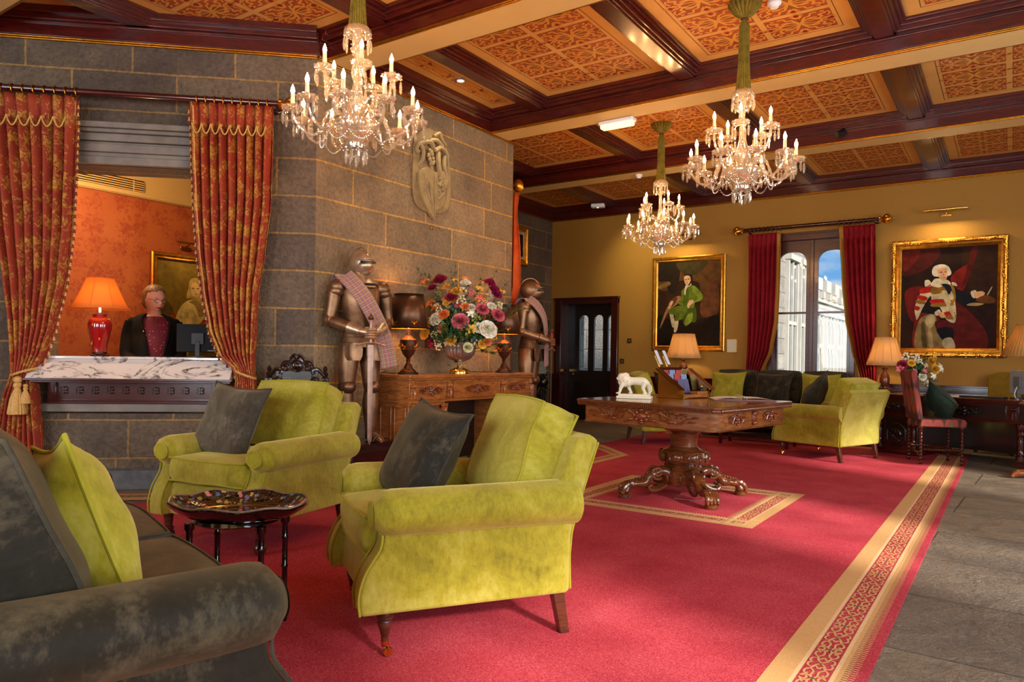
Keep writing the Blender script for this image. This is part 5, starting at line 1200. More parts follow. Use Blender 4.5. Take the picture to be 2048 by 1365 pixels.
for k in range(10):
    s_ = .87+.112*k; mb = MB(); c0 = LP(s_, .785, .052); rz_ = atan2(NL[0], -NL[1]); mb.at(c0, rz_)
    for q in range(4):
        a = pi/4+q*pi/2; mb.tube([(.017*cos(a)+.014*cos(w_), -.002, .017*sin(a)+.014*sin(w_)) for w_ in [a-2.2+4.4*j/10 for j in range(11)]], .0035, 5)
    mb.sph((0, -.002, 0), (.006, .004, .006), 6, 4); mb.build('quatrefoil', blackwood, pn)
t = MB(); lbox(t, .62, 2.10, 0, .05, .615, .682); tr_ = t.build('trim_6', stone_plain, bevel=.006, kind='structure')
t = MB(); lbox(t, .0, 3.4, 0, .04, 0, .155); lbox(t, .0, 3.4, 0, .028, .155, .165); t.build('trim_7', stone_dk, bevel=.004, kind='structure')
t = MB()
for z0, z1, o in ((2.56, 2.62, .05), (2.62, 2.655, .03), (2.655, 2.72, .045), (2.72, 2.74, .02), (2.74, 2.80, .05), (2.80, 2.83, .08), (2.83, 2.875, .11)): lbox(t, .60, 2.12, -.02, o, z0, z1)
lbox(t, 2.04, 2.10, -.02, .04, .86, 2.56); lbox(t, 2.01, 2.04, -.02, .02, .86, 2.56); lbox(t, .62, .68, -.02, .04, 1.05, 2.56)
t.build('trim_8', stone_plain, bevel=.006, kind='structure')
# office behind
orange_wall = damask('orange_damask_wallpaper', (206, 112, 56), (196, 102, 50), (178, 80, 44), 4.2, sharp=.04, rough=.6, sheen=0, thr=.42)
office_cream = plain('office_cream', (232, 196, 120), .6)
mb = MB(); mb.box((-8.1, .5, 0), (-8.0, 7.2, 2.80)); mb.build('wall_office', orange_wall, smooth=False, kind='structure')
mb = MB(); a = Vector(LP(2.16, 0, -.36)); mb.add([(a.x, a.y, 0), (-8.0, a.y-.15, 0), (-8.0, a.y-.15, 2.8), (a.x, a.y, 2.8)], [(0, 1, 2, 3)]); mb.build('wall_office_side', orange_wall, smooth=False, kind='structure')
mb = MB(); mb.box((-8.1, .9, 2.84), (-8.0, 7.2, 3.42)); mb.box((-8.1, .4, 0), (-4.8, .5, 3.7)) if False else None; mb.prism([(-8.1, .9), (-7.45, .9), LP(3.2, 0, -.3)[:2], LP(.45, 0, -.3)[:2], (-5.15, 4.8), (-7.15, 5.0), (-7.15, 7.2), (-8.1, 7.2)], 3.36, 3.42, 'z'); mb.box((-8.1, 7.2, 0), (-7.17, 7.3, 3.42)); mb.box((-8.1, .9, 2.8), (-7.45, 1.0, 3.42)); mb.box((-8.1, .9, 0), (-7.45, 1.0, 2.8)); mb.build('wall_office_upper', office_cream, smooth=False, kind='structure')
mb = MB(); mb.box((-8.0, .9, 2.79), (-7.97, 7.2, 2.80)); mb.box((-8.0, .9, 2.80), (-7.955, 7.2, 2.835)); mb.box((-8.0, .9, 2.835), (-7.965, 7.2, 2.85)); mb.build('trim_9', office_cream, bevel=.004, kind='structure')
MB().box((-8.05, 1, 1.02), (-7.6, 5.6, 1.045)).build('shelf', mahog).__setitem__('label', 'long dark shelf along the orange office wall'); bpy.data.objects['shelf']['category'] = 'shelf'
vt = thing('air_vent', 'slotted white air vent grille high on the cream office wall', 'vent', (-7.995, 3.95, 2.905), pi/2)
MB().box((-.42, -.012, -.075), (.42, 0, .075)).build('backing', black, vt)
for k in range(6):
    MB().box((-.42, -.02, -.072+.024*k), (.42, -.008, -.060+.024*k)).build('slat', office_cream, vt)
for x in (-.30, .30): MB().box((x-.006, -.021, -.07), (x+.006, -.008, .07)).build('divider', office_cream, vt)
# computer monitor on reception desk
m0 = LP(1.02, 1.05, -.42); t = thing('monitor', 'black computer monitor facing the receptionist, seen from behind', 'monitor', m0, atan2(NL[0], -NL[1])+.12)
MB().box((-.17, -.014, .045), (.17, .012, .285)).build('screen_housing', plain('monitor_black', (10, 9, 11), .6, spec=.2), t, bevel=.006)
MB().box((-.05, -.03, .11), (.05, -.012, .21)).box((-.02, -.035, .0), (.02, -.015, .14)).build('stand', black, t, bevel=.003); MB().lathe([(.001, 0), (.10, 0), (.10, .008), (.001, .012)], 24).build('stand_base', black, t)
MB().box((.08, -.016, .055), (.15, -.013, .062)).build('badge', plain('badge_grey', (120, 120, 130), .4), t)

# ================================================================ curtains
damask_c = damask('gold_damask_curtain', (150, 50, 16), (134, 38, 10), (176, 128, 40), 6.5, uv=True, thr=.42, sharp=.03, sheen=0)
red_v = velvet('crimson_velvet', (92, 6, 14), (132, 12, 22), (176, 44, 50), sheen=.5); must = plain('mustard_lining', (176, 120, 34), .6)
rope_m = plain('gold_rope', (196, 150, 76), .6, noise_amt=.2, scale=80); fringe_m = plain('red_tassel', (120, 36, 22), .7)
def curtain(name, label, cat, P, d, n, ctrl, pl, mats, amp=.035, lead=None, z_top=None, group=None, ncol=160, nrow=60, uvw=1.0):
    P = Vector((*P, 0)); d = Vector((*d, 0)); n = Vector((*n, 0)); C_ = sorted(ctrl); zt, zb = C_[-1][0], C_[0][0]
    def fn(u, v_):
        z = zb+(zt-zb)*v_; sL, sR, am = interp(C_, z); s = sL+(sR-sL)*u; ph = u*pl*2*pi
        w_ = sin(ph+.5*sin(ph)+.7*noise.noise(Vector((u*3, z*.9, 3))))
        o = am*w_+.012*noise.noise(Vector((u*9, z*2.5, 1)))
        if zt-z < .16: o = am*(.55+.45*w_)*1.0
        q = P+d*(s+.10*am*cos(ph))+n*o; return (q.x, q.y, z)
    mb = MB(); mb.grid(fn, ncol, nrow, uv=lambda u, v_: (u*uvw, v_*(zt-zb)))
    if lead is not None:
        for k in range(len(mb.f)):
            u = (k % ncol)/ncol
            if (lead == 1 and u > .885) or (lead == 0 and u < .115): mb.mi[k] = 1
    o = mb.build(name, mats, angle=180); s_ = o.modifiers.new('t', 'SOLIDIFY'); s_.thickness = .004
    tag(o, label, cat, group); return o, fn
def tassel(mb, c, h, r):
    mb.at(c); mb.sph((0, 0, -h*.12), (r*.5, r*.5, h*.10), 12, 8); mb.lathe([(.001, -h*.18), (r*.38, -h*.2), (r*.45, -h*.28), (r*.3, -h*.33), (r*.75, -h*.6), (r, -h*.95), (r*.95, -h), (.001, -h)], 40, flute=.08, nf=18); mb.at()
rec = []
lc, lfn = curtain('curtain', 'tall orange and gold damask curtain with rope tassel, left of the reception opening', 'curtain', P0, DL, NL,
    [(3.02, 2.42, 1.743, .045), (2.5, 2.36, 1.755, .045), (2.05, 2.31, 1.775, .045), (1.63, 2.25, 1.818, .045), (1.287, 2.205, 1.885, .05), (1.078, 2.185, 1.95, .055), (.925, 2.172, 2.035, .06), (.72, 2.235, 2.012, .055), (.40, 2.29, 1.981, .05), (.02, 2.32, 1.96, .05)], 8, [damask_c], uvw=1.6)
lc.location = (NL[0]*.17, NL[1]*.17, 0)
rc, rfn = curtain('curtain', 'tall orange and gold damask curtain between reception opening and stone pier', 'curtain', P0, DL, NL,
    [(3.04, .93, .305, .04), (2.67, .915, .311, .04), (2.28, .90, .318, .04), (1.894, .869, .36, .04), (1.583, .829, .404, .04), (1.272, .77, .42, .045), (1.078, .693, .432, .05), (.961, .575, .438, .055), (.865, .565, .42, .055), (.4, .62, .40, .045), (.02, .64, .38, .045)], 9, [damask_c], uvw=1.6)
rc.location = (NL[0]*.16, NL[1]*.16, 0)
for o, fn, lead_u, off in ((lc, lfn, 1, 0), (rc, rfn, 0, 0)):
    mb = MB(); gb = MB(); N = 74
    for k in range(N):
        z = k/(N-1); v_ = .22+.75*z if False else .30+.69*z; p = Vector(fn(lead_u, v_)); q = p+Vector((DL[0], DL[1], 0))*(-.012 if lead_u else .012)
        (mb if k % 2 else gb).lathe([(.002, 0), (.007, -.006), (.005, -.014), (.011, -.034), (.001, -.036)], 8, tuple(q))
    mb.build('tassel_fringe', fringe_m, o, kind='stuff'); gb.build('gold_fringe', rope_m, o, kind='stuff')
    gb = MB(); gb.tube([Vector(fn(lead_u+(-.03 if lead_u else .03), .3+.69*k/60)) +Vector((NL[0], NL[1], 0))*.004 for k in range(61)], .006, 6); gb.build('gold_braid', rope_m, o)
    gb = MB(); npl = 8 if o is lc else 9
    for k in range(npl):
        u0, u1 = (k+.25)/npl, (k+1.25)/npl
        if u1 > 1: break
        zf = 1-.175/3.0
        a, b = Vector(fn(u0, zf)), Vector(fn(u1, zf)); a += Vector((NL[0], NL[1], 0))*.012; b += Vector((NL[0], NL[1], 0))*.012
        gb.tube([a+(b-a)*t_+Vector((NL[0]*.03, NL[1]*.03, -.075*4*t_*(1-t_))) for t_ in [j/10 for j in range(11)]], .0055, 6); gb.sph(tuple(a), (.014, .014, .012), 8, 6)
    gb.build('rope_swag', rope_m, o)
def pole(label, P, d, n, off, z, s0, s1, r, rings, ends, matp, ringm, br):
    P, d, n = Vector((*P, 0)), Vector((*d, 0)), Vector((*n, 0)); c = lambda s_: P+d*s_+n*off+Vector((0, 0, z))
    t = thing('curtain_pole', label, 'curtain pole', tuple(c((s0+s1)/2)), atan2(d.y, d.x)); h = abs(s1-s0)/2; mid = (s0+s1)/2
    MB().tube([(-h, 0, 0), (h, 0, 0)], r, 16).build('pole', matp, t)
    for e in ends:
        mb = MB().at((e*h, 0, 0), ry=e*pi/2); mb.lathe([(r, -.01), (r*1.5, 0), (r*1.5, .02), (r*.9, .03), (r*1.1, .04), (r*2.0, .06), (r*2.5, .09), (r*2.2, .12), (r*1.2, .145), (.004, .155), (.003, .19), (.001, .20)], 28, flute=.07, nf=12); mb.build('finial', gold, t)
    for s_ in rings:
        x = s_-mid; mb = MB(); mb.tube([(x+.003*sin(q*2), (r+.012)*cos(q), (r+.012)*sin(q)-.008) for q in [2*pi*k/18 for k in range(18)]], .0045, 6, closed=True); mb.build('ring', ringm, t)
    for s_ in br:
        x = s_-mid; sg = 1 if (Matrix.Rotation(atan2(d.y, d.x), 3, 'Z') @ Vector((0, 1, 0))).dot(n) > 0 else -1
        MB().tube([(x, -sg*off, -.0), (x, 0, -r)], r*.45, 8).sph((x, -sg*(off-.012), 0), (r*1.5, .012, r*1.6), 12, 8).build('bracket', matp, t)
    return t
pole('long dark wooden curtain pole with a gold fluted finial over the reception opening', P0, DL, NL, .17, 3.07, .27, 2.55, .024, [.36+.066*k for k in range(9)]+[1.76+.075*k for k in range(8)], (-1,), mahog, gold, (.31, 2.5))
for s_, o_, nm in ((2.10, .27, 0), (.50, .25, 1)):
    z_ = .935; c0 = Vector(LP(s_, z_, .17)); mb = MB(); dd_ = Vector((DL[0], DL[1], 0)); nn_ = Vector((NL[0], NL[1], 0)); w_ = .088 if nm == 0 else .078
    ring = [c0+dd_*w_*cos(q)+nn_*.088*sin(q)+Vector((0, 0, .03*cos(q)*(1 if nm else -1)-.01)) for q in [2*pi*k/28 for k in range(28)]]
    for ph in (0, 2.1, 4.2): mb.tube([p+Vector((0, 0, .006*sin(k*1.5+ph)))+nn_*.006*cos(k*1.5+ph) for k, p in enumerate(ring)], .006, 6, closed=True)
    tb = mb.build('tieback', rope_m)
    if nm == 0:
        q0 = c0+nn_*.115+Vector((0, 0, -.03)); mb = MB(); tassel(mb, tuple(q0), .29, .062); tassel(mb, tuple(q0-dd_*.06+nn_*.01+Vector((0, 0, -.06))), .15, .035); mb.build('tassel', rope_m, tb)
    tag(tb, 'gold rope tieback with a large tassel on the left damask curtain' if nm == 0 else 'gold rope tieback around the damask curtain beside the stone pier', 'tieback')
# far window curtains
YC = 11.0
for nm, ct_, pl_, ld, lb in (('L', [(2.97, -3.274, -2.811, .035), (2.275, -3.27, -2.814, .035), (1.69, -3.27, -2.832, .035), (1.25, -3.272, -2.903, .04), (.92, -3.28, -3.042, .045), (.80, -3.28, -3.10, .05), (.3, -3.29, -3.03, .04), (.02, -3.29, -3.0, .04)], 7, 1, 'crimson velvet curtain with mustard lining on the left of the far window'),
                       ('R', [(2.98, -2.026, -1.565, .035), (2.24, -1.981, -1.55, .035), (1.68, -1.927, -1.535, .035), (1.26, -1.843, -1.527, .04), (.95, -1.745, -1.522, .045), (.81, -1.712, -1.522, .05), (.3, -1.76, -1.50, .04), (.02, -1.78, -1.49, .04)], 7, 0, 'crimson velvet curtain with mustard lining on the right of the far window')):
    o, fn = curtain('curtain', lb, 'curtain', (0, YC), (1, 0), (0, -1), ct_, pl_, [red_v, must], lead=ld, ncol=110)
    x_ = -3.19 if nm == 'L' else -1.62; w_ = .10
    tb = MB().tube([(x_+w_*cos(q), YC+.07*sin(q), .80+.02*cos(q)*(1 if nm == 'L' else -1)) for q in [2*pi*k/20 for k in range(20)]], .008, 6, closed=True).tube([(x_+(-w_ if nm == 'L' else w_), YC, .82), (x_+(-.11 if nm == 'L' else .11), 11.16, 1.2 if nm == 'L' else .95)], .006, 6).build('tieback', fringe_m)
    tag(tb, 'dark red rope tieback on the %s crimson window curtain' % ('left' if nm == 'L' else 'right'), 'tieback')
pole('dark curtain pole with gilt finials above the far window', (0, 11.171), (1, 0), (0, -1), .17, 3.04, -3.36, -1.52, .026, [-3.25+.062*k for k in range(8)]+[-2.02+.062*k for k in range(8)], (-1, 1), mahog, bronze_d, (-3.3, -1.56))
# narrow orange curtain at the far end of the stone pier
M_o = velvet('burnt_orange_velvet', (150, 44, 8), (196, 74, 16), (226, 120, 40))
o, fn = curtain('curtain', 'narrow burnt-orange curtain hanging at the far end of the stone pier', 'curtain', (0, 6.94), (1, 0), (0, -1), [(2.98, -4.86, -4.68, .02), (2.75, -4.88, -4.71, .012), (2.3, -4.92, -4.665, .025), (1.9, -4.94, -4.66, .025), (1.6, -5.0, -4.76, .03), (.4, -5.06, -4.80, .03), (.02, -5.06, -4.80, .03)], 3, [M_o], ncol=50)
t = thing('curtain_finial', 'gilt fluted ball finial above the narrow orange curtain', 'finial', (-4.78, 7.05, 3.09)); MB().lathe([(.001, -.075), (.03, -.07), (.058, -.03), (.062, .0), (.05, .04), (.02, .07), (.001, .075)], 28, flute=.06, nf=12).build('ball', gold, t); MB().tube([(0, -.18, -.02), (0, 0, -.02)], .02, 8).build('pole_end', mahog, t)

# ================================================================ far window, door, exterior
GL = NM('window_glass'); GL.t.nodes.remove(GL.b); tr = GL.n('ShaderNodeBsdfTransparent'); g2 = GL.n('ShaderNodeBsdfGlossy', Roughness=.02); mx = GL.n('ShaderNodeMixShader'); fr_ = GL.n('ShaderNodeFresnel', IOR=1.45)
GL.l(fr_.outputs[0], mx.inputs[0]); GL.l(tr.outputs[0], mx.inputs[1]); GL.l(g2.outputs[0], mx.inputs[2]); GL.l(mx.outputs[0], GL.o.inputs[0]); glass = GL.m
def archlight(xc, w_, z0, zs, zt, n=8):  # pointed-segment opening outline
    return [(xc-w_/2, z0), (xc+w_/2, z0), (xc+w_/2, zs)]+[(xc+w_/2*cos(q)**.75, zs+(zt-zs)*sin(q)**.9) for q in [pi/2*k/n for k in range(1, n)]]+[(xc, zt)]+[(xc-w_/2*cos(q)**.75, zs+(zt-zs)*sin(q)**.9) for q in [pi/2*k/n for k in range(n-1, 0, -1)]]+[(xc-w_/2, zs)]
def holed(mb, x0, x1, z0, z1, y0, y1, hole):
    # panel with one convex hole, as quads between the outline and the rectangle
    n = len(hole); cx = sum(p[0] for p in hole)/n; cz = (z0+z1)/2; out = []
    for x, z in hole:
        dx, dz = x-cx, z-cz; k = min([(x1-cx)/dx if dx > 1e-6 else 9e9, (x0-cx)/dx if dx < -1e-6 else 9e9, (z1-cz)/dz if dz > 1e-6 else 9e9, (z0-cz)/dz if dz < -1e-6 else 9e9]); out.append((cx+dx*k, cz+dz*k))
    for c in ((x0, z0), (x1, z0), (x1, z1), (x0, z1)):
        j = min(range(n), key=lambda i: (out[i][0]-c[0])**2+(out[i][1]-c[1])**2); out[j] = c
    V = [(x, y, z) for y in (y0, y1) for L_ in (hole, out) for x, z in L_]
    fs = []
    for i in range(n):
        j = (i+1) % n; fs += [(i, j, n+j, n+i), (2*n+i, 3*n+i, 3*n+j, 2*n+j), (i, 2*n+i, 2*n+j, j), (n+i, n+j, 3*n+j, 3*n+i)]
    mb.add(V, fs)
wframe = wood('window_mahogany', (58, 26, 20), (96, 48, 38), .35, .4)
t = MB()
holed(t, -2.98, -2.42, .86, 2.86, YF+.06, YF+.12, archlight(-2.70, .40, .905, 2.52, 2.70)); holed(t, -2.42, -1.86, .86, 2.86, YF+.06, YF+.12, archlight(-2.14, .40, .905, 2.52, 2.70))
t.box((-3.02, YF-.03, 2.86), (-1.82, YF+.12, 2.95)); t.box((-3.05, YF-.05, 2.94), (-1.79, YF+.05, 2.97)); t.box((-3.05, YF-.06, .83), (-1.79, YF+.12, .87)); t.box((-2.445, YF+.03, .86), (-2.395, YF+.14, 2.86)); t.box((-3.02, YF-.03, .86), (-2.95, YF+.12, 2.9)); t.box((-1.89, YF-.03, .86), (-1.82, YF+.12, 2.9))
win = t.build('window_1', wframe, angle=30, bevel=.004, kind='structure')
t = MB()
for xc in (-2.70, -2.14): t.box((xc-.2, YF+.07, 1.785), (xc+.2, YF+.11, 1.815))
t.build('meeting_rail', wframe, win, kind='structure')
t = MB()
for xc in (-2.70, -2.14): t.add([(xc-.21, YF+.09, .9), (xc+.21, YF+.09, .9), (xc+.21, YF+.09, 2.71), (xc-.21, YF+.09, 2.71)], [(0, 1, 2, 3)])
t.build('glass', glass, win, smooth=False, kind='structure')
t = MB()
for xc in (-2.70, -2.14):
    t.tube([(xc-.03, YF+.03, .905), (xc-.03, YF+.02, .93), (xc+.03, YF+.02, .93), (xc+.03, YF+.03, .905)], .006, 6)
    for e in (-.12, .12): t.sph((xc+e, YF+.05, .90), (.014, .012, .009), 8, 5)
t.build('sash_lift', brass, win, kind='structure')
# assumed, unseen tall windows of the room (behind and beside the camera)
for k, (x, y, r_) in enumerate([(3.2, .2, 1), (3.2, 3.1, 1), (3.2, 6.4, 1), (-4.6, -3.5, 0), (-1.2, -3.5, 0), (1.4, -3.5, 0)]):
    hw = .75 if r_ else .70; t = MB().at((x, y, 0), -pi/2 if r_ else pi)
    for a, b, c, e in ((-hw, -hw+.06, .7, 2.95), (hw-.06, hw, .7, 2.95), (-hw, hw, .7, .76), (-hw, hw, 2.89, 2.95), (-.03, .03, .7, 2.95), (-hw, hw, 1.85, 1.89)): t.box((a, .10, c), (b, .16, e))
    t.build('window_%d' % (k+2), wframe, smooth=False, kind='structure')
# door with three arched lights
t = MB()
for a, b, c, e in ((-6.70, -6.58, 0, 2.12), (-5.60, -5.477, 0, 2.12), (-6.70, -5.477, 2.02, 2.13)): t.box((a, YF-.05, c), (b, YF+.3, e)); t.box((a-.0, YF-.065, c), (b, YF-.045, e)) if c == 0 else t.box((a-.02, YF-.075, e-.03), (b+.02, YF+.0, e+.01))
df_ = t.build('door_1', mahog, bevel=.006, kind='structure')
t = MB(); xs = [-6.58, -6.355, -6.16, -6.065, -5.87, -5.78, -5.60]; YD = YF+.20
xc3 = [-6.255, -5.965, -5.70]; xe = [-6.58, -6.11, -5.83, -5.60]
xc3 = [(-6.36-6.16)/2-.0, -5.97, -5.70]
for k in range(3): holed(t, xe[k], xe[k+1], .80, 2.03, YD, YD+.05, archlight(xc3[k], .175, .868, 1.76, 1.845))
t.box((-6.58, YD, 0), (-5.60, YD+.05, .80)); t.build('door_leaf', plain('door_dark', (26, 16, 10), .4, coat=.3), df_, angle=30, kind='structure')
t = MB(); t.box((-6.5, YD-.012, .12), (-5.68, YD+.001, .66)); t.box((-6.42, YD-.02, .18), (-5.76, YD-.011, .60)); t.build('door_panel', blackwood, df_, bevel=.006, kind='structure')
t = MB(); t.add([(-6.58, YD+.025, .8), (-5.6, YD+.025, .8), (-5.6, YD+.025, 1.9), (-6.58, YD+.025, 1.9)], [(0, 1, 2, 3)]); t.build('door_glass', glass, df_, smooth=False, kind='structure')
t = MB(); t.box((-6.52, YD-.04, .845), (-6.42, YD, .885)); t.sph((-6.44, YD-.045, .80), (.026, .026, .026), 12, 8); t.build('door_handle', brass, df_, kind='structure')
# wainscot
t = MB()
for a, b in ((-6.82, -6.70), (-5.477, -3.05), (-1.79, 3.2)):
    t.box((a, YF-.02, 0), (b, YF, .78)); t.box((a, YF-.04, .775), (b, YF, .80)); t.box((a, YF-.03, 0), (b, YF, .14))
t.box((-3.05, YF-.02, 0), (-1.79, YF, .78)); t.build('trim_10', mahog, bevel=.004, kind='structure')
# exterior courtyard
ext_stone = stone_blocks('courtyard_stone', (176, 170, 164), (158, 152, 148), (126, 118, 112), row=.42, width=.95, mort=.012, bumpd=.02)
ext_dark = plain('courtyard_window', (96, 100, 104), .2); ext_trim = plain('courtyard_trim', (182, 177, 170), .7, noise_amt=.1, scale=3)
MB().box((-30, 11.6, -.5), (20, 60, -.4)).build('ground_exterior', plain('lawn', (88, 122, 40), .9, noise_amt=.3, scale=3), smooth=False, kind='structure')
t = thing('castle_wing', 'pale stone castle wing with crenellated parapet outside the far window', 'building', (-5.2, 24, -.4))
def wquad(name, pts, uv, mat, **k):
    mb = MB(); mb.add(pts, [(0, 1, 2, 3)], [uv]); return mb.build(name, mat, t, smooth=False, **k)
mb = MB(); wallseg(mb, (0, -10), (0, 1), (1, 0), 0, 9.6, 0, 8.5, 2.5); mb.build('tower', ext_stone, t, smooth=False)
mb = MB(); wallseg(mb, (-.4, -.4), (0, 1), (1, 0), 0, 15, 0, 4.0, 3); mb.build('long_range', ext_stone, t, smooth=False)
mb = MB(); mb.box((-.55, -.4, 3.55), (-.3, 14.6, 3.66))
for k in range(10): mb.box((-.8, -.2+1.5*k, 4.0), (-.38, .6+1.5*k, 4.42))
for k in range(14): mb.box((-.4, -.1+1.05*k, 3.68), (-.22, .12+1.05*k, 3.9))
mb.build('parapet', ext_trim, t)
for k in range(7):
    y0 = .3+1.9*k; mb = MB(); mb.box((-.42, y0, .9), (-.38, y0+1.15, 3.1)); wd_ = mb.build('window', ext_dark, t, smooth=False)
    mb = MB()
    for a in (y0-.06, y0+.53, y0+1.12): mb.box((-.42, a, .9), (-.28, a+.09, 3.15))
    mb.box((-.42, y0-.1, 3.1), (-.22, y0+1.27, 3.22)); mb.box((-.42, y0, 2.0), (-.33, y0+1.2, 2.08)); mb.box((-.42, y0-.1, .8), (-.25, y0+1.27, .9))
    for c in (y0+.30, y0+.86): mb.tube([(-.35, c+.24*cos(q), 1.75+.24*sin(q)) for q in [pi*j/8 for j in range(9)]], .035, 5); mb.tube([(-.35, c+.24*cos(q), 2.75+.24*sin(q)) for q in [pi*j/8 for j in range(9)]], .035, 5)
    mb.build('window_surround', ext_trim, wd_)
for y0 in (-3.0, -1.55):
    mb = MB(); mb.box((-.02, y0, .8), (.03, y0+.9, 4.3)); wd_ = mb.build('window', ext_dark, t, smooth=False)
    mb = MB(); mb.box((0, y0-.12, 4.3), (.16, y0+1.02, 4.45)); mb.box((0, y0-.1, .7), (.1, y0, 4.4)); mb.box((0, y0+.9, .7), (.1, y0+1.0, 4.4)); mb.box((0, y0+.41, .8), (.09, y0+.49, 4.3)); mb.box((0, y0, 2.5), (.08, y0+.9, 2.6)); mb.build('window_surround', ext_trim, wd_)
t = thing('courtyard_block', 'stone courtyard facade with white sash windows behind the door lights', 'building', (-9.3, 16.5, -.4))
mb = MB(); wallseg(mb, (-3.5, 0), (1, 0), (0, -1), 0, 4.9, 0, 8, .4); mb.build('facade', ext_stone, t, smooth=False)
white_p = plain('white_paint', (236, 236, 240), .5)
for xx in (-.28, .58, .97):
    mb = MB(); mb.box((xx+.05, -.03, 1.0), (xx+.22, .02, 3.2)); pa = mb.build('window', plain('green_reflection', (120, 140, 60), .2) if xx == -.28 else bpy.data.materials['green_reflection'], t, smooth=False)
    mb = MB(); mb.box((xx, -.08, .9), (xx+.05, .02, 3.2)); mb.box((xx+.2, -.08, .9), (xx+.25, .02, 3.2)); mb.box((xx, -.07, 1.85), (xx+.25, .02, 1.92)); mb.build('window_frame', white_p, pa)
# ================================================================ pictures
def paintmat(name, c, amt=.34, sc=12): return plain(name, tuple(x*.9 for x in c), .7, noise_amt=amt, scale=sc, spec=.15, bump=.2)
def picture(label, w, h, fwid, loc, rz, box, layers, ornate=1, depth=.05, cat='painting', bg=(52, 30, 14)):
    # origin at the lower left corner of the frame; local x to the right, z up, faces -y. box = crop pixels of the canvas
    t = thing('framed_painting', label, cat, loc, rz); x0, z1, x1, z0 = box; cw, chh = w-2*fwid, h-2*fwid
    T = lambda p: (fwid+(p[0]-x0)/(x1-x0)*cw, fwid+(z0-p[1])/(z0-z1)*chh)
    mats = [paintmat('canvas', bg, .45, 4)]; mb = MB(); mb.box((fwid-.01, -.022, fwid-.01), (w-fwid+.01, -.018, h-fwid+.01)); y = -.0224
    for col_, pts, *o in layers:
        key = 'paint_%d_%d_%d' % col_
        m_ = bpy.data.materials.get(key) or paintmat(key, col_)
        if m_ not in mats: mats.append(m_)
        P_ = [T(p) for p in pts]; P_ = [tuple(q) for q in (cat_rom([(a, b, 0) for a, b in P_], 5, True) if not o else [Vector((a, b, 0)) for a, b in P_])]
        P_ = [(min(max(a[0], fwid-.005), w-fwid+.005), min(max(a[1], fwid-.005), h-fwid+.005)) for a in P_]
        mb.mat(mats.index(m_)).add([(a, y, b) for a, b in P_], [tuple(range(len(P_)))]); y -= .00035
    mb.build('canvas', mats, t, smooth=False)
    prof = [(0, 0), (0, -depth*.8), (fwid*.15, -depth), (fwid*.35, -depth*.95), (fwid*.5, -depth*.62), (fwid*.72, -depth*.72), (fwid*.86, -depth*.55), (fwid, -depth*.42), (fwid, -.01)]
    mb = MB(); rings = []
    for a, b in prof: rings.append([(a, b, a), (w-a, b, a), (w-a, b, h-a), (a, b, h-a)])
    n = 4; V = [p for r in rings for p in r]; fs = [(i*n+j, i*n+(j+1) % n, (i+1)*n+(j+1) % n, (i+1)*n+j) for i in range(len(rings)-1) for j in range(n)]
    mb.add(V, fs); fr = mb.build('frame', gold, t, angle=30)
    mb = MB(); rnd = random.Random(len(label))
    step = .028 if ornate > 1 else .02
    for L_, f in ((w, lambda s_: (s_, 0)), (w, lambda s_: (s_, h)), (h, lambda s_: (0, s_)), (h, lambda s_: (w, s_))):
        for k in range(int(L_/step)):
            s_ = (k+.5)*L_/int(L_/step); x, z = f(s_); ix = fwid*.28 if x == 0 else (-fwid*.28 if x == w else 0); iz = fwid*.28 if z == 0 else (-fwid*.28 if z == h else 0)
            if ornate > 1:
                r_ = .014+.008*rnd.random(); j = .012*(rnd.random()-.5); wob = .018*sin(s_*16)
                mb.sph((x+ix+(wob if ix else 0)+j, -depth*.95, z+iz+(wob if iz else 0)+j), (r_, .013, r_*.8), 6, 4)
                if k % 2: mb.sph((x+ix*.2+j, -depth*.7, z+iz*.2+j), (r_*.8, .012, r_*.9), 6, 4)
            else: mb.sph((x+ix*2.1, -depth*.66, z+iz*2.1), (.0055, .005, .0055), 5, 4)
    mb.build('frame_carving', gold, fr)
    return t
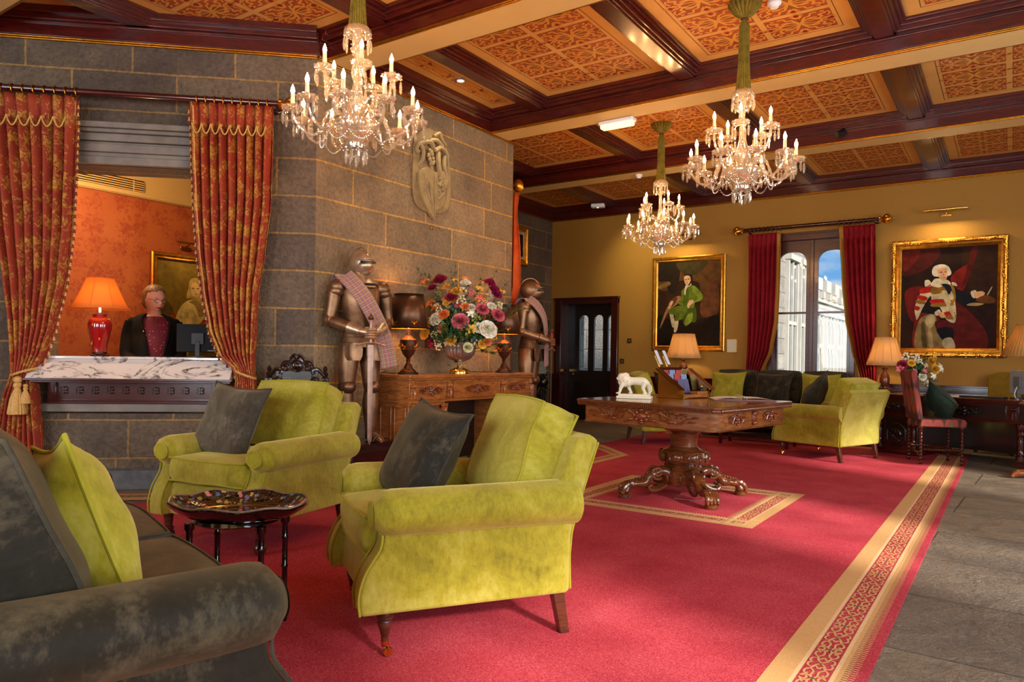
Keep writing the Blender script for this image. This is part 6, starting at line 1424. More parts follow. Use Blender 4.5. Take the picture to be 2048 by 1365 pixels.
L1 = [((96, 62, 26), [(135, 115), (725, 115), (725, 340), (560, 420), (520, 320), (330, 300), (260, 380), (135, 360)]), ((34, 22, 12), [(135, 115), (330, 115), (350, 230), (300, 420), (240, 400), (210, 300), (140, 290)]), ((126, 92, 48), [(135, 350), (230, 300), (260, 330), (170, 370)]), ((62, 52, 22), [(330, 115), (600, 120), (560, 200), (440, 260), (350, 200)]),
      ((104, 62, 30), [(560, 470), (640, 300), (700, 330), (725, 480), (700, 640), (560, 650)]), ((44, 26, 12), [(360, 640), (440, 560), (470, 720), (450, 800), (370, 780)]), ((30, 20, 10), [(135, 640), (300, 700), (560, 680), (725, 660), (725, 940), (135, 940)]),
      ((164, 110, 70), [(225, 570), (290, 470), (360, 450), (340, 520), (250, 590), (180, 740), (158, 770), (180, 690)]), ((96, 58, 34), [(240, 520), (280, 470), (330, 465), (300, 530), (250, 560)]),
      ((206, 190, 150), [(255, 625), (292, 630), (305, 760), (285, 765)]), ((214, 198, 158), [(303, 690), (342, 690), (330, 790), (300, 805)]), ((30, 20, 14), [(280, 764), (300, 764), (296, 790), (278, 786)]),
      ((92, 108, 24), [(243, 600), (290, 560), (380, 545), (470, 560), (460, 640), (345, 692), (302, 690), (310, 640), (255, 626)]), ((66, 82, 18), [(420, 600), (500, 560), (515, 700), (460, 715), (415, 755), (385, 700)]), ((120, 140, 36), [(430, 640), (480, 620), (470, 700), (430, 740), (400, 720)]),
      ((108, 128, 28), [(370, 400), (420, 355), (480, 350), (540, 400), (575, 460), (550, 505), (500, 520), (485, 570), (420, 560), (375, 545), (340, 520), (365, 460)]), ((130, 150, 40), [(480, 355), (520, 380), (572, 462), (545, 500), (490, 515), (520, 470), (480, 410)]), ((82, 98, 22), [(395, 420), (430, 380), (440, 470), (425, 550), (385, 540)]),
      ((224, 206, 170), [(408, 345), (440, 350), (462, 325), (455, 350), (420, 372), (405, 440), (395, 420)]), ((222, 176, 132), [(425, 545), (445, 500), (475, 490), (485, 520), (455, 545), (440, 575)]), ((214, 168, 124), [(240, 560), (265, 500), (290, 500), (275, 540), (250, 575)]),
      ((40, 24, 14), [(392, 250), (420, 232), (460, 245), (475, 290), (462, 330), (440, 300)]), ((226, 178, 132), [(392, 262), (420, 250), (448, 262), (455, 300), (432, 342), (408, 336), (394, 300)]), ((180, 120, 84), [(404, 318), (420, 314), (432, 320), (418, 326)]), ((70, 40, 24), [(402, 288), (412, 285), (416, 290), (404, 292)]), ((70, 40, 24), [(426, 286), (440, 284), (442, 290), (428, 291)])]
picture('gilt-framed portrait of a seated youth in a green coat, right of the dark door', 1.202, 1.512, .092, (-4.865, 11.165, 1.222), 0, (135, 115, 725, 940), L1, 1)
L2 = [((74, 20, 12), [(125, 155), (540, 155), (480, 330), (250, 440), (125, 420)]), ((104, 26, 14), [(140, 200), (330, 170), (280, 300), (160, 400)]), ((52, 26, 8), [(800, 155), (1172, 155), (1172, 900), (900, 800), (860, 600)]), ((128, 26, 14), [(680, 480), (760, 400), (900, 350), (860, 520), (800, 640), (700, 560)]), ((86, 18, 12), [(900, 180), (960, 200), (880, 480), (800, 600), (850, 400)]),
      ((112, 22, 16), [(175, 610), (400, 580), (400, 760), (280, 960), (200, 850)]), ((44, 16, 8), [(810, 810), (1172, 800), (1172, 1120), (1000, 1000), (860, 950)]), ((96, 22, 14), [(700, 700), (800, 780), (1000, 980), (1080, 1130), (1060, 1252), (760, 1252), (720, 1000)]),
      ((126, 30, 22), [(280, 1252), (285, 940), (330, 700), (440, 560), (560, 900), (560, 1252)]), ((146, 122, 72), [(300, 1252), (330, 960), (440, 880), (520, 900), (560, 1060), (600, 1252)]), ((198, 176, 120), [(420, 900), (500, 885), (520, 950), (470, 1030), (410, 980)]), ((92, 74, 36), [(360, 1000), (400, 980), (430, 1240), (380, 1240)]), ((180, 158, 104), [(440, 1000), (470, 1040), (500, 1240), (450, 1230)]),
      ((96, 20, 24), [(520, 960), (700, 960), (720, 1060), (560, 1070)]), ((20, 18, 24), [(540, 1040), (700, 1030), (710, 1130), (620, 1165), (560, 1110)]), ((196, 180, 140), [(605, 1160), (700, 1140), (740, 1252), (620, 1252)]), ((24, 22, 26), [(340, 860), (420, 700), (470, 690), (560, 830), (520, 880), (380, 862)]), ((22, 20, 26), [(560, 560), (720, 600), (900, 690), (930, 740), (840, 800), (740, 740), (700, 690)]),
      ((222, 202, 152), [(300, 920), (285, 800), (350, 640), (440, 570), (620, 560), (720, 700), (740, 960), (640, 940), (560, 800), (480, 790), (460, 680), (380, 800), (320, 930)]),
      ((186, 30, 18), [(345, 600), (440, 575), (600, 570), (590, 625), (460, 640), (350, 650)]), ((186, 30, 18), [(322, 668), (420, 690), (410, 730), (315, 705)]), ((186, 30, 18), [(288, 785), (340, 800), (330, 835), (284, 825)]), ((186, 30, 18), [(470, 720), (650, 720), (690, 745), (480, 765)]), ((186, 30, 18), [(610, 865), (710, 850), (730, 890), (640, 905)]),
      ((150, 104, 34), [(470, 590), (610, 590), (620, 640), (480, 660)]), ((150, 104, 34), [(310, 715), (400, 735), (390, 770), (300, 750)]), ((150, 104, 34), [(480, 765), (680, 755), (700, 790), (490, 800)]), ((150, 104, 34), [(630, 905), (735, 890), (745, 930), (660, 940)]),
      ((212, 192, 140), [(580, 660), (640, 640), (720, 850), (740, 960), (700, 900)]), ((170, 120, 40), [(670, 560), (720, 600), (735, 720), (690, 790), (676, 770), (715, 700), (690, 610)]),
      ((234, 222, 180), [(480, 520), (520, 490), (640, 510), (680, 560), (600, 575), (540, 590), (460, 560)]), ((24, 24, 34), [(575, 555), (660, 560), (690, 620), (660, 670), (620, 600)]), ((232, 216, 176), [(395, 510), (440, 505), (460, 545), (400, 575)]), ((232, 216, 176), [(690, 540), (730, 545), (750, 580), (700, 570)]),
      ((226, 214, 190), [(472, 400), (500, 355), (580, 338), (650, 365), (685, 440), (640, 470), (520, 470), (480, 450)]), ((230, 178, 130), [(532, 400), (580, 375), (630, 385), (645, 450), (625, 505), (580, 512), (545, 470)]), ((196, 110, 80), [(590, 482), (610, 478), (625, 484), (605, 490)]), ((90, 50, 34), [(560, 422), (585, 420), (588, 428), (562, 430)]), ((90, 50, 34), [(610, 420), (632, 420), (630, 428), (612, 428)]), ((204, 140, 100), [(596, 430), (608, 455), (596, 464), (588, 458)]),
      ((228, 206, 170), [(895, 650), (950, 635), (955, 700), (920, 715)]), ((224, 168, 116), [(940, 660), (1010, 645), (1045, 670), (1000, 715), (945, 715)]), ((232, 210, 172), [(510, 860), (560, 830), (575, 870), (530, 900)]), ((228, 176, 124), [(545, 870), (600, 860), (625, 915), (580, 920)]), ((186, 156, 96), [(855, 790), (920, 765), (1035, 780), (960, 800)]), ((110, 62, 20), [(950, 740), (1040, 690), (1140, 720), (1140, 770), (1040, 775)]), ((206, 186, 140), [(1068, 680), (1110, 605), (1118, 612), (1078, 684)])]
picture('large ornate gilt-framed portrait of a white-wigged nobleman in red and ermine robes', 1.316, 1.558, .115, (-1.368, 11.165, 1.175), 0, (125, 155, 1172, 1252), L2, 2, .07, bg=(40, 18, 8))
L3 = [((112, 86, 22), [(415, 150), (1150, 150), (1150, 1000), (415, 1000)], 1), ((84, 62, 16), [(415, 560), (560, 620), (640, 1000), (415, 1000)]), ((150, 52, 20), [(480, 800), (620, 690), (940, 680), (1020, 900), (860, 1000), (560, 1100)]), ((206, 180, 104), [(590, 780), (660, 600), (780, 530), (880, 600), (940, 660), (860, 780), (760, 860), (740, 1000), (660, 1100), (620, 870)]), ((176, 60, 24), [(780, 860), (900, 760), (960, 720), (980, 860), (900, 930), (770, 935)]),
      ((150, 116, 56), [(735, 560), (840, 540), (900, 660), (850, 720), (800, 600)]), ((184, 150, 74), [(725, 420), (750, 320), (820, 298), (890, 350), (925, 500), (900, 640), (850, 560), (760, 520), (710, 520)]), ((216, 172, 104), [(752, 390), (800, 345), (852, 385), (850, 470), (808, 508), (765, 480)]), ((84, 56, 26), [(765, 408), (788, 406), (788, 414), (768, 415)]), ((84, 56, 26), [(815, 406), (838, 406), (836, 414), (817, 414)]), ((170, 96, 60), [(790, 468), (806, 464), (822, 469), (806, 474)]),
      ((186, 158, 84), [(670, 940), (730, 930), (730, 1300), (690, 1300)]), ((30, 22, 10), [(700, 640), (704, 636), (707, 648), (702, 650)]), ((30, 22, 10), [(650, 720), (655, 716), (658, 730), (652, 731)]), ((30, 22, 10), [(800, 700), (805, 698), (806, 712), (800, 712)]), ((30, 22, 10), [(720, 720), (724, 718), (727, 731), (721, 731)]), ((30, 22, 10), [(840, 640), (845, 640), (846, 652), (841, 653)])]
picture('old gilt-framed portrait of a long-wigged man on the orange office wall', 1.05, 1.27, .085, (-7.99, 4.44, .95), pi/2, (415, 145, 1150, 1150), L3, 1, .06, bg=(104, 80, 22))
picture('small dark picture in a gilt frame with pale mount on the stone recess wall', .62, .66, .10, (-6.81, 9.70, 2.62), pi/2, (0, 0, 100, 100), [((206, 184, 140), [(0, 0), (100, 0), (100, 100), (0, 100)], 1), ((34, 24, 16), [(10, 10), (90, 10), (90, 90), (10, 90)], 1), ((60, 44, 30), [(40, 30), (55, 25), (65, 70), (35, 75)])], 1, .05)
t = thing('framed_notice', 'small gilt-framed paper notice right of the portrait of the youth', 'notice', (-3.64, 11.168, 1.20))
MB().box((0, -.012, 0), (.17, 0, .22)).build('frame', gold, t, bevel=.003); MB().box((.012, -.0135, .012), (.158, -.011, .208)).build('paper', plain('notice_paper', (226, 214, 180), .7), t)
def piclight(label, loc, rz, w_, e, tgt):
    t = thing('picture_light', label, 'lamp', loc, rz)
    MB().tube([(-w_/2, -.20, .03), (w_/2, -.20, .03)], .013, 10).build('tube_hood', brass, t); MB().box((-.06, -.02, -.03), (.06, 0, .01)).build('wall_plate', brass, t, bevel=.002); MB().tube([(0, -.01, 0), (0, -.12, .035), (0, -.20, .03)], .006, 6).build('arm', brass, t)
    l_ = light('AREA', 'picture_lamp', (0, 0, 0), e, (1, .72, .36), w_*.9, size_y=.03); l_.parent = t; l_.location = (0, -.20, .012); l_.rotation_euler = (radians(-28), 0, 0)
piclight('brass picture light over the nobleman portrait', (-.745, 11.165, 3.06), 0, .50, 14, None)
piclight('brass picture light over the portrait of the youth, behind the far chandelier', (-4.26, 11.165, 3.02), 0, .5, 11, None)
piclight('brass picture light over the office portrait', (-7.99, 4.86, 2.31), pi/2, .42, 5, None)
# ================================================================ coat of arms on the pier
arms_m = plain('painted_stone_relief', (146, 124, 84), .6, noise_amt=.2, scale=14, bump=.3)
t = thing('coat_of_arms', 'carved stone coat of arms relief set in the pier wall', 'relief', (-4.722, 5.44, 2.86), pi/2)
mb = MB(); outer = [tuple(p) for p in cat_rom([(-.24, -.30, 0), (-.27, .15, 0), (-.22, .34, 0), (-.05, .445, 0), (.12, .40, 0), (.24, .28, 0), (.28, .05, 0), (.27, -.25, 0), (.05, -.36, 0)], 5, True)]
mb.prism([(a, b) for a, b, c in outer], -.012, .0, 'y'); bk = mb.build('back_plate', arms_m, t, angle=30)
mb = MB(); sh_ = [tuple(p)[:2] for p in cat_rom([(-.23, -.05, 0), (-.20, -.20, 0), (-.10, -.34, 0), (.02, -.44, 0), (.0, -.36, 0), (.13, -.28, 0), (.17, -.1, 0), (.16, .06, 0), (.0, .03, 0), (-.12, .05, 0), (-.2, .0, 0)], 4, True)]
mb.prism(sh_, -.05, -.01, 'y'); mb.build('shield', arms_m, t, bevel=.006, angle=30)
mb = MB()
mb.tube(cat_rom([(-.20, 0, .05), (-.16, -.03, .12), (-.17, -.04, .20), (-.22, -.04, .25), (-.25, -.03, .20), (-.22, -.03, .17)], 5), .022, 8)
mb.tube(cat_rom([(-.20, -.02, .26), (-.08, -.05, .30), (0, -.04, .24), (.08, -.05, .28), (.18, -.04, .24), (.22, -.02, .14)], 5), .024, 8)
mb.tube(cat_rom([(.06, -.03, .24), (.05, -.05, .1), (.1, -.04, -.02), (.06, -.04, -.1)], 5), .03, 8); mb.tube(cat_rom([(.16, -.03, .22), (.15, -.04, .1), (.2, -.03, 0), (.17, -.02, -.1)], 5), .026, 8)
mb.tube(cat_rom([(-.06, -.03, .32), (.02, -.045, .34), (.12, -.04, .30)], 5), .022, 8); mb.tube(cat_rom([(.0, -.03, .38), (.06, -.05, .42), (.10, -.04, .38), (.18, -.03, .33)], 5), .018, 8)
mb.tube(cat_rom([(-.16, -.05, -.02), (-.1, -.05, -.2), (-.02, -.05, -.3)], 5), .008, 6); mb.tube([(-.01, -.052, .0), (.01, -.052, -.4)], .007, 6); mb.tube([(-.08, -.052, -.08), (-.04, -.054, -.28)], .012, 6)
rnd = random.Random(3)
for k in range(26): x, z = (-.10+.08*rnd.random(), .22-.26*k/26) if k < 14 else (.06+.09*rnd.random(), -.0-.24*(k-14)/12); mb.sph((x, -.05, z), (.022, .018, .02), 7, 5)
for k in range(24): mb.sph((-.19+.10*rnd.random(), -.05, -.05-.14*rnd.random()), (.006, .006, .006), 5, 4)
mb.build('heraldic_carving', arms_m, t)
tag(MB().sph((0, 0, 0), (.012, .018, .014), 10, 8).build('brass_stud', brass), 'small brass stud in the wall below the coat of arms', 'stud', loc=(-4.722, 5.46, 2.35))
# ================================================================ monument in the recess
t = thing('bust', 'dark bronze portrait bust on a bracket by the corner left of the door', 'bust', (-6.68, 10.69, 1.305), radians(75))
mb = MB(); ell(mb, [(.0, 0, 0, .09, .06), (.03, 0, 0, .08, .055), (.05, 0, 0, .16, .07), (.12, 0, 0, .175, .085), (.19, 0, 0, .13, .075), (.22, 0, 0, .06, .055), (.27, 0, -.005, .052, .055), (.30, 0, -.02, .06, .075), (.35, 0, -.02, .075, .09), (.40, 0, -.01, .075, .09), (.44, 0, 0, .05, .06), (.455, 0, 0, .01, .02)], 20); mb.sph((0, -.108, .345), (.012, .022, .018), 8, 6); mb.sph((0, -.09, .375), (.05, .02, .01), 8, 6); mb.sph((0, -.09, .31), (.03, .025, .016), 8, 6); mb.sph((0, .02, .40), (.08, .085, .06), 12, 8)
for sx in (-1, 1): mb.tube([(sx*.02, -.085, .06), (sx*.05, -.09, .14), (sx*.05, -.06, .22)], .014, 6); mb.sph((sx*.076, 0, .35), (.01, .015, .024), 6, 5)
mb.build('figure', metal('bust_bronze', (92, 74, 60), .3, .4, 10, .2), t)
plaque_m = plain('grey_marble', (150, 148, 136), .5, noise_amt=.12, scale=9)
t = thing('memorial_tablet', 'pale grey memorial tablet with faint lines of lettering below the bust', 'tablet', (-6.818, 10.69, .80), pi/2)
MB().box((-.25, -.05, .06), (.25, 0, .49)).box((-.29, -.09, .475), (.29, 0, .505)).box((-.29, -.08, .0), (.29, 0, .06)).build('slab', plaque_m, t, bevel=.005)
mb = MB()
for k in range(9): mb.box((-.20+.015*(k % 3), -.0525, .43-.038*k), (.20-.02*((k*2) % 3), -.05, .439-.038*k))
mb.build('lettering', plain('worn_letters', (118, 114, 96), .6), t)
t = thing('trophy_of_arms', 'dark metal trophy of helmet and weapons under the memorial tablet', 'relief', (-6.80, 10.72, .58), pi/2)
tm_ = metal('trophy_metal', (86, 84, 84), .3, .4, 12, .2); mb = MB(); mb.sph((.06, -.08, .08), (.10, .08, .09), 14, 10); mb.tube(cat_rom([(-.02, -.1, .12), (.04, -.14, .2), (.12, -.1, .19), (.2, -.08, .26)], 4), .012, 6)
for a in (-1.1, -.6, .5, 1.0): mb.tube([(-.26*cos(a), -.04, -.26*sin(a)), (.26*cos(a), -.05, .26*sin(a))], .010, 6)
for k in range(9): mb.sph((.16*cos(k*.7), -.07, .12*sin(k*.7)-.02), (.04, .03, .03), 7, 5)
mb.tube([(.02, -.06, -.06), (.0, -.07, -.24)], [.02, .035], 8); mb.tube([(.1, -.06, -.06), (.1, -.07, -.24)], [.02, .035], 8); mb.build('weapons', tm_, t)
# ================================================================ flowers
def blooms():
    pal = dict(crimson=(142, 10, 44), pink=(218, 104, 118), white=(238, 228, 204), orange=(224, 122, 52), yellow=(228, 172, 52), magenta=(150, 12, 66), peach=(232, 150, 96), lilac=(206, 190, 206), cream=(224, 216, 160))
    out = {}
    for nm, c in pal.items():
        out[nm] = plain('petal_'+nm, c, .7, noise_amt=.22, scale=45)
    return out
PET = blooms(); leaf_m = plain('leaf_green', (58, 92, 34), .55, noise_amt=.3, scale=20); euc_m = plain('eucalyptus', (92, 122, 108), .6, noise_amt=.15, scale=20); hyd_m = plain('hydrangea_green', (146, 142, 66), .7, noise_amt=.2, scale=60)
def rose_mesh(mb, r, layers=5, n=7, ruff=.3, rnd=random):
    mb.sph((0, 0, 0), (r*.35, r*.35, r*.4), 8, 6)
    for L_ in range(layers):
        f = (L_+1)/layers; rr = r*(.3+.7*f)
        for k in range(n+L_):
            a = 2*pi*k/(n+L_)+L_*.6; tilt = .25+1.0*f
            c, s = cos(a), sin(a); w_ = rr*.42
            pts = []
            for j in range(4):
                for i in range(4):
                    u = (i/3-.5)*2; v_ = j/3; rad = rr*(.15+.85*v_*sin(tilt)/sin(1.25)); z = r*.55*(v_*cos(tilt)*1.6)-r*.15*f+r*.08*ruff*cos(u*5+k)
                    x = rad; y = u*w_*(.5+.7*v_-.5*v_**3); pts.append((x*c-y*s, x*s+y*c, z+.12*r*(1-u*u)))
            mb.add(pts, [(j*4+i, j*4+i+1, j*4+i+5, j*4+i+4) for j in range(3) for i in range(3)])
def bouquet(name, label, cat, loc, specs, sprays, R, seed, view):
    t = thing(name, label, cat, loc); rnd = random.Random(seed); cache = {}
    view = Vector(view).normalized()
    def put(nm, mat, key, make, p, d, sc):
        if key in cache: o = cache[key].copy(); COL.objects.link(o)
        else: mb = MB(); make(mb); o = mb.build(nm, mat, angle=180); cache[key] = o
        o.parent = t; o.location = p; o.rotation_mode = 'QUATERNION'; o.rotation_quaternion = Vector(d).to_track_quat('Z', 'Y') @ Matrix.Rotation(rnd.random()*6, 4, 'Z').to_quaternion(); sc *= 1.22 if R > .2 else 1.0; o.scale = (sc, sc, sc); return o
    for (x, z, dep, kind, col, r) in specs:
        side = Vector((cos(yaw), sin(yaw), 0)); p = side*x+Vector((0, 0, z))+view*dep; d = (p-Vector((0, 0, -.05)))*.8+view*.25
        if kind == 'rose': put('rose', PET[col], 'rose'+col, lambda mb: rose_mesh(mb, .05, 5, 6, rnd=rnd), p, d, r/.05)
        elif kind == 'dahlia': put('dahlia', PET[col], 'dah'+col, lambda mb: rose_mesh(mb, .05, 8, 11, .6, rnd), p, d, r/.05)
        elif kind == 'cluster':
            def mk(mb):
                q = random.Random(4)
                for k in range(26): v_ = Vector((q.gauss(0, 1), q.gauss(0, 1), q.gauss(0, 1))).normalized()*.04; mb.sph(tuple(v_), (.011, .011, .009), 6, 4)
            put('hydrangea' if col == 'hyd' else 'blossom_cluster', hyd_m if col == 'hyd' else PET[col], 'clu'+col, mk, p, d, r/.05)
        elif kind == 'lily':
            def mk(mb):
                for k in range(6):
                    a = k*pi/3; c, s = cos(a), sin(a); P_ = [(.004, 0), (.02, .018), (.038, .022), (.05, .01)]; W_ = [.004, .012, .012, .002]
                    mb.add([(x_*c-e*w_*s, x_*s+e*w_*c, z_) for (x_, z_), w_ in zip(P_, W_) for e in (-1, 1)], [(2*i, 2*i+1, 2*i+3, 2*i+2) for i in range(3)])
            put('small_flower', PET[col], 'lil'+col, mk, p, d, r/.05)
    leaf = MB(); euc = MB()
    for (x, z, dep, L_, kind) in sprays:
        side = Vector((cos(yaw), sin(yaw), 0)); tip = side*x+Vector((0, 0, z))+view*dep; root = tip*.25+Vector((0, 0, -.05)); mb = euc if kind == 'e' else leaf
        pts = cat_rom([root, root*.6+tip*.4+Vector((0, 0, .02)), tip], 6); mb.tube(pts, .0022, 4)
        nl = int(L_*(170 if R > .2 else 90))
        for k in range(nl):
            f = 1-L_+L_*k/nl; p = pts[min(len(pts)-1, int(f*(len(pts)-1)))]; a = k*2.4; dirv = Vector((cos(a), sin(a)*.7, .5*sin(a*1.7))).normalized(); sz = (.022 if kind == 'e' else .011 if kind == 'b' else .018)*(.8+.5*rnd.random())
            up_ = dirv.cross(Vector((0, 0, 1))).normalized() if abs(dirv.z) < .95 else Vector((1, 0, 0)); jit = Vector((rnd.gauss(0, .006), rnd.gauss(0, .006), rnd.gauss(0, .006)))
            q = p+jit; w_ = sz*(.62 if kind == 'e' else .45); n_ = dirv.cross(up_)*.2*sz
            mb.add([q, q+dirv*sz*.6+up_*w_+n_, q+dirv*sz*1.5, q+dirv*sz*.6-up_*w_+n_], [(0, 1, 2, 3)])
    # filler foliage through the body of the bunch
    for k in range(3200 if R > .2 else 500):
        v_ = Vector((rnd.gauss(0, 1), rnd.gauss(0, 1), abs(rnd.gauss(0, 1))*.9-.15)).normalized()*R*(.35+.6*rnd.random()); v_.z = v_.z*1.0+R*.22; v_.x = max(v_.x, -.29)
        dirv = (v_+Vector((rnd.gauss(0, .1), rnd.gauss(0, .1), rnd.gauss(0, .1)))).normalized(); up_ = dirv.cross(Vector((rnd.gauss(0, 1), rnd.gauss(0, 1), rnd.gauss(0, 1)))).normalized(); sz = .022*(.7+.8*rnd.random()) if k % 3 else .034
        mb = euc if k % 7 == 0 else leaf; w_ = sz*.42; mb.add([v_, v_+dirv*sz*.7+up_*w_, v_+dirv*sz*1.6, v_+dirv*sz*.7-up_*w_], [(0, 1, 2, 3)])
    leaf.build('foliage', leaf_m, t, smooth=False, kind='stuff'); euc.build('eucalyptus_leaves', euc_m, t, smooth=False, kind='stuff')
    return t
UX, UY = -4.37, 5.49
t = thing('urn', 'fluted metal urn on a gilt foot holding the big flower arrangement', 'urn', (UX, UY, DZ_))
MB().lathe([(.001, 0), (.098, 0), (.10, .02), (.09, .04), (.06, .052), (.03, .06), (.022, .075)], 36).build('gilt_foot', brass, t)
MB().lathe([(.022, .072), (.03, .085), (.022, .10), (.03, .115), (.07, .128), (.108, .15), (.134, .185), (.144, .225), (.146, .245), (.15, .25), (.152, .272), (.145, .275), (.135, .25), (.12, .22), (.001, .18)], 96, flute=.035, nf=24).build('fluted_bowl', metal('pewter', (176, 168, 154), .36, .25, 10, .08, .9), t)
# pixel offsets of the photo measured from the urn rim and turned into metres (1 px = 4.7 mm)
K_ = 6.95/1458.6*1.0
def S_(px, py, dep, kind, col, r): return ((px-917)*K_, (686-py)*K_, dep, kind, col, r)
sp = [S_(876, 557, .04, 'rose', 'crimson', .062), S_(860, 572, .02, 'rose', 'crimson', .04), S_(889, 568, .05, 'rose', 'yellow', .03), S_(910, 580, .08, 'dahlia', 'yellow', .048), S_(899, 592, .10, 'rose', 'crimson', .05), S_(891, 603, .12, 'rose', 'yellow', .033),
      S_(927, 562, .04, 'rose', 'white', .045), S_(921, 580, .06, 'cluster', 'cream', .045), S_(920, 600, .10, 'cluster', 'cream', .042), S_(929, 611, .14, 'rose', 'orange', .04), S_(940, 612, .13, 'dahlia', 'white', .038), S_(962, 615, .13, 'dahlia', 'pink', .055), S_(980, 609, .10, 'rose', 'white', .042),
      S_(992, 626, .12, 'dahlia', 'pink', .06), S_(920, 640, .20, 'dahlia', 'pink', .068), S_(887, 627, .17, 'rose', 'orange', .048), S_(872, 636, .15, 'rose', 'white', .06), S_(884, 653, .16, 'rose', 'peach', .045), S_(850, 664, .12, 'rose', 'yellow', .05), S_(985, 575, .03, 'rose', 'magenta', .05), S_(975, 560, .0, 'rose', 'magenta', .05), S_(989, 584, .06, 'rose', 'magenta', .05),
      S_(973, 655, .16, 'rose', 'white', .075), S_(955, 652, .17, 'rose', 'white', .045), S_(930, 660, .18, 'cluster', 'hyd', .06), S_(948, 635, .16, 'cluster', 'hyd', .05), S_(941, 655, .2, 'lily', 'yellow', .045), S_(902, 676, .17, 'rose', 'yellow', .045), S_(874, 682, .13, 'cluster', 'cream', .035), S_(876, 690, .14, 'cluster', 'cream', .03),
      S_(865, 680, .08, 'rose', 'magenta', .05), S_(963, 683, .15, 'rose', 'yellow', .038), S_(973, 678, .14, 'rose', 'orange', .036), S_(935, 690, .15, 'dahlia', 'cream', .04), S_(948, 677, .14, 'cluster', 'white', .035), S_(986, 668, .10, 'cluster', 'yellow', .03), S_(846, 560, .0, 'lily', 'orange', .05), S_(858, 605, .05, 'lily', 'orange', .05), S_(956, 595, .06, 'lily', 'orange', .05),
      S_(965, 560, .0, 'lily', 'orange', .045), S_(870, 612, .06, 'lily', 'orange', .05), S_(955, 573, .03, 'lily', 'yellow', .04), S_(1000, 577, .0, 'lily', 'yellow', .035), S_(876, 617, .12, 'cluster', 'white', .03), S_(996, 605, .05, 'cluster', 'cream', .035), S_(867, 665, .13, 'cluster', 'cream', .03), S_(940, 625, .16, 'lily', 'white', .04), S_(905, 556, .0, 'lily', 'yellow', .035), S_(925, 553, .0, 'lily', 'orange', .04), S_(978, 692, .1, 'cluster', 'hyd', .03)]
rq = random.Random(11)
for k in range(46):
    a_ = rq.random()*6.28; b_ = rq.random()**.6; px_ = 920+74*cos(a_)*b_; py_ = 622-68*sin(a_)*b_
    if py_ < 690: sp.append(S_(px_, py_, -.02+.10*rq.random(), rq.choice(['rose', 'cluster', 'cluster', 'lily', 'rose']), rq.choice(['white', 'cream', 'orange', 'yellow', 'peach', 'cream', 'pink', 'hyd', 'crimson']) if k % 3 else 'cream', .022+.014*rq.random()))
sp = [(a, b, c, ('cluster' if e == 'hyd' else d), e, f) for a, b, c, d, e, f in sp]
V_ = (-.565*-1, -.825, 0)
def Q_(px, py, dep, L_, k): return ((px-917)*K_, (686-py)*K_, dep, L_, k)
spr = [Q_(826, 524, -.02, .75, 'b'), Q_(840, 535, -.02, .6, 'b'), Q_(905, 518, -.02, .7, 'b'), Q_(896, 530, .0, .7, 'b'), Q_(903, 535, -.03, .7, 'b'), Q_(992, 528, .0, .6, 'b'), Q_(1012, 555, .0, .6, 'b'), Q_(1020, 600, .02, .4, 'e'), Q_(1040, 608, .04, .35, 'f'), Q_(850, 540, 0, .6, 'f'), Q_(960, 545, 0, .6, 'f'), Q_(1015, 648, .03, .5, 'b'), Q_(1020, 680, .05, .5, 'b'), Q_(850, 600, 0, .5, 'b'), Q_(870, 580, .06, .4, 'e'), Q_(895, 590, .05, .3, 'e'), Q_(905, 625, .14, .4, 'e'), Q_(960, 670, .17, .45, 'e'), Q_(985, 645, .15, .45, 'e'), Q_(950, 645, .16, .3, 'e'), Q_(930, 560, 0, .5, 'e'), Q_(860, 640, .06, .5, 'b'), Q_(845, 690, .05, .5, 'b'), Q_(990, 700, .08, .4, 'f')]
bouquet('flower_arrangement', 'big mixed arrangement of roses, dahlias and greenery in the urn on the sideboard', 'flowers', (UX, UY, DZ_+.27), sp, spr, .30, 5, V_)
# smaller flowers on the writing desk
vx = (-.93, 9.62, .715)
t = thing('glass_vase', 'clear glass vase of flowers on the writing desk', 'vase', vx); MB().lathe([(.001, 0), (.055, 0), (.055, .012), (.018, .03), (.02, .05), (.045, .09), (.06, .16), (.07, .23), (.066, .23), (.056, .16), (.04, .095), (.001, .07)], 28).build('vase', crystal, t); MB().tube([(0, 0, .08), (.02, .01, .24)], .012, 8).tube([(0, 0, .08), (-.03, 0, .24)], .01, 8).build('stems', leaf_m, t)
K2_ = 8.45/1458.6
def T_(px, py, dep, kind, col, r): return ((px-1832)*K2_, (752-py)*K2_, dep, kind, col, r)
sp2 = [T_(1803, 730, .05, 'rose', 'crimson', .06), T_(1798, 738, .06, 'lily', 'pink', .05), T_(1818, 726, .08, 'rose', 'yellow', .045), T_(1812, 712, .02, 'cluster', 'white', .05), T_(1830, 714, .03, 'cluster', 'white', .05), T_(1838, 722, .05, 'cluster', 'white', .04), T_(1862, 722, .03, 'dahlia', 'yellow', .055), T_(1864, 737, .08, 'dahlia', 'yellow', .06), T_(1876, 735, .05, 'lily', 'white', .06), T_(1822, 742, .09, 'lily', 'pink', .04), T_(1842, 742, .09, 'lily', 'pink', .04), T_(1838, 752, .1, 'rose', 'white', .05), T_(1850, 765, .08, 'cluster', 'white', .04), T_(1826, 758, .08, 'rose', 'pink', .03), T_(1806, 748, .08, 'rose', 'orange', .03), T_(1860, 750, .08, 'lily', 'white', .05), T_(1848, 730, .06, 'cluster', 'white', .03), T_(1868, 712, 0, 'lily', 'yellow', .05)]
def U_(px, py, dep, L_, k): return ((px-1832)*K2_, (752-py)*K2_, dep, L_, k)
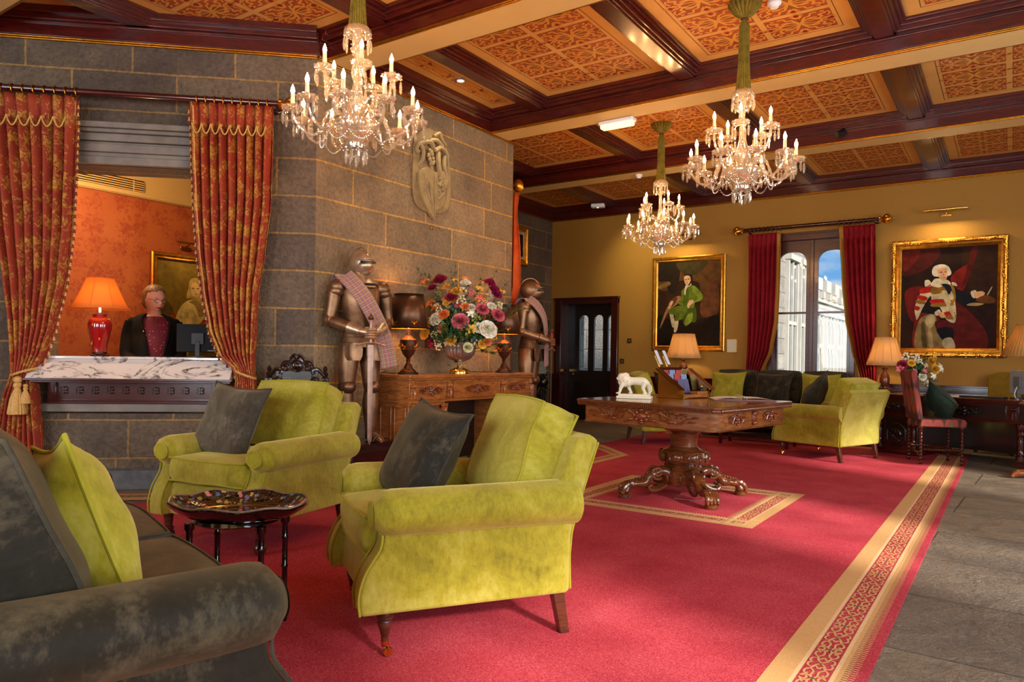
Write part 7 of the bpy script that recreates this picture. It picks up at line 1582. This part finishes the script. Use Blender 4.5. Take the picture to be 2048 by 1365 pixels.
bouquet('flower_bunch', 'loose bunch of white, yellow and crimson flowers in the glass vase', 'flowers', (vx[0], vx[1], vx[2]+.22), sp2, [U_(1820, 700, 0, .5, 'b'), U_(1850, 712, 0, .5, 'f'), U_(1875, 760, .05, .4, 'e'), U_(1855, 715, 0, .4, 'f'), U_(1872, 772, .05, .3, 'e'), U_(1800, 722, 0, .4, 'f')], .13, 8, V_)
# ================================================================ things on the centre table
TZ = .7755
plast = plain('plaster_white', (232, 220, 190), .6, noise_amt=.06, scale=20, bump=.2)
t = thing('lion_statue', 'small white plaster statue of a prowling lion on a stepped base, on the centre table', 'statue', (-2.50, 5.40, TZ), radians(18)); t.scale = (.92,)*3
MB().box((-.15, -.075, 0), (.15, .075, .022)).box((-.135, -.062, .022), (.135, .062, .038)).build('plinth', plast, t, bevel=.003)
mb = MB(); mb.tube(cat_rom([(-.075, 0, .135), (-.03, 0, .15), (.04, 0, .15), (.09, 0, .14), (.115, 0, .115)], 5), [.035, .042, .045, .044, .040, .038, .036, .036, .036, .037, .038, .039, .040, .04, .038, .034, .030, .026, .02, .014, .008], 14)
mb.sph((-.085, 0, .155), (.055, .05, .06), 16, 12); mb.sph((-.115, -.01, .185), (.034, .034, .034), 14, 10); mb.sph((-.14, -.012, .172), (.02, .02, .016), 10, 8); mb.sph((-.135, -.012, .156), (.014, .015, .008), 8, 6)
rnd = random.Random(2)
for k in range(34):
    a = rnd.random()*6.28; b = rnd.random()*2.2; mb.sph((-.085+.052*cos(a)*sin(b), .047*sin(a)*sin(b), .155+.058*cos(b)), (.013, .013, .012), 6, 5)
for (x, y, x1, x2) in ((-.09, -.035, -.115, -.13), (-.065, .035, -.055, -.03), (.09, -.03, .075, .10), (.10, .03, .12, .125)):
    mb.tube(cat_rom([(x, y*.8, .14), (x1, y, .095), ((x1+x2)/2, y, .065), (x2, y, .045)], 4), [.026, .025, .023, .02, .018, .016, .015, .014, .013, .012, .012, .012, .012], 10); mb.sph((x2-.010, y, .044), (.02, .013, .009), 8, 6)
mb.tube(cat_rom([(.11, 0, .13), (.14, 0, .11), (.145, 0, .07), (.125, 0, .05)], 4), .006, 6); mb.build('lion', plast, t)
t = thing('brochure_stand', 'open slope-fronted brass box used as a brochure stand on the centre table', 'box', (-2.27, 5.86, TZ), radians(72))
mb = MB()
for x in (-.165, .16): MB().prism([(-.14, .0), (.13, .0), (.13, .235), (.105, .235), (-.14, .075)], x, x+.005, 'x').build('brass_side', brass, t, smooth=False)
MB().box((-.175, -.15, -.0), (.175, .14, .008)).build('base', brass, t, bevel=.002); MB().box((-.16, .12, .008), (.16, .13, .25)).build('back_panel', mahog, t)
for x in (-.23, .165): MB().prism([(-.15, .075), (-.145, .070), (.105, .235), (.10, .242)], x, x+.065, 'x').build('lid', metal('brass_lid', (150, 112, 60), .12, .2, 5, .02) if x < 0 else metal('bright_lid', (240, 238, 235), .1, .05, 5, .01), t, smooth=False)
MB().box((-.155, -.13, .008), (.155, .12, .03)).box((.02, -.135, .03), (.155, -.06, .055)).build('tray_insert', oak, t, bevel=.002)
lf = [plain('leaflet_red', (170, 60, 44), .5, noise_amt=.6, scale=40), plain('leaflet_blue', (120, 140, 176), .5, noise_amt=.6, scale=45), plain('leaflet_purple', (88, 84, 120), .5, noise_amt=.1), plain('leaflet_white', (214, 214, 220), .5)]
def leaflet(label, loc, rz, tilt, w_, h_, m, group=None):
    o = MB().box((-w_/2, -.002, 0), (w_/2, .002, h_)).build('leaflet', m, smooth=False); tag(o, label, 'leaflet', group); o.matrix_world = Matrix.Translation(loc) @ Matrix.Rotation(rz, 4, 'Z') @ Matrix.Rotation(tilt, 4, 'X')
bl = (-2.27, 5.86); brz = radians(72)
for row, (yy, zz, n) in enumerate(((.095, .10, 3), (.055, .055, 3))):
    for k in range(n):
        p = in_chair(bl, brz, (-.09+.085*k+.02*row, yy, TZ+zz)); leaflet('%s patterned leaflet, %s one in the %s row of the brass brochure stand' % (('red', 'blue')[(k+row) % 2], ('left', 'middle', 'right')[k], ('back', 'middle')[row]), p, brz, radians(-12), .072, .14, lf[(k+row) % 2], 'patterned leaflets in the brochure stand')
for k in range(2): leaflet('plain purple-grey leaflet at the %s of the front row in the brass brochure stand' % ('left', 'right')[k], in_chair(bl, brz, (-.01+.07*k, .0, TZ+.035)), brz, radians(-14), .066, .12, lf[2], 'purple leaflets in the front row of the stand')
for k, (px_, tl) in enumerate(((-.13, 0), (-.03, 0))):
    p = in_chair(bl, brz, (px_, .14, TZ+.27)); t = thing('card_holder', 'brass card holder with a pale card at the %s on top of the brochure stand' % ('left' if k == 0 else 'right'), 'card holder', p, brz+.35)
    MB().at((0, 0, 0), 0, rx=radians(-24)).box((-.045, -.004, -.02), (.045, .004, .085)).build('holder', brass, t, bevel=.002); MB().at((0, 0, 0), 0, rx=radians(-24)).box((-.03, -.010, .0), (.03, -.006, .13)).build('card', lf[3], t)
p = in_chair(bl, brz, (.11, -.10, TZ+.056)); t = thing('ink_bottle', 'tiny dark ink bottle in the tray of the brochure stand', 'bottle', p); MB().lathe([(.001, 0), (.016, 0), (.018, .02), (.01, .03), (.01, .036), (.001, .036)], 14).build('bottle', black, t); MB().lathe([(.001, .036), (.012, .036), (.012, .044), (.001, .045)], 12).build('cap', brass, t)
t = thing('ring_binder', 'open ring binder with blank pale pages at the right of the centre table', 'book', (-1.80, 5.90, TZ), radians(30))
MB().box((-.24, -.15, 0), (.24, .15, .006)).build('cover', plain('binder_cover', (146, 92, 84), .5), t, bevel=.002)
for sx in (-1, 1):
    mb = MB(); mb.grid(lambda a, b: (sx*(.012+.215*a), -.14+.28*b, .006+.012*(1-a)+.008*sin(pi*a)), 8, 2); mb.grid(lambda a, b: (sx*(.012+.215*a), -.14+.28*b, .0062), 8, 2); mb.build('page_block', plain('binder_page', (232, 214, 200), .7) if sx < 0 else bpy.data.materials['binder_page'], t)
for y in (-.11, -.04, .04, .11): MB().tube([(.022*cos(q), y, .010+.024*sin(q)) for q in [pi*k/10 for k in range(11)]], .0022, 6).build('ring', steel, t)
# things on the writing desk
def on_desk(x, y, z=.715): c, s = cos(radians(-19)), sin(radians(-19)); return (-.28+x*c-y*s, 9.88+x*s+y*c, z+.001)
t = thing('monitor', 'silver computer monitor seen from behind on the writing desk at the right', 'monitor', on_desk(.38, -.02), radians(-62))
silver = plain('silver_plastic', (150, 160, 170), .35); MB().box((-.17, -.012, .05), (.17, .012, .31)).build('screen_housing', silver, t, bevel=.006); MB().box((-.06, -.035, .12), (.06, -.012, .24)).box((-.02, -.03, 0), (.02, -.012, .12)).build('rear_box', plain('grey_plastic', (112, 116, 120), .4), t, bevel=.004); MB().lathe([(.001, 0), (.09, 0), (.09, .008), (.001, .01)], 20).build('stand_base', black, t)
MB().tube(cat_rom([(.03, -.04, .13), (.06, -.08, .06), (.12, -.1, .01), (.2, -.12, .004)], 5), .004, 6).build('cable', white_p, t)
tag(MB().box((-.22, -.07, 0), (.22, .07, .018)).build('keyboard', black, bevel=.004), 'black keyboard on the writing desk beside the silver monitor', 'keyboard', loc=on_desk(.10, -.22), rz=radians(-19))
tag(MB().box((-.16, -.11, 0), (.16, .11, .012)).build('desk_blotter', plain('blotter', (96, 60, 40), .6), bevel=.002), 'brown folder on the writing desk left of the papers', 'folder', loc=on_desk(-.38, -.12), rz=radians(-10))
tag(MB().box((-.13, -.09, 0), (.13, .09, .010)).build('paper_stack', plain('paper', (216, 204, 190), .7), bevel=.001), 'small stack of pale papers on the writing desk left of the keyboard', 'papers', loc=on_desk(-.14, -.20), rz=radians(-14))
t = thing('patterned_box', 'small dark box with pale pattern at the foot of the tall desk lamp', 'box', on_desk(.62, -.18)); MB().box((-.04, -.04, 0), (.04, .04, .09)).build('box_body', plain('box_pattern', (90, 60, 44), .5, noise_amt=.8, scale=60), t, bevel=.004); MB().box((-.042, -.042, .08), (.042, .042, .098)).build('box_lid', blackwood, t, bevel=.003)
# cables of the bronze lamps
for k, (y0, y1) in enumerate(((4.72, 4.80), (5.86, 6.27))):
    tag(MB().tube(cat_rom([(-4.66, y0, DZ_+.008), (-4.63, y0+.03, DZ_+.02), (-4.60, (y0+y1)/2, DZ_+.008), (-4.55, y1, DZ_+.008)], 5), .004, 6).build('lamp_cable', black), 'black lamp cable lying on the sideboard beside the %s bronze lamp' % ('left' if k == 0 else 'right'), 'cable')
# ================================================================ wall and ceiling fittings
for (x, z, n_) in ((-5.28, 1.388, 'upper'), (-5.41, 1.043, 'lower')):
    t = thing('light_switch', '%s brass switch plate on the ochre wall right of the door' % n_, 'switch', (x, 11.168, z)); MB().box((-.04, -.006, -.04), (.04, 0, .04)).build('plate', bronze_d, t, bevel=.002); MB().box((-.008, -.012, -.014), (.008, -.006, .014)).build('rocker', steel, t)
t = thing('emergency_light', 'lit emergency light fixture under the beam near the middle chandelier', 'light', (-3.35, 6.72, ZB-.002), radians(0)); MB().box((-.19, -.055, -.035), (.19, .055, 0)).build('housing', white_p, t, bevel=.008); MB().box((-.175, -.045, -.075), (.175, .045, -.035)).build('diffuser', emis('emergency_glow', (255, 214, 130), 3.2), t, bevel=.012)
def detector(label, loc, r=.045): t = thing('smoke_detector', label, 'detector', loc); MB().lathe([(.001, 0), (r, 0), (r, -.02), (r*.7, -.03), (r*.6, -.045), (.001, -.048)], 24).build('housing', white_p, t); MB().lathe([(r*.62, -.032), (r*.64, -.040)], 24).build('vent_ring', silver, t)
detector('round white smoke detector on the far ceiling beam', (-4.10, 8.88, ZB)); detector('white smoke detector on the painted coffer above the middle chandelier', (-1.49, 5.53, ZP+.008), .05)
t = thing('ceiling_sensor', 'white flat ceiling sensor box with a green light near the far corner', 'sensor', (-5.62, 10.62, ZB+.06), radians(20)); MB().box((-.11, -.06, -.03), (.11, .06, .03)).build('housing', white_p, t, bevel=.012); MB().sph((0, -.02, -.032), (.012, .012, .008), 8, 6).build('indicator', emis('green_led', (140, 255, 180), 4), t)
t = thing('downlight', 'small round chrome downlight in the narrow coffer by the stone pier', 'light', (-4.40, 5.48, ZP+.006)); MB().lathe([(.045, 0), (.05, -.012), (.036, -.016), (.034, 0)], 24).build('bezel', silver, t); MB().sph((0, 0, -.004), (.03, .03, .012), 12, 6).build('lamp', emis('downlight_glow', (255, 226, 180), 8), t)
light('SPOT', 'downlight_beam', (-4.40, 5.48, ZP-.03), 45, (1, .8, .5), .03, rot=(0, 0, 0), spot=radians(85), blend=.8)
t = thing('spotlight', 'black spotlight with a lit lens on the side of the far ceiling beam', 'light', (-1.60, 8.66, ZB+.09)); MB().at((0, 0, 0), radians(60), ry=radians(70)).lathe([(.001, -.06), (.03, -.06), (.034, 0), (.038, .05), (.03, .05)], 20).build('can', black, t); MB().at((0, 0, 0), radians(60), ry=radians(70)).lathe([(.001, .04), (.029, .042)], 20).build('lens', emis('spot_glow', (255, 230, 190), 10), t); MB().box((-.03, .0, -.01), (.03, .09, .02)).build('bracket', black, t)
light('SPOT', 'wall_wash', (-5.0, 10.0, 3.45), 60, (1, .85, .4), .04, target=(-5.0, 11.17, 2.6), spot=radians(75), blend=.9)
